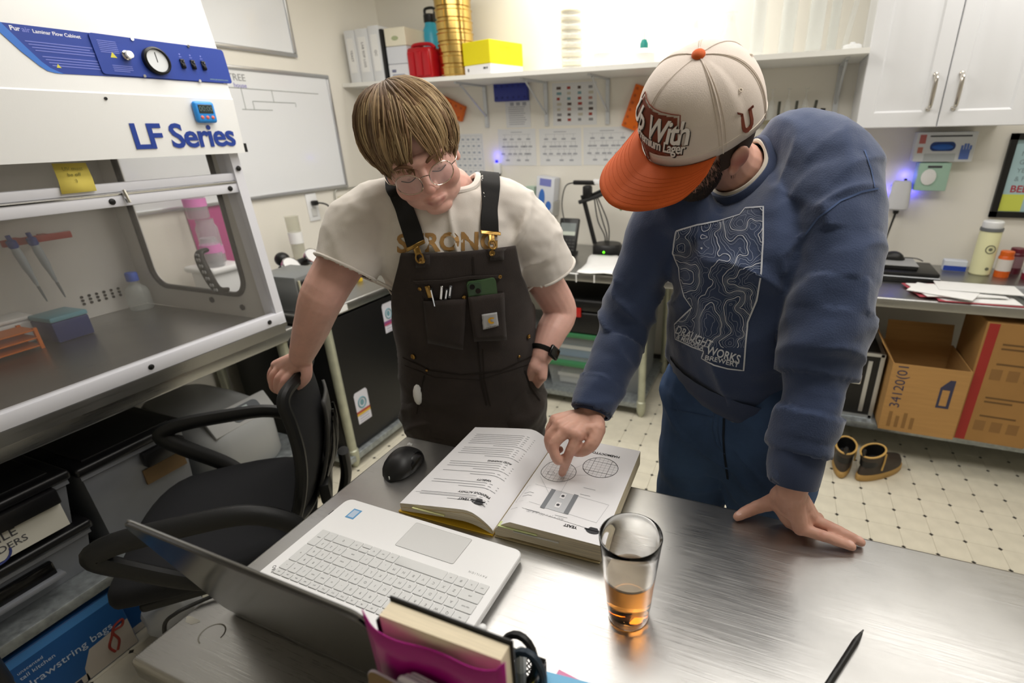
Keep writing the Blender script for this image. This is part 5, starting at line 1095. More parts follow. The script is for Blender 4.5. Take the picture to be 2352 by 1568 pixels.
for s in (-1, 1):
    top = [pg(s, u, 0, -.0006) for u in US]; lift = .004 if s > 0 else .003
    bot = [Vector((s*(.002+PWD*u), 0, max(.0025, (zprof(s, u)-.034)*.3+.003))) for u in US]
    if s < 0: bot = [Vector((b.x, 0, max(.0025, min(t_.z-.004, .020*math.sin(PI*min(1, u/.35)*.5)*(1-u)**.7))) ) for b, u, t_ in zip(bot, US, top)]
    ringp = top+bot[::-1]
    rings = [[(p.x*(1+.012*e), PHT*v, p.z) for p in ringp] for v, e in ((-1, 0), (-.5, 0), (0, 0), (.5, 0), (1, 0))]
    if s < 0: rings = [r[::-1] for r in rings]
    bk_.part('page_block', [g_loft(rings)], M_pgs, smooth=30)
    n = len(US)
    V = [tuple(pg(s, u, v, 0)) for v in (-1, -.5, 0, .5, 1) for u in US]; F = [(j*n+i, j*n+i+1, (j+1)*n+i+1, (j+1)*n+i) if s > 0 else (j*n+i, (j+1)*n+i, (j+1)*n+i+1, j*n+i+1) for j in range(4) for i in range(n-1)]
    page = bk_.part('page', [(V, F)], M_page, smooth=60)
    if s < 0: PL = page
    else: PR = page
    bk_.part('cover_board', [g_b(s*.002 if s > 0 else -PWD-.006, PWD if s > 0 else -.002, -PHT-.003, PHT+.003, 0, .0022)], mat('cover_yellow', '#e6b92e', .5) if s < 0 else mat('cover_tan', '#b9a880', .6))
bk_.part('loose_pages', [([tuple(pg(-1, u, v, 0)+Vector((0, 0, -.006-.004*u))) for v in (-1.004, 1.004) for u in US], [(i, i+1, len(US)+i+1, len(US)+i) for i in range(len(US)-1)])], mat('cover_yellow2', '#e6b92e', .5), smooth=60)
bk_.part('page_flag', [g_b(-.17, -.10, -PHT-.004, -PHT+.004, .0175, .0195)], mat('flag_pale', '#e6e6a8', .6)); bk_.part('page_flag', [g_b(.01, .085, -PHT-.003, -PHT+.01, .026, .0275)], mat('flag_green', '#cdd79a', .6)); bk_.part('page_flag', [g_b(.04, .125, -PHT-.0025, -PHT+.01, .0215, .023)], mat('flag_white', '#dcdcd8', .6))
def strip(side, u0, u1, v, t=.0010, n=10):
    V = []; F = []
    for i in range(n+1):
        u = u0+(u1-u0)*i/n
        for dv in (-t, t): V.append(tuple(pg(side, u, v+dv/PHT, .0003)))
    for i in range(n): F.append((2*i, 2*i+2, 2*i+3, 2*i+1))
    return V, F
def curve_on(side, pts, w):      # pts in (u,v); ribbon of width w metres
    out = []; P = [pg(side, u, v, .0004) for u, v in pts]
    V = []; F = []
    for i, p in enumerate(P):
        t_ = (P[min(i+1, len(P)-1)]-P[max(i-1, 0)]); t_.z = 0; t_ = t_.normalized(); nn = Vector((-t_.y, t_.x, 0))*w/2
        for s_ in (-1, 1): q = p+nn*s_; V.append(tuple(q))
    for i in range(len(P)-1): F.append((2*i, 2*i+2, 2*i+3, 2*i+1))
    return V, F
def dense(a, b, n=8): return [(a[0]+(b[0]-a[0])*i/n, a[1]+(b[1]-a[1])*i/n) for i in range(n+1)]
def text_on(side, s, u, v, size, bold=0, shear=0):   # lettering rotated by half a turn, as the photograph shows it
    g = g_text(s, size, 0, bold=bold, shear=shear); cx_, cy_ = side*(.002+PWD*u), PHT*v
    V = []
    for x, y, z in g[0]:
        X, Y = cx_-x, cy_-y; uu = (abs(X)-.002)/PWD; V.append(tuple(pg(side, max(0, uu), Y/PHT, .0004)))
    return V, g[1]
random.seed(11); gs = []
v = .78; par = [7, 5, 0, 4, 2, 0, 3, 0, 3]
heads = {2: 'ACID WASHING', 5: 'VIABILITY', 7: 'PREVIOUS ACTIVITY'}
for k, nl in enumerate(par):
    if nl == 0:
        v -= .045; bk_.part('heading', [text_on(-1, heads[k], .32, v, .0075, .0002)], M_inkb, PL); v -= .055; continue
    for i in range(nl):
        gs.append(strip(-1, .14, (.90 if i < nl-1 else .55)-random.random()*.02, v, .0007)); v -= .052
    v -= .02
bk_.part('body_text', gs, mat('text_grey', '#8e8e92', .8), PL, smooth=0)
bk_.part('running_title', [text_on(-1, 'YEAST', .37, -.80, .0085, .0003)], M_inkb, PL)
bk_.part('rule', [curve_on(-1, dense((.16, -.74), (.95, -.74), 14), .0005)], M_ink, PL)
def crest(side, u, v, page):
    cx_, cy_ = side*(.002+PWD*u), PHT*v; Z = zprof(side, u)+.0005
    bk_.part('crest', [g_prism([(cx_+.013*math.cos(a)*(1 if math.sin(a) < .2 else .9), cy_+.009*math.sin(a)+.001) for a in [PI*1.02+PI*.96*i/12 for i in range(13)]], .0002, Z), g_b(cx_-.015, cx_+.015, cy_-.001, cy_+.0025, Z, Z+.0002), g_prism([(cx_-.009, cy_+.003), (cx_+.009, cy_+.003), (cx_+.006, cy_+.007), (cx_-.006, cy_+.007)], .0002, Z)], mat('crest_dark', '#3b3b3e', .8), page)
crest(-1, .22, -.80, PL); crest(1, .88, -.80, PR)
bk_.part('running_title', [text_on(1, 'YEAST', .68, -.82, .0085, .0003)], M_inkb, PR)
bk_.part('rule', [curve_on(1, dense((.06, -.70), (.95, -.80), 14), .0005)], M_ink, PR)
bk_.part('heading', [text_on(1, 'HAEMOCYTOMETER', .60, .74, .0095, .0003)], M_inkb, PR)
def ell(cu, cv, ru, rv, n=36): return [(cu+ru*math.cos(2*PI*i/n), cv+rv*math.sin(2*PI*i/n)) for i in range(n+1)]
gs = [curve_on(1, ell(.30, .14, .18, .23), .0009), curve_on(1, ell(.68, .42, .18, .23), .0011), curve_on(1, ell(.24, .07, .035, .04, 16), .0005)]
bk_.part('figure_circle', gs[:1], M_inkb, PR); bk_.part('figure_circle', gs[1:2], M_inkb, PR); bk_.part('figure_circle', gs[2:], M_ink, PR)
gs = []
for k in range(-3, 4):
    for cu, cv, sc in ((.30, .14, 1), (.68, .42, 1)):
        o1 = k*.045; hv = .23*math.sqrt(max(0, 1-(o1/.18)**2)); gs.append(curve_on(1, dense((cu+o1, cv-hv), (cu+o1, cv+hv), 2), .0008 if k in (-2, 2) and cu > .5 else .0003))
        o2 = k*.058; hu = .18*math.sqrt(max(0, 1-(o2/.23)**2)); gs.append(curve_on(1, dense((cu-hu, cv+o2), (cu+hu, cv+o2), 6), .0008 if k in (-2, 2) and cu > .5 else .0003))
bk_.part('figure_grid', gs, M_ink, PR, smooth=0)
gs = [curve_on(1, dense((.44, .28), (.60, .62)), .0004), curve_on(1, dense((.27, .03), (.62, .20)), .0004), curve_on(1, dense((.16, -.05), (.36, -.38)), .0004), curve_on(1, dense((.44, .0), (.44, -.30)), .0004)]
for a, b in (((.08, -.22), (.92, -.30)), ((.92, -.30), (.88, -.66)), ((.88, -.66), (.06, -.56)), ((.06, -.56), (.08, -.22))): gs.append(curve_on(1, dense(a, b, 10), .0004))
bk_.part('figure_lines', gs, mat('figure_grey', '#9b9ba0', .8), PR, smooth=0)
def quad(pts, d=.0005): return g_loft([[pg(1, u, v, d) for u, v in pts], [pg(1, u, v, d+.0002) for u, v in pts]])
bk_.part('figure_slab', [quad([(.36, -.26), (.60, -.28), (.58, -.64), (.34, -.62)])], mat('figure_pale', '#c6c8cc', .8), PR)
for a in (.34, .57): bk_.part('figure_bar', [quad([(a, -.25), (a+.045, -.255), (a+.04, -.64), (a-.005, -.635)], .0008)], mat('figure_dark', '#808388', .8), PR)
for vv in (-.34, -.52): bk_.part('figure_spot', [quad([(.455, vv+.05), (.505, vv+.05), (.505, vv-.05), (.455, vv-.05)], .0009)], M_page, PR); bk_.part('figure_spot', [quad([(.48+.016*math.cos(a), vv+.022*math.sin(a)) for a in [2*PI*i/10 for i in range(10)]], .0012)], M_ink, PR)
bk_.part('caption', [strip(1, .62, .74, -.08, .0006), strip(1, .10, .20, -.40, .0006), strip(1, .10, .2, -.46, .0006), strip(1, .62, .72, -.22, .0006), strip(1, .22, .36, -.72, .0006), strip(1, .5, .62, -.7, .0006)], MATS['figure_grey'], PR, smooth=0)
bk_.part('pencil_note', [text_on(1, '400 + (4 x 25) = 4 (8)', .42, -.74, .008, 0, .3)], mat('pencil', '#b9b9bc', .8), PR)

# ------------------------------------------------------------------ computer mouse
mo = Thing('computer_mouse', 'black cordless mouse on the steel table beside the laptop', 'mouse', (-.692, .728, TZT), math.radians(8))
mo.part('shell', [mouse_g(.108, .07, .038)], mat('mouse_black', '#161617', .45), smooth=50)
mo.part('side_panel', [mv(mouse_g(.09, .060, .034), (.007, .004, -.0005))], mat('mouse_gloss', '#060607', .25), smooth=50)
mo.part('scroll_wheel', [mv(g_cyl(.010, .007, 18, (0, 0, -.0035)), (0, -.026, .0255), (0, PI/2, 0))], mat('wheel_grey', '#6d6f72', .3, .5))
mo.part('centre_button', [g_rbox(.006, .011, .003, .001, 1, (0, -.006, .0365))], M_blackgl)
mo.part('logo', [mv(g_text('logi', .008, .0001, bold=.0002), (0.004, .030, .0385), (-.35, 0, PI))], mat('logo_silver', '#c9c9c9', .4))
mo.part('front_light', [g_b(-.001, .001, -.0545, -.053, .006, .013)], mat('mouse_led', '#d8dcd8', .3))

# ------------------------------------------------------------------ pint glass with amber beer
gp_ = pz(1443, 1410, TZ)
gl = Thing('pint_glass', 'pint glass half full of amber beer with foam traces on the table', 'glass', (gp_.x, gp_.y, TZT))
GH = .152
def rin(z): return .0275+(.0415-.0275)*((z-.012)/(GH-.012))
prof = [(.024, 0), (.0295, .001), (.0305, .004), (.0305, .012), (.0330, .03)]+[(.0305+(.0442-.0305)*((z-.012)/(GH-.012)), z) for z in (.06, .09, .12, .14)]+[(.0442, GH-.002), (.0438, GH), (.0428, GH), (rin(GH)+.0004, GH-.002)]+[(rin(z), z) for z in (.13, .10, .07, .04, .02, .0125)]+[(.02, .012), (.002, .012)]
gl.part('glass', [g_lathe(prof, 56)], M_glass, smooth=50)
bz = .08
gl.part('beer', [g_lathe([(.002, .0115), (.02, .0116), (rin(.013)+.0003, .0125)]+[(rin(z)+.0003, z) for z in (.02, .03, .045, .06)]+[(rin(bz)+.0003, bz)], 56)], mat('amber_beer', '#f0a04a', .0, trans=1, ior=1.34), smooth=50, label='amber beer')
gl.part('foam_ring', [g_lathe([(rin(bz)-.0002, bz-.001), (rin(bz)-.0002, bz+.0035), (rin(bz)-.006, bz+.0012), (.002, bz+.0006)], 56, cap0=False)], mat('foam', '#e6d6bd', .7, alpha=.55), smooth=50)
mt = mat('foam_film', '#c9b09a', .6, alpha=.5); nt = mt.node_tree; b_ = nt.nodes['Principled BSDF']
n_ = nt.nodes.new('ShaderNodeTexNoise'); n_.inputs['Scale'].default_value = 55; n_.inputs['Detail'].default_value = 5; tc_ = nt.nodes.new('ShaderNodeTexCoord'); nt.links.new(tc_.outputs['Object'], n_.inputs[0])
r_ = nt.nodes.new('ShaderNodeMapRange'); r_.inputs[1].default_value = .3; r_.inputs[2].default_value = .7; r_.inputs[3].default_value = .03; r_.inputs[4].default_value = .2; nt.links.new(n_.outputs[0], r_.inputs[0]); nt.links.new(r_.outputs[0], b_.inputs['Alpha'])
N_ = 56; rings = []
for k in range(8):
    rings.append([((rin(z)-.0006)*math.cos(2*PI*j/N_), (rin(z)-.0006)*math.sin(2*PI*j/N_), z) for j in range(N_) for z in [bz+.003+(.034+.010*math.sin(3*2*PI*j/N_+1))*k/7]])
gl.part('foam_film', [g_loft(rings, False, False)], mt, smooth=60)

# ------------------------------------------------------------------ marker pen
a, b = pz(1983, 1446, TZ+.004), pz(1905, 1568, TZ+.004); dr = (b-a).normalized()
pn = Thing('marker_pen', 'black pen lying on the steel table at the lower right', 'pen', (a.x, a.y, TZT), math.atan2(dr.y, dr.x))
pn.part('barrel', [g_tube([(.028, 0, .0042), (.14, 0, .0042)], .0042, 14)], M_black); pn.part('cone', [g_tube([(.008, 0, .0040), (.02, 0, .0042), (.028, 0, .0042)], [.002, .0036, .0042], 14)], mat('pen_grip', '#2a2a2b', .5)); pn.part('nib', [g_tube([(0, 0, .0036), (.009, 0, .004)], [.0008, .002], 10)], mat('nib_grey', '#5a5a5a', .4)); pn.part('clip', [g_b(.09, .135, -.0012, .0012, .0085, .0095)], M_black)

# ------------------------------------------------------------------ desk organiser in front, with notebook, coasters, notes
og = Thing('desk_organiser', 'black wire mesh desk organiser at the near edge of the table', 'organiser', (-.205, .30, TZT))
M_mesh = mat('organiser_black', '#0e0e10', .35, .2)
def meshwall(p0, px_, pz_, nx_, nz_, r=.0009):
    gs = []; p0 = Vector(p0); px_ = Vector(px_); pz_ = Vector(pz_)
    for i in range(nx_):
        for d_ in (1, -1):
            u0 = i/nx_; 
            gs.append(g_tube([p0+px_*(u0 if d_ > 0 else 1-u0), p0+px_*(min(1, u0+.5) if d_ > 0 else max(0, .5-u0))+pz_*min(1, ((min(1, u0+.5)-u0))*2)], r, 4))
    for i in range(nx_//2+1):
        for d_ in (1, -1):
            gs.append(g_tube([p0+pz_*(1-2*i/nx_ if i <= nx_/2 else 0)+px_*(0 if d_ > 0 else 1), p0+pz_+px_*(min(1, i/nx_) if d_ > 0 else 1-min(1, i/nx_))], r, 4))
    return gs
def panel(nm, p0, ex, ez):
    og.part(nm, meshwall(p0, ex, ez, 22, 8), M_mesh, smooth=0)
    p0 = Vector(p0); ex = Vector(ex); ez = Vector(ez); og.part(nm+'_rail', [g_tube([p0, p0+ex, p0+ex+ez, p0+ez, p0], .0022, 6)], M_mesh)
panel('rear_mesh', (-.11, .058, .002), (.13, 0, 0), (0, 0, .108)); panel('rear_mesh_low', (.02, .058, .002), (.09, 0, 0), (0, 0, .065)); panel('side_mesh', (.11, -.06, .002), (0, .118, 0), (0, 0, .065)); panel('divider_mesh', (.02, -.06, .002), (0, .118, 0), (0, 0, .105)); panel('front_mesh', (-.11, -.062, .002), (.22, 0, 0), (0, 0, .06)); panel('side_mesh', (-.11, -.06, .002), (0, .118, 0), (0, 0, .105))
og.part('floor_plate', [g_b(-.11, .11, -.06, .058, 0, .0018)], M_mesh)
nb = Thing('notebook', 'thick notebook with cream pages and black cover standing in the desk organiser', 'notebook', (-.243, .268, TZT+.002), rot=(0, 0, -.01))
NHH = .243
nb.part('pages', [g_loft([[(sx*.066, y_, zz) for sx, y_ in ((-1, -.009), (1, -.007), (1, .008), (-1, .008))] for zz in (.002, NHH-.004)])], mat('pages_cream', '#e6d9bd', .85, var=.1, vscale=20, stretch=(1, 40, 1)))
nb.part('cover', [g_rbox(.138, .003, NHH, .001, 1, (0, .0105, NHH/2))], M_black); nb.part('cover', [g_rbox(.138, .003, NHH-.03, .001, 1, (0, -.0105, (NHH-.03)/2))], M_black); nb.part('spine', [g_rbox(.003, .022, NHH-.01, .001, 1, (-.069, 0, (NHH-.01)/2))], M_black)
# magenta plastic pocket in front of the notebook
mg = Thing('magenta_folder', 'glossy magenta plastic pocket folded round the notebook front', 'folder', (-.243, .2525, TZT+.002))
V = []; n = 17; mrows = 9
for j in range(mrows):
    for i in range(n):
        u = i/(n-1); x = -.074+.148*u; ztop = .238-.010*math.sin(PI*u*1.15)+.012*(u > .93)*(u-.93)/.07+.014*max(0, (.05-u)/.05); z = .02+(ztop-.02)*j/(mrows-1); V.append((x+.004*(j/8-.5)*(1 if u > .5 else -1), -.002-.003*math.sin(3*PI*u)*(j/8), z))
F = [(j*n+i, j*n+i+1, (j+1)*n+i+1, (j+1)*n+i) for j in range(mrows-1) for i in range(n-1)]
o = mg.part('sheet', [(V, F)], mat('magenta_plastic', '#a8117f', .3), smooth=60); o.modifiers.new('thick', 'SOLIDIFY').thickness = .001
mg.part('sticky_square', [g_b(-.03, -.005, -.0072, -.0066, .155, .195)], mat('magenta_bright', '#c4128c', .5))
for k in range(4):
    q = Thing('coaster', ['white round cornered coaster with brown face, nearest the camera in the organiser', 'white edged coaster, second of the slanted four', 'white edged coaster, third of the slanted four', 'white edged coaster against the magenta pocket'][k], 'coaster', (-.278+.030*(k > 0)+.004*k, .2390+.0028*k, TZT+.088+.006*(k > 0)), rot=(0, .14, 0), group='coasters in the organiser')
    q.part('board', [tr(g_loft([[(x, y, 0) for x, y in rrect(-.05, .05, 0, .1, .01, 4)], [(x, y, .0022) for x, y in rrect(-.05, .05, 0, .1, .01, 4)]]), basis((0, 0, 0), (1, 0, 0), (0, 0, 1), (0, -1, 0)))], mat('coaster_white', '#d9d2de', .5))
    if k == 0: q.part('brown_face', [tr(g_loft([[(x, y, 0.0022) for x, y in rrect(-.0495, .0495, 0.0005, .0995, .01, 4)], [(x, y, .0026) for x, y in rrect(-.0495, .0495, .0005, .0995, .01, 4)]]), basis((0, 0, 0), (1, 0, 0), (0, 0, 1), (0, -1, 0)))], mat('coaster_brown', '#7d6440', .7))
def pen(label, x, y, dx, dy, hh, body, cap, r=.005):
    q = Thing('pen', label, 'pen', (x, y, TZT+.002)); q.part('barrel', [g_tube([(0, 0, .0), (dx*.8, dy*.8, hh*.8)], r*.9, 10)], body); q.part('cap', [g_tube([(dx*.8, dy*.8, hh*.8), (dx, dy, hh)], r, 10), g_ell(r, r, r*.8, (dx, dy, hh), 10, 6)], cap)
pen('black pen with white cap standing at the back of the organiser', -.268, .345, .008, .006, .135, M_black, M_white, .0058); pen('white capped marker leaning in the organiser beside the scissors', -.208, .335, -.002, .014, .122, mat('marker_grey2', '#bdbec2', .4), M_white, .0065); pen('slim black pen in the organiser behind the magenta pocket', -.226, .335, .002, .006, .115, M_black, M_black, .0045); pen('black ribbed pen in the organiser next to the slim one', -.236, .352, .004, -.004, .118, mat('pen_dark', '#1e1e22', .4), M_black, .005)
q = Thing('scissors', 'scissors with black and slate blue handle loop standing in the organiser', 'scissors', (-.198, .335, TZT+.002))
P = [(.022*math.cos(a), .01*math.sin(a)*.6, .105+.032*math.sin(a)) for a in [2*PI*i/20 for i in range(22)]]
q.part('handle_loop', [g_tube(P, .0045, 8, cap=False)], mat('scissor_slate', '#26333f', .35)); q.part('handle_loop', [g_tube([(x-.02, y+.02, z-.006) for x, y, z in P], .0045, 8, cap=False)], M_black); q.part('blades', [g_loft([[(-.006, -.001, .0), (.006, -.001, .0), (.006, .001, 0), (-.006, .001, 0)], [(-.012, .009, .075), (.002, .009, .075), (.002, .011, .075), (-.012, .011, .075)]])], M_chrome)
for k, (c_, lab, dx, dy, a, nm) in enumerate((('#d9d24a', 'yellow sticky pad at the bottom of the pads in the organiser', -.012, -.004, .0, 'ny'), ('#e58fb4', 'pink sticky pad under the blue one in the organiser', .01, .004, -.12, 'np'), ('#7fbfe6', 'light blue sticky pad on top in the organiser', -.002, .0, .1, 'nb'))):
    q = Thing('sticky_pad', lab, 'sticky note', (-.152+dx, .328+dy, TZT+.068+.0062*k), rot=(0, 0, a)); q.part('pad', [g_rbox(.076, .076, .006, .0005, 1, (0, 0, .0025))], mat('pad_'+nm, c_, .7)); q.part('top_sheet', [g_box(.074, .074, .0004, (0, 0, .0058))], MATS['pad_'+nm])

# dried ring and drip marks on the bare end of the table top (parts of the table)
M_stn = mat('dried_stain', '#8d8a80', .7)
def stain(cx, cy, r0, r1, a0, a1, n=24):
    return g_loft([[(cx+r*math.cos(a0+(a1-a0)*i/n)-tt.o.location.x, cy+r*math.sin(a0+(a1-a0)*i/n)*.95-tt.o.location.y, TZ+.0002) for i in range(n+1)] for r in (r0, r1)], False, False, close=False)
q = pz(487, 1456, TZ); tt.part('ring_stain', [stain(q.x, q.y, .0165, .0185, 0, 4.6)], M_stn, smooth=0)
q = pz(440, 1425, TZ); tt.part('drip_stain', [([(q.x+.012*math.cos(a)*(1+.3*math.sin(3*a))-tt.o.location.x, q.y+.007*math.sin(a)*(1+.3*math.cos(2*a))-tt.o.location.y, TZ+.0002) for a in [2*PI*i/18 for i in range(18)]], [tuple(range(18))])], M_stn, smooth=0)
# ------------------------------------------------------------------ tools for bodies and clothes
def vnoise(P, seed=0):
    P = np.asarray(P, float)+seed*17.13; i = np.floor(P).astype(np.int64); f = P-i; f = f*f*(3-2*f)
    def hsh(a, b, c):
        h = (a*374761393+b*668265263+c*2147483647+seed*1442695) & 0x7fffffff; h = (h ^ (h >> 13))*1274126177 & 0x7fffffff; return ((h ^ (h >> 16)) & 0xffff)/65535.0
    r = 0
    for a in (0, 1):
        for b in (0, 1):
            for c in (0, 1):
                w = (f[:, 0] if a else 1-f[:, 0])*(f[:, 1] if b else 1-f[:, 1])*(f[:, 2] if c else 1-f[:, 2]); r = r+w*hsh(i[:, 0]+a, i[:, 1]+b, i[:, 2]+c)
    return r*2-1
def ring(c, ax, ay, a, b, n=28, e=1.0):
    c = Vector(c); ax = Vector(ax).normalized(); ay = Vector(ay); ay = (ay-ax*ay.dot(ax)).normalized(); out = []
    for i in range(n):
        t = 2*PI*i/n; co, si = math.cos(t), math.sin(t); out.append(c+ax*(a*math.copysign(abs(co)**e, co))+ay*(b*math.copysign(abs(si)**e, si)))
    return out
def rloft(rows, n=28, sub=4, e=1.0):
    """rows of (centre, width axis, depth axis, half width, half depth), splined between"""
    cs = spline([r[0] for r in rows], sub); m_ = len(rows); out = []
    for k, c in enumerate(cs):
        t = min(k/sub, m_-1-1e-6); i = int(t); f = t-i; f = f*f*(3-2*f)*.5+f*.5; A, B = rows[i], rows[i+1]
        out.append(ring(c, Vector(A[1]).lerp(Vector(B[1]), f), Vector(A[2]).lerp(Vector(B[2]), f), A[3]+(B[3]-A[3])*f, A[4]+(B[4]-A[4])*f, n, e))
    return out
def limb(P, R, n=16, sub=5, fold=None):
    sp = spline(P, sub); rr_ = []
    for k in range(len(sp)):
        t = min(k/sub, len(P)-1-1e-6); i = int(t); f = t-i; f = f*f*(3-2*f)*.4+f*.6; rr_.append(R[i]+(R[i+1]-R[i])*f)
    if fold: rr_ = [r*(1+fold(k/(len(sp)-1))) for k, r in enumerate(rr_)]
    g = g_tube(sp, rr_, n); s = g_ell(rr_[0]*.97, rr_[0]*.97, rr_[0]*.97, sp[0], 14, 10); e_ = g_ell(rr_[-1]*.97, rr_[-1]*.97, rr_[-1]*.97, sp[-1], 14, 10)
    return join([g, s, e_])
def fuse(gs, voxel=.004, smooth=5, fac=.5):
    me = mesh('tmp', gs, None, 0); o = bpy.data.objects.new('tmp', me); C.objects.link(o)
    md = o.modifiers.new('r', 'REMESH'); md.mode = 'VOXEL'; md.voxel_size = voxel; md.adaptivity = 0; md.use_smooth_shade = True
    if smooth: sm = o.modifiers.new('s', 'SMOOTH'); sm.factor = fac; sm.iterations = smooth
    dg = bpy.context.evaluated_depsgraph_get(); me2 = bpy.data.meshes.new_from_object(o.evaluated_get(dg)); bpy.data.objects.remove(o); bpy.data.meshes.remove(me); return me2
def get_co(me): a = np.empty(len(me.vertices)*3); me.vertices.foreach_get('co', a); return a.reshape(-1, 3)
def get_no(me): a = np.empty(len(me.vertices)*3); me.vertex_normals.foreach_get('vector', a); return a.reshape(-1, 3)
def set_co(me, a): me.vertices.foreach_set('co', np.ascontiguousarray(a, float).ravel()); me.update()
def displace(me, fn): co = get_co(me); no = get_no(me); set_co(me, co+no*fn(co)[:, None])
def vcolor(me, cols): a = me.color_attributes.new('Col', 'FLOAT_COLOR', 'POINT'); a.data.foreach_set('color', np.hstack([cols, np.ones((len(cols), 1))]).astype(np.float32).ravel())
def bvh_of(me): return BVHTree.FromPolygons([v.co.copy() for v in me.vertices], [tuple(p.vertices) for p in me.polygons])
def hit(bv, x, y, d=.001):
    l, n, i, t = bv.ray_cast(CAMPOS, ray(x, y).normalized())
    if l is None:
        best = None
        for k in range(40):
            q = CAMPOS+ray(x, y)*(.6+.03*k); l2_, n2_, i2_, d2_ = bv.find_nearest(q)
            if l2_ is not None and (best is None or d2_ < best[2]): best = (l2_, n2_, d2_)
        if best is None or best[2] > .045: return None, None
        l, n = best[0], best[1]
    if n.dot(ray(x, y)) > 0: n = -n
    return l+n*d, n
def cut(me, keep):      # drop vertices outside the mask
    bm = bmesh.new(); bm.from_mesh(me); bm.verts.ensure_lookup_table(); bmesh.ops.delete(bm, geom=[v for v, k in zip(bm.verts, keep) if not k], context='VERTS'); bm.to_mesh(me); bm.free()
class Person(Thing):
    def put(s, name, me, mt, parent=None, label=None):
        if isinstance(me, (list, tuple)): me = mesh(name, me, None, 40)
        me.name = name; O_ = np.array(s.o.location); set_co(me, get_co(me)-O_); me.materials.clear(); me.materials.append(mt); me.polygons.foreach_set('use_smooth', [True]*len(me.polygons))
        o = obj(name, me, parent or s.o)
        if label: o['label'] = label
        return o
def ribbon(bv, pts, w, d=.002, sub=4, thick=.002):
    """a strap lying on a surface: pixel path or points, made into a thick band"""
    P = []
    for p in pts:
        if len(p) == 2: l, n = hit(bv, p[0], p[1], d)
        else:
            l = Vector(p); q, n, i, t_ = bv.find_nearest(l); n = (l-q).normalized() if (l-q).dot(n) > 0 else n; l = q+n*d
        if l is not None: P.append((l, n))
    C_ = spline([p[0] for p in P], sub); N_ = spline([p[1] for p in P], sub); rings = []
    for k, c in enumerate(C_):
        t_ = (C_[min(k+1, len(C_)-1)]-C_[max(k-1, 0)]).normalized(); n = (N_[k]-t_*N_[k].dot(t_)).normalized(); b = t_.cross(n); rings.append([c-b*w/2, c+b*w/2, c+b*w/2+n*thick, c-b*w/2+n*thick])
    return g_loft(rings)
def decal(bv, g2, to_px, d=.0012, thick=0):
    V = []; ok = []
    for v in g2[0]:
        x, y = to_px(v[0], v[1]); l, n = hit(bv, x, y, d); ok.append(l is not None); V.append(tuple(l) if l is not None else (0, 0, 0))
    return V, [f for f in g2[1] if all(ok[i] for i in f)]
def pxline(bv, pts, w, d=.001):        # a drawn line on cloth, pixel polyline, width in metres
    P = [hit(bv, x, y, d) for x, y in pts]; P = [p for p in P if p[0] is not None]
    V = []; F = []
    for k, (l, n) in enumerate(P):
        t_ = (P[min(k+1, len(P)-1)][0]-P[max(k-1, 0)][0]); t_ = t_.normalized() if t_.length > 1e-7 else Vector((1, 0, 0)); b = t_.cross(n).normalized()*w/2; V += [tuple(l-b), tuple(l+b)]
    for k in range(len(P)-1): F.append((2*k, 2*k+1, 2*k+3, 2*k+2))
    return V, F
def dpx(pts, n=6):
    out = []
    for a, b in zip(pts[:-1], pts[1:]): out += [(a[0]+(b[0]-a[0])*i/n, a[1]+(b[1]-a[1])*i/n) for i in range(n)]
    return out+[pts[-1]]
RT, UP, FW = _r, _u, _f
def collar_ring(bv, c, ax, r, w, n=44, flat=.8, lift=.001):
    ax = Vector(ax).normalized(); c = Vector(c); a = ax.orthogonal().normalized(); b = ax.cross(a); P = []; last = None
    for k in range(n):
        d = a*math.cos(2*PI*k/n)+b*math.sin(2*PI*k/n); l, nn, i, t = bv.ray_cast(c+d*r+ax*.16, -ax)
        P.append(None if l is None or abs((l-c).dot(ax)) > .075 else l+ax*lift)
    hs = [(p-c).dot(ax) if p is not None else None for p in P]; ok = [h_ for h_ in hs if h_ is not None]; m_ = sum(ok)/len(ok) if ok else 0
    hs = [h_ if h_ is not None else m_ for h_ in hs]
    for _ in range(6): hs = [(hs[i-1]+2*hs[i]+hs[(i+1) % n])/4 for i in range(n)]
    pts = [c+(a*math.cos(2*PI*k/n)+b*math.sin(2*PI*k/n))*r+ax*hs[k] for k in range(n)]
    return g_tube(pts+pts[:2], w, 8, flat=flat, cap=False)
def head_geoms(Mh, wide=0):
    def e(rx, ry, rz, c, rot=(0, 0, 0)): return tr(mv(g_ell(rx, ry, rz, (0, 0, 0), 20, 14), c, rot), Mh)
    def tb(P, R): return tr(limb(P, R, 12, 4), Mh)
    gs = [e(.074, .094, .088, (0, .012, .036)), e(.064+.005*wide, .060, .086, (0, -.028, -.022)), e(.052+.011*wide, .052, .042+.003*wide, (0, -.034, -.066)), e(.024+.005*wide, .018, .016, (0, -.070, -.094)),
          tb([(-.043, -.074, .024), (0, -.088, .022), (.043, -.074, .024)], [.010, .012, .010]),
          tb([(0, -.086, .008), (0, -.099, -.012), (0, -.110, -.029)], [.008, .0095, .0125]),
          tb([(-.022, -.084, -.066), (0, -.0945, -.0635), (.022, -.084, -.066)], [.004, .0062, .004]), tb([(-.020, -.082, -.071), (0, -.0915, -.0745), (.020, -.082, -.071)], [.004, .0068, .004])]
    for s in (-1, 1):
        gs += [e(.028, .026, .028, (s*(.036+.004*wide), -.058, -.032-.006*wide)), e(.0085, .010, .008, (s*.0115, -.098, -.034)), e(.0165, .012, .0115, (s*.032, -.0745, -.002)),
               e(.007, .017, .031, (s*.079, .016, -.014), (0, s*.25, s*-.3)), e(.008, .011, .012, (s*.074, .006, -.036))]
    return gs
def finger(P, R): return limb(P, R, 12, 5)
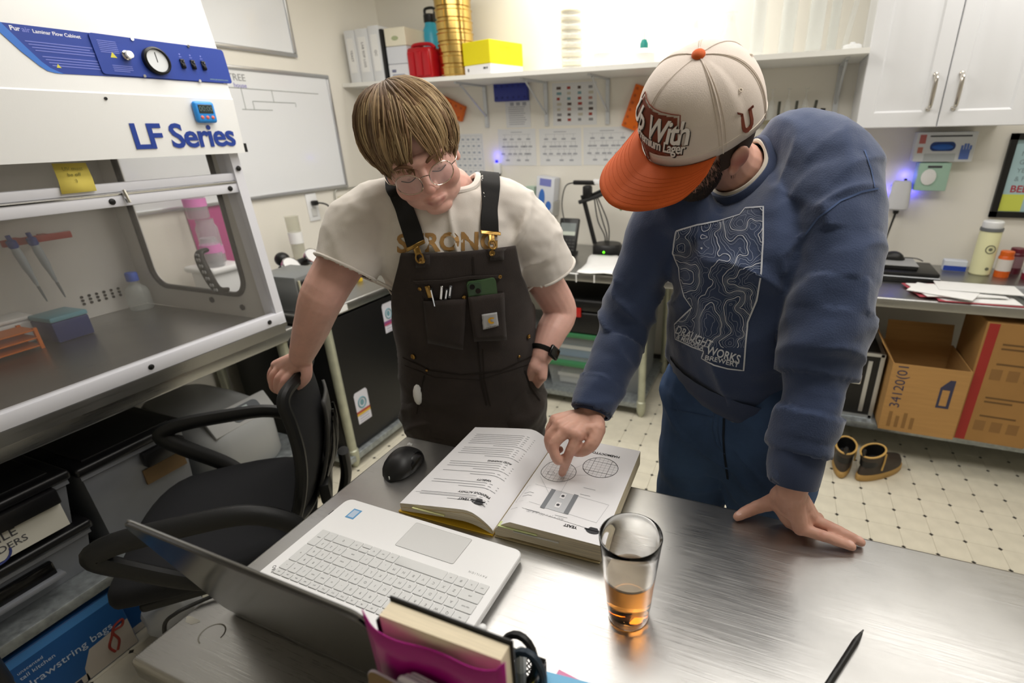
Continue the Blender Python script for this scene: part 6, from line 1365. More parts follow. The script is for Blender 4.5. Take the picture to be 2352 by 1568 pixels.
def hand_geoms(W, fingers, thumb, fr=.0088, pal=.012, wr=.024):
    gs = []
    for k, J in enumerate(fingers):
        s = (1.0, 1.04, .98, .86)[k]; gs.append(finger(J, [fr*1.18*s, fr*1.05*s, fr*.95*s, fr*.80*s])); gs.append(limb([W.lerp(J[0], .05), W.lerp(J[0], .55), J[0]], [wr*.72, pal*1.12, pal*.92], 12, 4))
        if k: A = fingers[k-1][0]; gs.append(limb([W.lerp(A.lerp(J[0], .5), .35), A.lerp(J[0], .5)], [pal*1.1, pal*.8], 10, 3))
    gs.append(finger(thumb, [fr*1.75, fr*1.35, fr*1.18, fr*.92])); gs.append(limb([W, thumb[0], W.lerp(fingers[0][0], .7)], [wr*.8, fr*1.7, pal*.95], 10, 3))
    return gs
def skin_cols(me, base, spots):
    co = get_co(me); c = np.tile(np.array(lin(base)), (len(co), 1)); nz = vnoise(co*45)*.05+vnoise(co*160, 2)*.03; c *= (1+nz)[:, None]
    for p, r, col, amt in spots:
        d = np.linalg.norm(co-np.array(p), axis=1); w = np.clip(1-d/r, 0, 1); w = (w*w*(3-2*w)*amt)[:, None]; c = c*(1-w)+np.array(lin(col))*w
    vcolor(me, c)
M_skin = mat('skin', '#c99280', .5, vcol=True, sss=.12, bump=.12, bscale=260)

def ridge(P, seed): return np.clip(1-np.abs(vnoise(P, seed))*2.2, 0, 1)**2
# ================================================================== person in overalls
f1 = Vector((.53, -.85, 0)).normalized(); l1 = Vector((.85, .53, 0)).normalized(); down = Vector((0, 0, -1))
def c1(x, y, d): return pd(x, y, d)
hipc = c1(1096, 960, 1.50)
p1 = Person('person', 'person in dark brown overalls and cream t-shirt leaning on the chair, reading', 'person', (hipc.x, hipc.y, 0))
def row(L, R, y, d, b, lt=0, fwd=0): c = pd((L+R)/2, y, d); return (c, l1+Vector((0, 0, lt)), f1, (R-L)/2*d/FPX, b)
T1 = [row(955, 1225, 900, 1.485, .120), row(948, 1216, 830, 1.45, .124), row(936, 1212, 760, 1.41, .124), row(912, 1213, 690, 1.36, .124), row(884, 1220, 620, 1.315, .124), row(862, 1222, 555, 1.275, .122), row(868, 1200, 500, 1.24, .108), row(905, 1165, 458, 1.215, .088), row(955, 1120, 425, 1.195, .066)]
torso = g_loft(rloft(T1, 36, 4))
# arms: joints
RS, RE, RW = pd(850, 520, 1.22), pd(742, 678, 1.20), pd(692, 818, 1.345)
LS, LE, LWr = pd(1190, 535, 1.29), pd(1286, 712, 1.46), pd(1244, 818, 1.40)
def slv(P, R, seed):
    return limb(P, R, 20, 8, lambda t: .03*math.sin(9*t+seed)*t)
RSl = [pd(880, 500, 1.23), pd(838, 520, 1.21), pd(812, 570, 1.20), pd(790, 622, 1.20)]
LSl = [pd(1165, 510, 1.26), pd(1205, 530, 1.29), pd(1238, 580, 1.33), pd(1258, 632, 1.37)]
def sleeve_tube(P, R):
    sp = spline(P, 6); rr_ = [R[min(int(k/6), len(R)-2)]+(R[min(int(k/6), len(R)-2)+1]-R[min(int(k/6), len(R)-2)])*((k % 6)/6 if k < len(sp)-1 else 1) for k in range(len(sp))]
    return g_tube(sp, rr_, 22)
shirt = fuse([torso, limb([pd(985, 445, 1.21), pd(900, 468, 1.21), pd(850, 498, 1.21)], [.05, .066, .074], 18, 5), limb([pd(1095, 445, 1.22), pd(1160, 472, 1.25), pd(1205, 515, 1.285)], [.05, .066, .074], 18, 5), sleeve_tube(RSl, [.082, .084, .076, .071]), sleeve_tube(LSl, [.082, .084, .078, .073])], .006, 7)
axR = (RSl[3]-RSl[1]).normalized(); axL = (LSl[3]-LSl[1]).normalized()
def shirt_fold(co):
    # soft drape: folds fan from the strap points and armpits
    u = co@np.array(l1); v = co[:, 2]; w = co@np.array(f1)
    n1 = ridge(np.c_[(u+v*.55)*9+vnoise(co*9, 4)*.7, (v-u*.4)*3, w*3], 3); n2 = ridge(np.c_[(u-v*.75)*11+vnoise(co*10, 6)*.7, (v+u*.4)*3.5, w*4], 9); n3 = ridge(np.c_[u*7, v*24+vnoise(co*7, 8)*1.2, w*6], 14)
    low = np.clip((1.30-v)/.2, 0, 1)
    return .0085*n1+.0075*n2+.006*n3*low-.006+.0012*vnoise(co*60, 5)
displace(shirt, shirt_fold)
shirt_bv = bvh_of(shirt)
# open the sleeve ends, neck and bottom slightly by dropping the caps
co = get_co(shirt); keep = np.ones(len(co), bool)
for P_, ax_, r_ in ((RSl[3], axR, .12), (LSl[3], axL, .12)):
    q = co-np.array(P_); t_ = q@np.array(ax_); keep &= ~((t_ > -.003) & (np.linalg.norm(q, axis=1) < r_))
nk = pd(1034, 428, 1.20); q = co-np.array(nk); nkax = np.array((UP*.72-FW*.55+RT*.05).normalized()); keep &= ~((q@nkax > -.05) & (np.linalg.norm(q, axis=1) < .12) & (np.linalg.norm(q-np.outer(q@nkax, nkax), axis=1) < .066))
cut(shirt, keep)
M_tee = mat('cream_cotton', '#dcd5cc', .9, var=.03, vscale=30, bump=.2, bscale=700, sheen=.15)
so = p1.put('t_shirt', shirt, M_tee, label='cream t-shirt with brown lettering'); sd = so.modifiers.new('thick', 'SOLIDIFY'); sd.thickness = .004; sd.offset = -1
# neckband and sleeve hems
def hem_ring(P_, ax_, bv, r, n=40, out=.0015, tw=.006, sd_=None):
    ax_ = Vector(ax_); a = ax_.orthogonal().normalized(); b = ax_.cross(a); pts = []
    for k in range(n+1):
        t_ = 2*PI*k/n; d_ = a*math.cos(t_)+b*math.sin(t_); l, nn, i, t2 = bv.ray_cast(Vector(P_)+d_*r, -d_); pts.append((l if l is not None else Vector(P_)+d_*r*.6)+d_*out)
    return g_tube(pts, tw, 8, cap=False)
p1.put('sleeve_hem', [hem_ring(RSl[3]-axR*.009, axR, shirt_bv, .13, tw=.0035)], M_tee, so); p1.put('sleeve_hem', [hem_ring(LSl[3]-axL*.009, axL, shirt_bv, .13, tw=.0035)], M_tee, so)
# ---- head
TOC = -FW
X1, N1, U1 = Vector((.7896, .5295, .3054)), -Vector((-.6098, .6999, .3647)), Vector((-.0194, -.4756, .8766))
O1 = Vector((-.7360, .9745, 1.4929)); H1 = basis(O1, X1, -N1, U1)
HS = Matrix.Diagonal((1.03, 1.0, 1.0, 1)); H1 = H1 @ HS
neck1 = [H1 @ Vector((0, .025, -.045)), (H1 @ Vector((0, .035, -.10))).lerp(pd(1040, 425, 1.19), .35), pd(1038, 440, 1.215), pd(1040, 480, 1.26)]
hips_core = [pd(1040, 480, 1.26), pd(1060, 620, 1.33), pd(1080, 800, 1.45), hipc]
armR = limb([RS, RS.lerp(RE, .5)+Vector((-.01, 0, 0)), RE, RE.lerp(RW, .45), RW], [.04, .053, .049, .043, .030], 18, 6)
armL = limb([LS, LS.lerp(LE, .5), LE, LE.lerp(LWr, .5), LWr], [.035, .05, .048, .043, .030], 18, 6)
# right hand on the chair back
fR = [[pd(683, 857, 1.37), pd(672, 884, 1.352), pd(668, 900, 1.372), pd(674, 903, 1.393)],
      [pd(662, 848, 1.372), pd(640, 868, 1.362), pd(637, 893, 1.385), pd(645, 902, 1.405)],
      [pd(645, 842, 1.380), pd(627, 862, 1.378), pd(626, 887, 1.40), pd(634, 898, 1.42)],
      [pd(634, 838, 1.392), pd(622, 856, 1.396), pd(622, 876, 1.412), pd(628, 888, 1.43)]]
fR[0] = [pd(676, 852, 1.368), pd(655, 874, 1.354), pd(648, 897, 1.378), pd(655, 905, 1.40)]
thR = [pd(702, 838, 1.36), pd(704, 864, 1.352), pd(688, 884, 1.36), pd(668, 894, 1.372)]
handR = hand_geoms(RW, fR, thR, .0098, .0150, .028)
# left hand, in the pocket to the knuckles
lm = [pd(1246-7*k, 866+2*k, 1.385+.014*k) for k in range(4)]
fL = [[m_, m_+(pd(1222, 893, 1.455)-pd(1240, 868, 1.38)), m_+(pd(1205, 910, 1.49)-pd(1240, 868, 1.38)), m_+(pd(1192, 920, 1.50)-pd(1240, 868, 1.38))] for m_ in lm]
thL = [pd(1228, 840, 1.385), pd(1216, 862, 1.40), pd(1206, 880, 1.44), pd(1198, 892, 1.47)]
handL = hand_geoms(LWr, fL, thL, .0098, .0145, .027)
legs = []
feet1 = [Vector((hipc.x-.14*l1.x-.02, hipc.y-.14*l1.y+.04, .05)), Vector((hipc.x+.14*l1.x-.02, hipc.y+.14*l1.y+.04, .05))]
for s, ft in ((-1, feet1[0]), (1, feet1[1])): legs.append(limb([hipc+l1*s*.08, hipc.lerp(ft, .5)+l1*s*.05, ft], [.07, .05, .04], 14, 5))
core = limb(hips_core, [.05, .07, .07, .07], 16, 4)
body1 = fuse(head_geoms(H1, 1)+[limb(neck1, [.052, .052, .056, .06], 18, 5), core, armR, armL]+legs+handR+handL, .0028, 4)
lipc = [H1 @ Vector((x, -.092, -.069)) for x in (-.014, 0, .014)]
spots = [(q, .013, '#a9605c', .75) for q in lipc]+[(H1 @ Vector((s*.04, -.075, -.035)), .035, '#c47a6e', .5) for s in (-1, 1)]+[(H1 @ Vector((0, -.112, -.03)), .02, '#c47468', .6)]+[(H1 @ Vector((s*.083, .014, -.018)), .03, '#c26a5c', .7) for s in (-1, 1)]+[(q, .03, '#c07468', .4) for q in (RE, RW.lerp(RE, .4))]+[(J[1], .02, '#c07a70', .5) for J in fR]
spots += [(H1 @ Vector((s*.032, -.086, -.0095)), .006, '#4a352c', .8) for s in (-1, 1)]
skin_cols(body1, '#deae9f', spots)
bo = p1.put('body', body1, M_skin)
# ---- hair: locks flowing from the crown over the scalp
M_hair = mat('light_brown_hair', '#7a5a38', .6, vcol=True, spec=.3)
rng = random.Random(4)
CR = Vector((-.012, .035, .0))      # crown offset in the head frame
def scalp(az, el, lift=0):          # az 0 faces front (-y), el 0 at the crown .. 1 at the equator and on
    a = el*PI/2; rx, ry, rz = .077+lift, .098+lift, .092+lift
    d = Vector((math.sin(az)*math.sin(a), -math.cos(az)*math.sin(a), math.cos(a))); tilt = Matrix.Rotation(-.30, 3, 'X'); d = tilt @ d
    return Vector((d.x*rx, d.y*ry+.012, d.z*rz+.036))
def hair_len(az):
    a = abs((az+PI) % (2*PI)-PI)
    if a < .9: return 1.27-.03*a
    if a < 1.6: return 1.27+.22*(a-.9)/.7
    return 1.50
Vh = []; Fh = []; Ch = []
shell = []
for i in range(14):
    shell.append([H1 @ scalp(2*PI*j/32, (i+.3)/14*(hair_len(2*PI*j/32)-.32), .005) for j in range(32)])
gsh = g_loft(shell, True, False); Vh += [tuple(v) for v in gsh[0]]; Fh += gsh[1]; Ch += [lin('#5a4228')]*len(gsh[0])
def lock(az, el0, el1, w, lift, cl, sweep, curl):
    n = 12; P = []
    for k in range(n):
        t = k/(n-1); el = el0+(el1-el0)*t; a_ = az+sweep*t*t; lf = lift*(math.sin(PI*min(1, t*1.1+.05))**.6)+.006+curl*t*t
        P.append(H1 @ scalp(a_, el, lf))
    k0 = len(Vh); c0 = H1 @ Vector((0, .012, .036))
    for k, p in enumerate(P):
        t_ = (P[min(k+1, n-1)]-P[max(k-1, 0)]).normalized(); nn = (p-c0); nn = (nn-t_*nn.dot(t_)).normalized(); b = t_.cross(nn); ww = w*(1-(k/(n-1))**3*.85)*(.55+.45*min(1, k/3))
        Vh.extend([tuple(p-b*ww), tuple(p+nn*ww*.55), tuple(p+b*ww), tuple(p-nn*ww*.2)]); Ch.extend([tuple(v*(.80+.22*(k/n)) for v in cl)]*4)
    for k in range(n-1):
        for j in range(4): Fh.append((k0+4*k+j, k0+4*k+(j+1) % 4, k0+4*k+4+(j+1) % 4, k0+4*k+4+j))
cols = [lin(c) for c in ('#9c8260', '#82664a', '#b0966f', '#70563c', '#927653', '#bfa680', '#a38964')]
for q in range(330):
    caz = rng.uniform(-PI, PI); front = math.exp(-(caz/1.1)**2); cel0 = rng.choice([.02, .05, .10, .2, .35, .55])*rng.uniform(.6, 1.3); cL = hair_len(caz)+rng.uniform(-.16, .10)*(1+.5*front)
    csw = (-.42*front if caz < .15 else .30*front)+rng.uniform(-.22, .22); cc_ = rng.choice(cols); clift = rng.uniform(.004, .017); cc2 = rng.uniform(-.004, .010)
    for k in range(12):
        dl = rng.gauss(0, .11); b_ = rng.uniform(.82, 1.2); cl_ = tuple(min(1, v*b_) for v in cc_)
        lock(caz+dl, max(.01, cel0+rng.uniform(-.05, .08)), cL+rng.uniform(-.05, .05), rng.uniform(.0012, .0030), clift+rng.uniform(-.003, .004), cl_, csw-dl*.7, cc2+rng.uniform(-.002, .003))
hm = mesh('hair', (Vh, Fh), None, 50); vcolor(hm, np.array(Ch)); p1.put('hair', hm, M_hair, label='light brown fringe haircut')
# eyebrows, lashes
for s in (-1, 1):
    p1.put('eyebrow', [tr(g_tube(spline([(s*.014, -.098, .018), (s*.032, -.094, .026), (s*.050, -.080, .020)], 5), [.002, .003, .0036, .004, .004, .0038, .0036, .003, .0026, .002, .0012], 8), H1)], mat('brow_brown', '#6a4a32', .7))
    p1.put('eyelashes', [tr(g_tube(spline([(s*.017, -.084, -.0085), (s*.032, -.088, -.0115), (s*.047, -.079, -.008)], 5), .0011, 6), H1)], mat('lash_dark', '#2e211a', .6))
# glasses
M_wire = mat('gold_wire', '#c9b7a8', .2, 1)
gw = []
def lens_pts(s, n=24, r=.0245):
    out = []
    for k in range(n+2):
        a = 2*PI*k/n; e_ = .86; cx_ = s*.0335; x = cx_+r*math.copysign(abs(math.cos(a))**e_, math.cos(a)); out.append((x, -.1065+.010*((x*s-.0335)/.03)+abs(x)*.10-.003, -.008+r*.88*math.copysign(abs(math.sin(a))**e_, math.sin(a))))
    return out
ey = p1.put('glasses_frame', [tr(g_tube(lens_pts(-1), .0011, 6, cap=False), H1), tr(g_tube(lens_pts(1), .0011, 6, cap=False), H1), tr(g_tube(spline([(-.0095, -.1085, -.002), (0, -.1125, .001), (.0095, -.1085, -.002)], 5), .0011, 6), H1)]+[tr(g_tube(spline([(s*.058, -.095, -.004), (s*.072, -.080, -.001), (s*.079, -.02, -.001), (s*.082, .015, -.004), (s*.080, .03, -.022)], 5), .0011, 6), H1) for s in (-1, 1)], M_wire, label='thin gold wire glasses')
for s in (-1, 1):
    lp_ = lens_pts(s)[:24]; p1.put('lens', [tr(g_loft([lp_, [(x, y+.0008, z) for x, y, z in lp_]]), H1)], clearmat('lens_clear', '#e8e0e4', .10, .02), ey)
# neckband
p1.put('neckband', [collar_ring(shirt_bv, nk, nkax, .0665, .0085)], M_tee, so)
# ---- overalls
OV = [row(944, 1246, 1010, 1.535, .150), row(942, 1246, 960, 1.515, .152), row(934, 1243, 900, 1.487, .150), row(926, 1236, 830, 1.452, .151), row(918, 1226, 760, 1.412, .149), row(900, 1224, 690, 1.362, .145), row(874, 1229, 620, 1.317, .142), row(864, 1232, 552, 1.276, .136)]
N_OV = 72; rg_ = rloft(OV, N_OV, 6); nrow = len(rg_)
def bib_half(t):        # allowed angle from the front, left and right, by row fraction
    k = t*(len(OV)-1)
    if k < 2.7: return 180, 180
    pts = [(2.7, 180, 180), (3.3, 135, 138), (3.9, 96, 104), (4.5, 78, 88), (5.0, 65, 69), (6.0, 47, 50), (6.6, 39, 45), (7, 36, 43)]
    for (a, la, ra), (b, lb, rb) in zip(pts, pts[1:]):
        if a <= k <= b: f = (k-a)/(b-a); return la+(lb-la)*f, ra+(rb-ra)*f
    return 37, 40
V = []; F = []; NB = 60
OVs = rloft(OV, N_OV, 6)
def ov_pt(i, ang):          # ang in degrees from the front, + to the person's left
    th_ = math.radians(90-ang)*N_OV/(2*PI); j0 = int(math.floor(th_)); f_ = th_-j0; r = OVs[i]; return r[j0 % N_OV].lerp(r[(j0+1) % N_OV], f_)
for i in range(nrow):
    Rr, Ll = bib_half(i/(nrow-1)); Rr = min(Rr, 180); Ll = min(Ll, 180)
    for j in range(NB+1): V.append(tuple(ov_pt(i, -Rr+(Rr+Ll)*j/NB)))
for i in range(nrow-1):
    for j in range(NB): F.append((i*(NB+1)+j, i*(NB+1)+j+1, (i+1)*(NB+1)+j+1, (i+1)*(NB+1)+j))
# legs
legg = []
for s, ft in ((-1, feet1[0]), (1, feet1[1])):
    h0 = hipc+l1*s*.082; legg.append(limb([h0+Vector((0, 0, .05)), h0+Vector((0, 0, -.12)), hipc.lerp(ft, .5)+l1*s*.06, ft+Vector((0, 0, .07))], [.125, .118, .092, .085], 20, 8, lambda t: .03*math.sin(22*t)+.02*math.sin(13*t+2)))
seat_ = g_loft(rloft([row(960, 1230, 1075, 1.57, .12), OV[0], OV[1], OV[2]], 36, 4))
M_ov = mat('dark_brown_duck', '#2f2723', .85, var=.2, vscale=14, bump=.3, bscale=500, sheen=.1)
trs = fuse(legg+[seat_], .007, 5)
def trouser_fold(co): return .009*ridge(np.c_[co[:, :2]*3.5, co[:, 2]*15+vnoise(co*4)*2], 4)+.003*vnoise(co*24, 6)-.002
displace(trs, trouser_fold)
to = p1.put('overall_trousers', trs, M_ov)
bibm = mesh('bib', (V, F), None, 60); bm_ = bmesh.new(); bm_.from_mesh(bibm); bmesh.ops.delete(bm_, geom=[v for v in bm_.verts if not v.link_faces], context='VERTS'); bm_.to_mesh(bibm); bm_.free()
def bib_fold(co): u = co@np.array(l1); lowr = np.clip((1.02-co[:, 2])/.12, 0, 1); return .003*vnoise(np.c_[u*9, co[:, 2]*12, u*0+2], 2)+.0055*ridge(np.c_[u*3.5, co[:, 2]*17+u*5+vnoise(co*6, 3)*1.2, u*0+1], 7)*(.35+lowr)+.002*vnoise(co*26, 8)+.004
displace(bibm, bib_fold)
bib_bv = bvh_of(bibm)
bo_ = p1.put('bib', bibm, M_ov, label='dark brown duck canvas overall bib'); q = bo_.modifiers.new('thick', 'SOLIDIFY'); q.thickness = .005; q.offset = -1
allb = BVHTree.FromPolygons([v.co+p1.o.location for v in bibm.vertices]+[v.co+p1.o.location for v in trs.vertices], [tuple(p.vertices) for p in bibm.polygons]+[tuple(i+len(bibm.vertices) for i in p.vertices) for p in trs.polygons])
M_st = mat('black_webbing', '#131211', .8, bump=.25, bscale=900, stretch=(1, 1, 1)); M_br = mat('aged_brass', '#a8854a', .3, 1)
# straps over the shoulders
back = -f1
strapL = [(957, 560), (948, 530), (938, 500), (928, 470), (918, 446), (910, 432)]; strapR = [(1123, 535), (1122, 505), (1122, 475), (1124, 445), (1126, 420)]
def over(P, off): return P
for pth, nm, bx in ((strapL, -.10, 912), (strapR, .09, 1128)):
    last = hit(shirt_bv, *pth[-1], .002)[0]; tail = [tuple(last+back*.05+Vector((0, 0, .012))), tuple(last+back*.12-Vector((0, 0, .03))), tuple(last+back*.18-Vector((0, 0, .14))+l1*(.03 if nm < 0 else -.03))]
    st_o = p1.put('strap', [ribbon(shirt_bv, pth+tail, .044, .004, 5, .0025)], M_st)
    a, n = hit(shirt_bv, *pth[0], .008); n2 = hit(bib_bv, *( (968, 592) if nm < 0 else (1129, 577)), .006)[0]
    if n2 is None: n2 = a-Vector((0, 0, .04))
    ax_ = (n2-a).normalized(); sx = ax_.cross(n).normalized(); B = basis(a+n*.002, sx, ax_, n)
    p1.put('clasp', [tr(g_rbox(.05, .009, .004, .0015, 1, (0, 0, 0)), B), tr(g_rbox(.016, .018, .005, .002, 1, (0, .012, .001)), B), tr(g_tube([(.009*math.cos(t_), .028+.011*math.sin(t_), .002) for t_ in [2*PI*i/16 for i in range(18)]], .0022, 6, cap=False), B)], M_br, st_o)
# bib details: top hem, seams, pockets, label, phone, pens, buttons
M_seam = mat('seam_dark', '#1f1813', .9)
def seam(pts, w=.0022, bv=allb): p1.put('seam', [pxline(bv, dpx(pts), w, .0016)], M_seam, bo_)
def bar(pts, w, mt=M_ov, nm='pocket_hem', d=.002, th=.0022): return p1.put(nm, [ribbon(allb, dpx(pts, 3), w, d, 2, th)], mt, bo_)

bar([(952, 648), (1020, 645), (1080, 636), (1148, 634)], .007)
seam([(975, 684), (985, 735), (992, 782), (1052, 800), (1070, 700)]); seam([(980, 745), (1060, 722)])
pk = [(1073, 678), (1152, 668), (1160, 765), (1140, 778), (1105, 780), (1090, 772), (1073, 678)]
def patch(pts, mt, nm, d, bvv=allb, parent=None, grid=8):
    """a cloth patch: pixel quad filled as a grid on the surface"""
    a, b, c, d4 = pts; V = []; F = []
    for j in range(grid+1):
        for i in range(grid+1):
            u, v = i/grid, j/grid; x = (a[0]*(1-u)+b[0]*u)*(1-v)+(d4[0]*(1-u)+c[0]*u)*v; y = (a[1]*(1-u)+b[1]*u)*(1-v)+(d4[1]*(1-u)+c[1]*u)*v; l, n = hit(bvv, x, y, d); V.append(tuple(l) if l is not None else (0, 0, -5))
    for j in range(grid):
        for i in range(grid):
            q = (j*(grid+1)+i, j*(grid+1)+i+1, (j+1)*(grid+1)+i+1, (j+1)*(grid+1)+i)
            if all(V[k][2] > -1 for k in q): F.append(q)
    o = p1.put(nm, [(V, F)], mt, parent or bo_); m_ = o.modifiers.new('thick', 'SOLIDIFY'); m_.thickness = .0014; m_.offset = 1; return o
patch([(1073, 678), (1152, 668), (1158, 776), (1088, 780)], M_ov, 'phone_pocket', .013); patch([(975, 688), (1070, 684), (1064, 800), (985, 784)], M_ov, 'tool_pocket', .0085)
seam(pk, bv=allb); seam([(1086, 590), (1092, 690), (1098, 800), (1105, 870), (1118, 930)], .004); seam([(1108, 800), (1112, 870), (1126, 932)], .003)
seam([(926, 820), (990, 850), (1060, 860), (1150, 850), (1226, 815)], .004); seam([(930, 838), (1000, 866), (1100, 872), (1228, 832)], .002)
lb = patch([(1104, 716), (1136, 711), (1140, 744), (1107, 751)], mat('label_grey', '#b4b4b4', .7), 'logo_label', .0155)
p1.put('logo_mark', [decal(allb, g_loft([[(math.cos(t_)*r_+.35*math.sin(t_)*0, math.sin(t_)*r_*.9, 0) for t_ in [PI*.25+PI*1.5*i/16 for i in range(17)]] for r_ in (1, .45)], False, False, close=False), lambda x, y: (1124+8*x, 729-8.5*y), .0182)], mat('logo_gold', '#d8a019', .6), lb)
p1.put('logo_text', [decal(allb, g_text('carhartt', 1.0, 0), lambda x, y: (1123+6.3*x, 745-8*y-.9*x), .0182)], mat('logo_text_grey', '#6b6560', .7), lb)
def clipitem(nm, px_, w, h_, t_, mt, tilt=0, dz=.0, d=.008):
    l, n = hit(allb, px_[0], px_[1], d); up = Vector((0, 0, 1)); up = (up-n*up.dot(n)).normalized(); s_ = up.cross(n); ct, si = math.cos(tilt), math.sin(tilt); u2 = up*ct+s_*si; s2 = s_*ct-up*si; return tr(g_rbox(w, h_, t_, min(w, t_)*.35 if nm != 'phone' else .008, 3, (0, dz, 0), axis=2 if nm == 'phone' else None), basis(l, s2, u2, n)), basis(l, s2, u2, n)
# things carried in the bib pockets
g, B = clipitem('phone', (1108, 674), .068, .074, .008, None, -.06, 0, .0055)
ph = Thing('mobile_phone', 'green mobile phone sticking out of the bib pocket', 'phone', tuple(B.translation)); off = Matrix.Translation(-B.translation)
ph.part('case', [tr(g, off)], mat('phone_green', '#45603f', .4)); cb_ = ph.part('camera_bump', [tr(tr(g_rbox(.03, .03, .004, .007, 3, (-.017, .02, .0055), axis=2), B), off)], mat('phone_green_dark', '#39523a', .35))
for k in (-1, 1): ph.part('camera_lens', [tr(tr(g_cyl(.0062, .002, 16, (-.017+k*.006, .02-k*.006, .0075)), B), off)], M_blackgl, cb_)
for k, (px_, c_, lab, w, hh, tl, mt_) in enumerate((((986, 668), '#b08a3c', 'brass clipped folding knife in the bib pocket', .012, .03, -.12, M_br), ((997, 686), '#101010', 'black pen clipped in the bib pocket', .006, .06, -.05, M_black), ((1014, 670), '#c9ccd0', 'silver pen in the bib pocket beside the black one', .007, .035, .2, M_chrome), ((1025, 675), '#3b3d40', 'dark grey pen in the middle of the bib pocket', .007, .03, .25, mat('pen_gun', '#45474b', .3, .6)), ((1034, 668), '#6a6d70', 'grey pen at the right of the bib pocket', .007, .032, .22, mat('pen_grey', '#6d7074', .35, .5)))):
    g, B = clipitem('pen', px_, w, hh, .006, None, tl, 0, .0045); q = Thing('pocket_tool', lab, 'pen', tuple(B.translation)); off = Matrix.Translation(-B.translation); q.part('barrel', [tr(g, off)], mt_); q.part('clip', [tr(tr(g_box(w*.4, hh*.7, .0015, (0, hh*.1, .0042)), B), off)], M_br if k == 0 else M_chrome)
for x, y, r in ((971, 597, .007), (1129, 580, .007), (966, 662, .0045), (1147, 634, .0045), (1066, 682, .005), (951, 818, .007), (1212, 772, .006), (1191, 818, .0035), (982, 849, .0035)):
    l, n = hit(allb, x, y, .002)
    if l is not None: p1.put('brass_button', [tr(g_lathe([(r, 0), (r, .003), (r*.55, .0042), (r*.4, .003)], 16), basis(l, n.orthogonal().normalized(), n.cross(n.orthogonal().normalized()), n))], M_br, bo_)
for a in ((958, 596), (1126, 579)): patch([(a[0]-2, a[1]-8), (a[0]+30, a[1]-12), (a[0]+30, a[1]+16), (a[0]-2, a[1]+18)], M_ov, 'strap_tab', .004, allb, None, 3)
# pocket opening at the hip with a white tissue
l, n = hit(allb, 962, 905, .004)
if l is not None: p1.put('pocket_tissue', [tr(g_ell(.012, .03, .006, (0, 0, 0), 12, 8), basis(l, (0.7, .7, .1), (0, 0, 1)))], M_paper, to)
seam([(1205, 850), (1218, 890), (1240, 920)], .004); seam([(975, 862), (966, 905), (958, 950)], .003)
# t-shirt lettering
M_brw = mat('shirt_print_brown', '#a9824e', .85)
gt = g_text('STRONG', 1.0, 0, 'LEFT', bold=.03, space=1.02); xs = [v[0] for v in gt[0]]; kx = 230/(max(xs))
p1.put('shirt_print', [decal(shirt_bv, gt, lambda x, y: (912+x*kx, 562-.055*x*kx+1.2*(x*kx/100)**2-58*(y)), .0016)], M_brw, so)
# watch
wx = (LWr-LE).normalized(); wp = LWr-wx*.012
wa, wb = wx.orthogonal().normalized(), wx.cross(wx.orthogonal().normalized())
wt = Thing('wrist_watch', 'black wrist watch on the bare left wrist by the pocket', 'watch', tuple(wp))
wt.part('band', [g_tube([(wa*math.cos(2*PI*k/24)+wb*math.sin(2*PI*k/24))*.0335+wx*0 for k in range(26)], .010, 8, flat=.35, cap=False)], M_black)
fd = (CAMPOS-wp); fd = (fd-wx*fd.dot(wx)).normalized(); fd = (fd*.6+RT*.8); fd = (fd-wx*fd.dot(wx)).normalized(); wt.part('case', [tr(g_rbox(.034, .038, .011, .006, 3), basis(fd*.039, wx, fd.cross(wx), fd))], M_blackgl)
# shoes
for s, ft in ((-1, feet1[0]), (1, feet1[1])):
    B = basis(Vector((ft.x, ft.y, 0)), l1, -f1, (0, 0, 1)); p1.put('shoe', [tr(g_loft([[(.045*k*math.cos(a), -.05+.14*k*math.sin(a), z) for a in [2*PI*i/24 for i in range(24)]] for z, k in ((0.001, .95), (.01, 1.03), (.03, 1.02), (.055, .9), (.085, .55), (.11, .4))]), B)], mat('shoe_tan', '#6b4a2e', .6))

# ================================================================== person in cap and sweatshirt
hip2 = pd(1695, 965, 1.12)
p2 = Person('person', 'person in navy printed sweatshirt and cream cap pointing at the open book', 'person', (hip2.x, hip2.y, 0))
l2 = Vector((.93, -.36, 0)).normalized(); f2 = Vector((-.36, -.93, 0)).normalized()
def row2(L, R, y, d, b, lt=0): c = pd((L+R)/2, y, d); ax = (l2+Vector((0, 0, lt))).normalized(); return (c, ax, f2, (R-L)/2*d/FPX, b)
T2 = [row2(1538, 1850, 880, 1.105, .104, -.2), row2(1528, 1858, 838, 1.085, .116, -.16), row2(1530, 1862, 780, 1.06, .120, -.1), row2(1540, 1864, 715, 1.035, .120, -.03), row2(1538, 1868, 645, 1.01, .122, .06), row2(1515, 1885, 575, .995, .118, .18), row2(1500, 1905, 505, 1.01, .098, .27), row2(1530, 1915, 445, 1.025, .078, .33), row2(1610, 1880, 395, 1.03, .064, .36), row2(1670, 1820, 365, 1.03, .052, .36)]
S2L = [pd(1862, 420, .965), pd(1908, 440, .91), pd(1924, 520, .88), pd(1920, 610, .87), pd(1896, 740, .87), pd(1880, 820, .872), pd(1866, 900, .872), pd(1842, 1000, .874), pd(1830, 1055, .876), pd(1822, 1108, .878)]
R2L = [.078, .080, .074, .068, .070, .062, .053, .046, .044, .0375]
S2R = [pd(1560, 490, 1.01), pd(1515, 520, 1.03), pd(1482, 600, 1.05), pd(1452, 690, 1.08), pd(1424, 772, 1.09), pd(1392, 855, 1.06), pd(1370, 915, 1.04), pd(1360, 948, 1.03)]
R2R = [.080, .070, .055, .055, .052, .046, .040, .035]
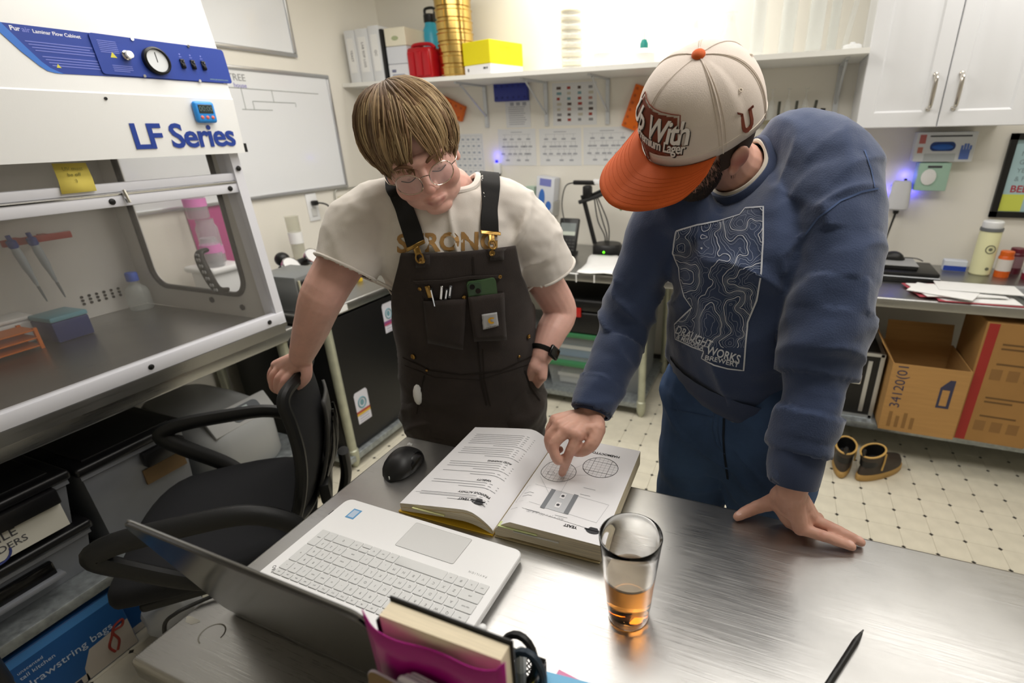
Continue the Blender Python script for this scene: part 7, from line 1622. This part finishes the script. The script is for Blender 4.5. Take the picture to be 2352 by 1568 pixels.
def cuff_fold(seed, n, a0): 
    def f(t):
        m_ = .25+.75*min(1, max(0, (t-.3)/.3)); 
        if t > .88: return 0
        return a0*m_*(abs(math.sin(PI*n*t+seed+.8*math.sin(7*t+seed)))-.5)
    return f
sw = fuse([g_loft(rloft(T2, 40, 4)), limb([pd(1770, 375, 1.02), pd(1842, 338, .965), pd(1915, 392, .905)], [.052, .062, .076], 18, 5), limb(S2L, R2L, 26, 8, cuff_fold(.4, 9, .05)), limb(S2R, R2R, 26, 8, cuff_fold(1.1, 10, .06))], .0055, 4)
seg2 = [(np.array(S2L), 1), (np.array(S2R), 2)]
def sweat_fold(co):
    u = co@np.array(l2); v = co[:, 2]; w = co@np.array(f2)
    body = np.ones(len(co)); arm = np.zeros(len(co)); out = np.zeros(len(co))
    for S_, R_, sd_ in ((S2L, R2L, 2), (S2R, R2R, 5)):
        P = np.array(S_); best = np.full(len(co), 9.); tt_ = np.zeros(len(co)); acc = 0
        for k in range(1, len(P)-1):
            ab = P[k+1]-P[k]; L = np.linalg.norm(ab); t = np.clip((co-P[k])@ab/L/L, 0, 1); d = np.linalg.norm(co-P[k]-np.outer(t, ab), axis=1)-R_[k]; m_ = d < best; best[m_] = d[m_]; tt_[m_] = (acc+t*L)[m_]; acc += L
        w_ = np.clip(1-best/.03, 0, 1)*np.clip(tt_/.06, 0, 1)*np.clip((acc-.055-tt_)/.03, 0, 1); fr_ = tt_/acc
        ph = vnoise(np.c_[co*6], sd_)*.9+u*6*(1 if sd_ == 2 else -1)
        out += w_*(.0035+.0045*np.clip(fr_*1.6-.2, 0, 1))*(2*ridge(np.c_[tt_*17+ph, u*5, w*5], sd_)-.5); body *= 1-w_*.8
    a = ridge(np.c_[(u*.9-v*.55)*7+vnoise(co*6, 2)*.5, (v+u*.6)*2.5, w*2], 3); b = ridge(np.c_[(u+v*.5)*6, (v-u*.3)*8+vnoise(co*7, 7)*.8, w*4], 12)
    return out+body*(.015*a+.010*b-.008)+.0012*vnoise(co*48, 5)
displace(sw, sweat_fold)
# main fold across the chest, from the right armpit down to the left hip
def big_fold(co):
    A, B = np.array(pd(1748, 520, .92)), np.array(pd(1590, 830, .99)); ab = B-A; L = np.linalg.norm(ab); t = ((co-A)@ab)/L/L; d = np.linalg.norm(co-A-np.outer(np.clip(t, 0, 1), ab), axis=1); e_ = np.clip(np.sin(np.clip(t, 0, 1)*PI), 0, 1); return .013*np.exp(-(d/.022)**2)*e_-.008*np.exp(-((d-.045)/.02)**2)*e_
displace(sw, big_fold)
sw_bv = bvh_of(sw)
co = get_co(sw); keep = np.ones(len(co), bool)
for S_, r_ in ((S2L, .09), (S2R, .09)):
    ax_ = np.array((S_[-1]-S_[-2]).normalized()); q = co-np.array(S_[-1]); keep &= ~((q@ax_ > .002) & (np.linalg.norm(q, axis=1) < r_))
nk2 = pd(1702, 402, 1.0); nax2 = np.array((Vector((-.36, -.46, .81))).normalized()); q = co-np.array(nk2); keep &= ~((q@nax2 > -.035) & (np.linalg.norm(q-np.outer(q@nax2, nax2), axis=1) < .061) & (np.linalg.norm(q, axis=1) < .14))
cut(sw, keep)
M_navy = mat('navy_fleece', '#313f5e', .92, var=.06, vscale=9, bump=.35, bscale=420, sheen=.35)
# fine heather specks
nt = M_navy.node_tree
s2o = p2.put('sweatshirt', sw, M_navy, label='faded navy sweatshirt with a white map print'); q = s2o.modifiers.new('thick', 'SOLIDIFY'); q.thickness = .005; q.offset = -1
# ribbed collar, cuffs and hem
def ovalring(c, ax, u_, a, b, n=44): ax = Vector(ax).normalized(); u_ = Vector(u_); u_ = (u_-ax*u_.dot(ax)).normalized(); v_ = ax.cross(u_); return [Vector(c)+u_*a*math.cos(2*PI*k/n)+v_*b*math.sin(2*PI*k/n) for k in range(n+2)]
M_rib = mat('navy_rib', '#2d3a58', .9, bump=.4, bscale=900, sheen=.3)
p2.put('collar', [collar_ring(sw_bv, nk2, nax2, .0635, .0105)], M_rib, s2o)
p2.put('undershirt_collar', [collar_ring(sw_bv, nk2, nax2, .0565, .006, lift=.008)], mat('undershirt_beige', '#c9c2b4', .9))
for S_, r_ in ((S2L, .0385), (S2R, .0365)):
    ax_ = (S_[-1]-S_[-2]).normalized(); o0 = ax_.orthogonal().normalized(); rgs = []
    for t_, k in ((-.062, 1.10), (-.058, 1.17), (-.03, 1.13), (-.004, 1.06), (.003, 1.0), (.002, .9)): rgs.append([S_[-1]+ax_*t_+(o0*math.cos(2*PI*j/40)+ax_.cross(o0)*math.sin(2*PI*j/40))*(r_*k*(1+.015*(j % 2))) for j in range(40)])
    p2.put('cuff', [g_loft(rgs, False, False)], M_rib, s2o)
hm_ = rloft([row2(1546, 1848, 905, 1.115, .106, -.2), row2(1530, 1856, 882, 1.107, .114, -.2), row2(1526, 1860, 850, 1.092, .119, -.17)], 60, 4)
p2.put('waistband', [g_loft([[p+ (p-sum(r, Vector())/len(r)).normalized()*(.0018*(j % 2)) for j, p in enumerate(r)] for r in hm_], False, False)], M_rib, s2o)
p2.put('undershirt_hem', [g_loft(rloft([row2(1558, 1845, 922, 1.12, .104, -.24), row2(1545, 1850, 895, 1.11, .106, -.22)], 40, 4), False, False)], mat('undershirt_grey', '#8f8b84', .9))
# ---- jeans
def row2j(L, R, y, d, b): return row2(L, R, y, d, b)
J2 = [row2j(1530, 1865, 1050, 1.18, .112), row2j(1527, 1865, 985, 1.15, .118), row2j(1527, 1862, 930, 1.128, .110), row2j(1540, 1856, 875, 1.105, .098)]
feet2 = [Vector((hip2.x-.12, hip2.y+.10, .05)), Vector((hip2.x+.11, hip2.y+.06, .05))]
jl = []
for s, ft in ((-1, feet2[0]), (1, feet2[1])):
    h0 = hip2+l2*s*.083; jl.append(limb([h0+Vector((0, 0, .06)), h0+Vector((0, 0, -.10)), h0.lerp(ft, .52)+l2*s*.012, ft+Vector((0, 0, .06))], [.098, .096, .078, .072], 22, 8, lambda t: .02*math.sin(25*t)+.012*math.sin(15*t+1)))
jn = fuse([g_loft(rloft(J2, 40, 4))]+jl, .006, 5)
displace(jn, lambda co: .006*ridge(np.c_[co[:, :2]*4, co[:, 2]*13+co[:, 0]*8+vnoise(co*5)*2], 4)-.002+.002*vnoise(co*26, 3))
jn_bv = bvh_of(jn)
M_jean = mat('blue_denim', '#385075', .85, var=.32, vscale=7, bump=.3, bscale=800, detail=5)
jo = p2.put('jeans', jn, M_jean, label='dark blue denim jeans'); M_js = mat('denim_seam', '#3d5273', .9); M_jd = mat('denim_seam_dark', '#16202f', .9)
for pts, w, mt_ in (([(1640, 950), (1636, 985), (1644, 1020), (1665, 1042)], .0022, M_js), ([(1650, 955), (1648, 990), (1655, 1025)], .0018, M_js), ([(1663, 960), (1662, 1000), (1664, 1040), (1672, 1100)], .005, M_jd), ([(1536, 905), (1552, 925), (1560, 950)], .003, M_js), ([(1540, 940), (1600, 950), (1640, 958)], .002, M_js)):
    p2.put('denim_stitching', [pxline(jn_bv, dpx(pts), w, .0012)], mt_, jo)
for s, ft in ((-1, feet2[0]), (1, feet2[1])):
    B = basis(Vector((ft.x, ft.y, 0)), l2, -f2, (0, 0, 1)); p2.put('shoe', [tr(g_loft([[(.047*k*math.cos(a), -.05+.145*k*math.sin(a), z) for a in [2*PI*i/24 for i in range(24)]] for z, k in ((.001, .95), (.01, 1.03), (.03, 1.02), (.055, .9), (.085, .55), (.11, .4))]), B)], mat('shoe_black', '#1c1c1d', .5))
# ---- head, arms, hands
X2, N2, U2 = Vector((.7661, -.4887, -.4228)), -Vector((.6463, .5536, .5309)), Vector((-.0272, -.6755, .7379))
O2 = Vector((-.145, .9886, 1.5177)); H2 = basis(O2, X2, -N2, U2)
neck2 = [H2 @ Vector((0, .03, -.03)), (H2 @ Vector((0, .045, -.085))).lerp(Vector(nk2), .3), Vector(nk2)+Vector((0, .012, .0)), Vector(nk2)+Vector((0, .05, -.08))]
a2L = limb([S2L[1], S2L[3], S2L[4], S2L[7], S2L[-1]], [.045, .04, .036, .03, .029], 16, 5); W2L = pd(1819, 1122, .878)
a2R = limb([S2R[1], S2R[3], S2R[4], S2R[6], S2R[-1]], [.045, .038, .036, .03, .028], 16, 5); W2R = pd(1357, 955, 1.028)
zt = TZ
f2L = [[pz(1838, 1213, zt+.026), pz(1884, 1228, zt+.021), pz(1926, 1243, zt+.0135), pz(1957, 1255, zt+.0085)],
       [pz(1862, 1192, zt+.030), pz(1902, 1208, zt+.023), pz(1946, 1229, zt+.0145), pz(1978, 1245, zt+.0085)],
       [pz(1866, 1186, zt+.022), pz(1880, 1196, zt+.008)+Vector((0, .006, 0)), pz(1880, 1196, zt-.014)+Vector((0, .012, 0)), pz(1880, 1196, zt-.035)+Vector((0, .010, 0))],
       [pz(1856, 1178, zt+.022), pz(1862, 1186, zt+.006)+Vector((0, .008, 0)), pz(1862, 1186, zt-.012)+Vector((0, .014, 0)), pz(1862, 1186, zt-.030)+Vector((0, .012, 0))]]
t2L = [pz(1782, 1150, zt+.046), pz(1748, 1161, zt+.026), pz(1718, 1173, zt+.0165), pz(1694, 1186, zt+.0095)]
h2L = hand_geoms(W2L, f2L, t2L, .0094, .0140, .027)
h2L.append(limb([W2L, pz(1815, 1180, zt+.028), pz(1832, 1205, zt+.018)], [.026, .022, .014], 12, 4)); h2L.append(limb([t2L[0], pz(1795, 1172, zt+.035), pz(1812, 1195, zt+.024)], [.014, .012, .011], 12, 4))
zb = TZ+.0405
f2R = [[pz(1327, 1000, 1.000), pz(1307, 1042, .968), pz(1297, 1070, .935), pz(1291, 1086, .914)],
       [pz(1301, 990, 1.006), pz(1272, 1022, .985), pz(1281, 1056, .958), pz(1298, 1050, .950)],
       [pz(1284, 978, 1.008), pz(1261, 1003, .990), pz(1268, 1034, .965), pz(1286, 1032, .957)],
       [pz(1276, 966, 1.006), pz(1262, 985, .992), pz(1266, 1008, .974), pz(1282, 1010, .965)]]
t2R = [pz(1372, 985, 1.004), pz(1362, 1016, .988), pz(1342, 1034, .972), pz(1322, 1038, .960)]
h2R = hand_geoms(W2R, f2R, t2R, .0097, .0150, .028)
core2 = limb([Vector(nk2)+Vector((0, .05, -.08)), pd(1700, 600, 1.06), pd(1695, 800, 1.08), hip2], [.05, .07, .07, .07], 16, 4)
shl2 = limb([S2R[1]+Vector((.02, .03, -.03)), pd(1715, 520, 1.08), S2L[1]+Vector((-.01, .03, -.03))], [.035, .045, .035], 12, 4)
lg2 = [limb([hip2+l2*s*.08, (hip2+l2*s*.08).lerp(ft, .5), ft], [.06, .045, .04], 12, 5) for s, ft in ((-1, feet2[0]), (1, feet2[1]))]
body2 = fuse(head_geoms(H2)+[limb(neck2, [.050, .050, .052, .05], 18, 5), core2, shl2, a2L, a2R]+lg2+h2L+h2R, .0025, 3)
# veins and knuckle relief on the hands
def hand_relief(co):
    out = np.zeros(len(co))
    for W_, J in ((W2R, f2R), (W2L, f2L)):
        for fg in J[:4]:
            A, B = np.array(W_), np.array(fg[0]); ab = B-A; L = np.linalg.norm(ab); t = np.clip((co-A)@ab/L/L, .25, 1); d = np.linalg.norm(co-A-np.outer(t, ab), axis=1); out += .0006*np.exp(-(d/.012)**2)
        m_ = np.linalg.norm(co-np.array(W_), axis=1) < .16; out += m_*.0005*vnoise(co*170, 3)
    return out
displace(body2, hand_relief)
nails = [f2L[0][3].lerp(f2L[0][2], .12)+Vector((0, 0, .007)), f2L[1][3].lerp(f2L[1][2], .12)+Vector((0, 0, .007)), t2L[3].lerp(t2L[2], .12)+Vector((0, -.002, .008))]
spots = [(q, .0075, '#e0b5a6', .9) for q in nails]+[(J[1], .016, '#b0685c', .5) for J in f2R+f2L[:2]]+[(J[0], .02, '#b57062', .45) for J in f2R+f2L[:2]]+[(H2 @ Vector((s*.083, .014, -.018)), .032, '#b85f50', .7) for s in (-1, 1)]+[(f2R[0][3], .012, '#c07a6e', .6), (t2L[2], .014, '#b0685c', .5)]
skin_cols(body2, '#d0a08d', spots)
p2.put('body', body2, M_skin)
for q, fg in zip(nails, (f2L[0], f2L[1], t2L)):
    ax_ = (fg[3]-fg[2]).normalized(); up = Vector((0, -.25, 1)); up = (up-ax_*up.dot(ax_)).normalized(); p2.put('fingernail', [tr(g_ell(.0062, .0048, .0012, (0, 0, 0), 14, 8), basis(q-up*.0008, ax_, up.cross(ax_), up))], mat('nail', '#dcb3a6', .3))
# ---- beard: short dark hairs over the jaw
b2 = BVHTree.FromPolygons([v.co+p2.o.location for v in body2.vertices], [tuple(p.vertices) for p in body2.polygons])
rng = random.Random(8); Vb = []; Fb = []; Cb = []
def strand(p, n, dr, L_, w, cl):
    s_ = dr.cross(n).normalized()*w; k0 = len(Vb)
    for t_, ww in ((0, 1), (.5, .8), (1, .1)):
        q = p+n*(.0008+.0035*math.sin(PI*.6*t_))+dr*L_*t_; Vb.extend([tuple(q-s_*ww), tuple(q+s_*ww)]); Cb.extend([cl]*2)
    Fb.extend([(k0, k0+1, k0+3, k0+2), (k0+2, k0+3, k0+5, k0+4)])
cnt = 0
while cnt < 9000:
    x = rng.uniform(-.083, .083); z = rng.uniform(-.125, .012); y = rng.uniform(-.13, .03)
    side = abs(x)
    if z > -.045 and side < .052: continue                       # cheeks and nose stay bare
    if z > -.085 and side < .020 and z < -.058: continue         # lips
    if y > -.005+(-z)*.05: continue
    lim = -.045 if side < .045 else -.045+(side-.045)*1.6
    if z > lim and not (side > .062): continue
    o_ = H2 @ Vector((0, -.02, -.045)); d_ = ((H2 @ Vector((x, y, z)))-o_).normalized(); l, n, i, t_ = b2.ray_cast(o_+d_*.16, -d_)
    if l is None: continue
    loc = H2.inverted() @ l
    if loc.z > -.03 and abs(loc.x) < .055 or loc.y > .012: continue
    dr = (H2.to_3x3() @ Vector((loc.x*1.5+rng.uniform(-.3, .3), -.25+rng.uniform(-.3, .3), -1))).normalized(); dr = (dr-n*dr.dot(n)*.8).normalized(); g_ = rng.choice(['#241a14', '#33261c', '#1a130f', '#4a3626', '#2c2018'])
    strand(l, n, dr, rng.uniform(.004, .009), rng.uniform(.00035, .0006), lin(g_)); cnt += 1
bm2 = mesh('beard', (Vb, Fb), None, 0); vcolor(bm2, np.array(Cb)); p2.put('beard', bm2, mat('beard_hair', '#2a1e17', .55, vcol=True), label='short dark brown beard')
# ---- cap (a thing of its own)
M_capw = mat('cap_cream', '#dccfc4', .8, bump=.3, bscale=900, var=.02, vscale=30); M_capo = mat('cap_orange', '#cf5a1b', .75, bump=.3, bscale=900, var=.04, vscale=25); M_stc = mat('cap_stitch', '#cdbfae', .9)
cap = Thing('baseball_cap', 'cream baseball cap with orange brim and brown beer logo', 'cap', tuple(O2))
HR = H2.copy(); HR.translation = (0, 0, 0)
def crown(az, t, d=0):      # az 0 = front; t 0 at the button .. 1 at the rim
    fr_ = math.cos(az); front = max(0, fr_)
    a = t*PI/2; rx, ry = .0905, .110+.004*front; top = .146
    s_ = math.sin(a)**(.80); c_ = math.cos(a)**(.72 if fr_ > 0 else .9)
    x = (rx+d)*math.sin(az)*s_; y = -(ry+d)*math.cos(az)*s_+.010; zb = .022+.010*abs(math.sin(az))-.020*max(0, -fr_)
    z = zb+(top-zb+d)*c_
    if fr_ > .3: z += .006*(fr_-.3)*math.sin(PI*t); y -= .010*(fr_-.3)*math.sin(PI*t)
    return HR @ Vector((x, y, z))
NA, NT = 72, 22
V = [tuple(crown(2*PI*j/NA, i/NT)) for i in range(NT+1) for j in range(NA)]; F = [(i*NA+j, (i+1)*NA+j, (i+1)*NA+(j+1) % NA, i*NA+(j+1) % NA) for i in range(NT) for j in range(NA)]
cr = cap.part('crown', [(V, F)], M_capw, smooth=70); q = cr.modifiers.new('thick', 'SOLIDIFY'); q.thickness = .003; q.offset = -1
cap_bv = BVHTree.FromPolygons([Vector(v)+O2 for v in V], F)
for azd in (-72, 72, -128, 128, 180): cap.part('panel_seam', [g_tube([crown(math.radians(azd)*(1 if i > 3 else 1), .04+.96*i/20, .0004) for i in range(21)], .0011, 6)], M_capw, cr)
for azd in (-72, 72, -128, 128):
    for s in (-1, 1): cap.part('stitch_line', [g_tube([crown(math.radians(azd+s*3.0), .1+.88*i/20, .0003) for i in range(21)], .0004, 4)], M_stc, cr)
for s in (-1, 1): cap.part('front_dart', [g_tube([crown(math.radians(s*(2+6*i/10)*(.2)), .04+.5*i/10, .0002) for i in range(11)], .0009, 6)], M_capw, cr)
cap.part('rim_stitch', [g_tube([crown(2*PI*i/60, .955, .0004) for i in range(61)], .0005, 4)], mat('stitch_pale', '#efe4d6', .9), cr)
cap.part('sweatband', [g_loft([[crown(2*PI*j/48, t_, d_) for j in range(48)] for t_, d_ in ((1, -.001), (.9, -.005), (.8, -.006))], False, False)], mat('band_dark', '#6d5f54', .9), cr)
cap.part('button', [tr(g_ell(.0105, .0105, .006, (0, .010, .1475), 18, 10), HR)], M_capo, label='orange top button')
for azd, t_ in ((-100, .55), (100, .55), (155, .5), (-155, .5)):
    p_ = crown(math.radians(azd), t_, .0006); cap.part('eyelet', [tr(g_lathe([(.0018, 0), (.0034, .0), (.0034, .0008), (.0018, .0008)], 14, cap0=False, cap1=False), basis(p_, p_.orthogonal().normalized(), p_.cross(p_.orthogonal()).normalized(), p_.normalized()))], M_stc, cr)
# brim
def brim(a, s, d=0):        # a -1..1 across the front arc, s 0 at the crown .. 1 at the edge
    az = a*math.radians(66); base = crown(az, 1.0, .0015); loc = HR.inverted() @ base
    out = .097*math.cos(a*PI/2*.985)**.68 if abs(a) < .999 else .001
    drop = (.030*s*(.35+s*.65)+.052*(abs(a)**2.2)*s)*min(1, out/.055)
    return HR @ (loc+Vector((math.sin(az)*out*s*.35+.10*a*s*out, -out*s*(1.0), -drop*.55+.002+d)))
nb_, ns_ = 41, 13
def bsheet(d): return [brim(-1+2*i/(nb_-1), j/(ns_-1), d) for j in range(ns_) for i in range(nb_)]
V = [tuple(v) for v in bsheet(0)]; F = [(j*nb_+i, (j+1)*nb_+i, (j+1)*nb_+i+1, j*nb_+i+1) for j in range(ns_-1) for i in range(nb_-1)]
br_ = cap.part('brim', [(V, F)], M_capo, smooth=70, label='orange curved brim'); q = br_.modifiers.new('thick', 'SOLIDIFY'); q.thickness = .0042; q.offset = -1
for k in range(7): cap.part('brim_stitch', [g_tube([brim(-.93+.93*2*i/40, .30+.095*k, .0001) for i in range(41)], .0003, 4)], mat('stitch_orange', '#bf5014', .8), br_)
# logo: state shaped patch and script lettering, placed on the front panel
def onfront(u, v, d=.0012):      # u,v in metres on the front panel, origin at its middle
    az0, t0 = math.radians(7), .735
    az = az0+u*1.12/.100; t = t0-v*1.12/.135
    return crown(az, t, d)
def dec(g, d=.0012, ang=0, o=(0, 0)):
    ca, sa = math.cos(ang), math.sin(ang); return [tuple(onfront(o[0]+x*ca-y*sa, o[1]+x*sa+y*ca, d+z)) for x, y, z in g[0]], g[1]
def gridpoly(poly, st=.004):     # fill a polygon with small quads so that it bends with the cap
    def inside(x, y):
        c = False
        for (x1, y1), (x2, y2) in zip(poly, poly[1:]+poly[:1]):
            if (y1 > y) != (y2 > y) and x < (x2-x1)*(y-y1)/(y2-y1)+x1: c = not c
        return c
    xs = [p[0] for p in poly]; ys = [p[1] for p in poly]; V = []; F = []; x = min(xs)
    while x < max(xs):
        y = min(ys)
        while y < max(ys):
            if inside(x+st/2, y+st/2): k = len(V); V += [(x, y, 0), (x+st, y, 0), (x+st, y+st, 0), (x, y+st, 0)]; F.append((k, k+1, k+2, k+3))
            y += st
        x += st
    return V, F
MT = [(-.045, .027), (.030, .020), (.045, .018), (.045, -.022), (-.010, -.022), (-.011, -.029), (-.019, -.030), (-.024, -.020), (-.033, -.018), (-.034, -.004), (-.043, .006)]
M_pat = mat('patch_brown', '#7c3a26', .8)
lgo = cap.part('state_patch', [dec(gridpoly(MT, .0015), .0012)], M_pat, cr, smooth=0)
cap.part('patch_outline', [g_tube([onfront(x, y, .0018) for x, y in dpx([(x*1.09, y*1.09+.001) for x, y in MT]+[(MT[0][0]*1.09, MT[0][1]*1.09+.001)], 5)], .0009, 5)], M_pat, cr)
M_scr = mat('script_white', '#e9e2dc', .7); M_scs = mat('script_shadow', '#3a322e', .8)
for s_, sz, o_, ang, bd in (('Up With', .036, (.002, .004), -.10, .0006), ('Premium Lager', .0155, (.010, -.0125), -.10, .0002)):
    g = g_text(s_, sz, .0006, shear=.25, bold=bd, space=.9)
    cap.part('script_shadow', [dec(g, .0022, ang, (o_[0]+.0012, o_[1]-.0014))], M_scs, cr, smooth=0); cap.part('script_lettering', [dec(g, .0032, ang, o_)], M_scr, cr, smooth=0)
# U on the side
def onside(x, y, d=.001): return crown(math.radians(97)+x/.1, .86-y/.14, d)
gU = g_text('U', .036, .0008, bold=.0012); cap.part('side_letter', [([tuple(onside(x, y, .001+z)) for x, y, z in gU[0]], gU[1])], M_pat, cr, smooth=0)
for s in (-1, 1):
    for sg in (-1, 1): cap.part('side_letter_serif', [([tuple(onside(x, y, .001+z)) for x, y, z in g_b(s*.0115-.005, s*.0115+.005, .0125 if sg > 0 else .0125, .0155, 0, .0012)[0]], g_b(0, 1, 0, 1, 0, 1)[1])], M_pat, cr, smooth=0)
# short hair at the nape under the cap
p2.put('nape_hair', [tr(g_loft([[(.076*math.sin(a)*k, .012+.098*k*math.cos(a)*.99, z) for a in [-1.9+3.8*i/24 for i in range(25)]] for z, k in ((.03, 1.0), (.0, 1.0), (-.03, .93))], False, False, close=False), H2)], mat('nape_brown', '#3a2c22', .8))
# ---- sweatshirt print: map outline, contour lines, lettering
M_pw = mat('print_white', '#cfd2d8', .85); M_pw2 = mat('print_faded', '#9aa3b4', .85)
OUT = [(1553, 530), (1600, 516), (1655, 507), (1700, 493), (1712, 478), (1754, 475), (1753, 560), (1747, 640), (1738, 690), (1718, 740), (1713, 790), (1708, 850), (1672, 846), (1640, 838), (1612, 822), (1618, 806), (1590, 796), (1552, 778), (1550, 745), (1575, 720), (1590, 706), (1572, 680), (1562, 640), (1560, 615), (1545, 582), (1547, 560), (1553, 530)]
p2.put('print_outline', [pxline(sw_bv, dpx(OUT, 5), .0028, .0015)], M_pw, s2o)
def inside(x, y):
    c = False
    for (x1, y1), (x2, y2) in zip(OUT, OUT[1:]):
        if (y1 > y) != (y2 > y) and x < (x2-x1)*(y-y1)/(y2-y1)+x1: c = not c
    return c
stp = 4.0; gx_ = np.arange(1540, 1760, stp); gy_ = np.arange(470, 800, stp); XX, YY = np.meshgrid(gx_, gy_)
Pn = np.c_[XX.ravel()/62, YY.ravel()/62, np.zeros(XX.size)+.5]; Zf = (vnoise(Pn, 21)+.45*vnoise(Pn*2.3, 22)+.22*vnoise(Pn*5, 23)+(XX.ravel()-1640)/150).reshape(XX.shape)
segs = []
for lev in np.arange(-1.6, 2.2, .125):
    for j in range(len(gy_)-1):
        for i in range(len(gx_)-1):
            q = [(i, j), (i+1, j), (i+1, j+1), (i, j+1)]; z = [Zf[b, a] for a, b in q]; cr_ = []
            for k in range(4):
                za, zb_ = z[k], z[(k+1) % 4]
                if (za > lev) != (zb_ > lev):
                    t_ = (lev-za)/(zb_-za); a_, b_ = q[k], q[(k+1) % 4]; cr_.append((gx_[a_[0]]*(1-t_)+gx_[b_[0]]*t_, gy_[a_[1]]*(1-t_)+gy_[b_[1]]*t_))
            if len(cr_) >= 2 and inside(*cr_[0]) and inside(*cr_[1]): segs.append((cr_[0], cr_[1], lev))
fine = []; bold_ = []
for a, b, lev in segs:
    k = int(round((lev+1.6)/.125)); (bold_ if k % 4 == 0 else fine).append(pxline(sw_bv, [a, b], .0012 if k % 4 == 0 else .0006, .0014))
p2.put('print_contours', fine, M_pw2, s2o); p2.put('print_contours_bold', bold_, M_pw, s2o)
def line_text(s, p0, p1_, hgt, mt_, bold=.02):
    g = g_text(s, 1.0, 0, 'LEFT', bold=bold); xs = [v[0] for v in g[0]]; w = max(xs); dx, dy = p1_[0]-p0[0], p1_[1]-p0[1]; L = math.hypot(dx, dy); ux, uy = dx/L, dy/L
    return decal(sw_bv, g, lambda x, y: (p0[0]+dx*x/w+uy*y*hgt, p0[1]+dy*x/w-ux*y*hgt), .0017)
p2.put('print_name', [line_text('DRAUGHT', (1554, 756), (1634, 793), 26, M_pw)], M_pw, s2o); p2.put('print_name', [line_text('WORKS', (1624, 803), (1700, 826), 27, M_pw)], M_pw, s2o); p2.put('print_place', [line_text('& MISSOULA', (1556, 772), (1618, 800), 15, M_pw)], M_pw, s2o); p2.put('print_place', [line_text('BREWERY', (1620, 820), (1698, 838), 15, M_pw)], M_pw, s2o)
# sleeve and shoulder seams
for pts in ([(2016, 433), (1980, 440), (1930, 462), (1880, 500), (1850, 540)], [(1985, 345), (2000, 390), (2008, 430)]):
    g = pxline(sw_bv, dpx(pts), .003, .0014)
    if len(g[0]) > 3: p2.put('shoulder_seam', [g], mat('navy_seam', '#46587e', .9), s2o)
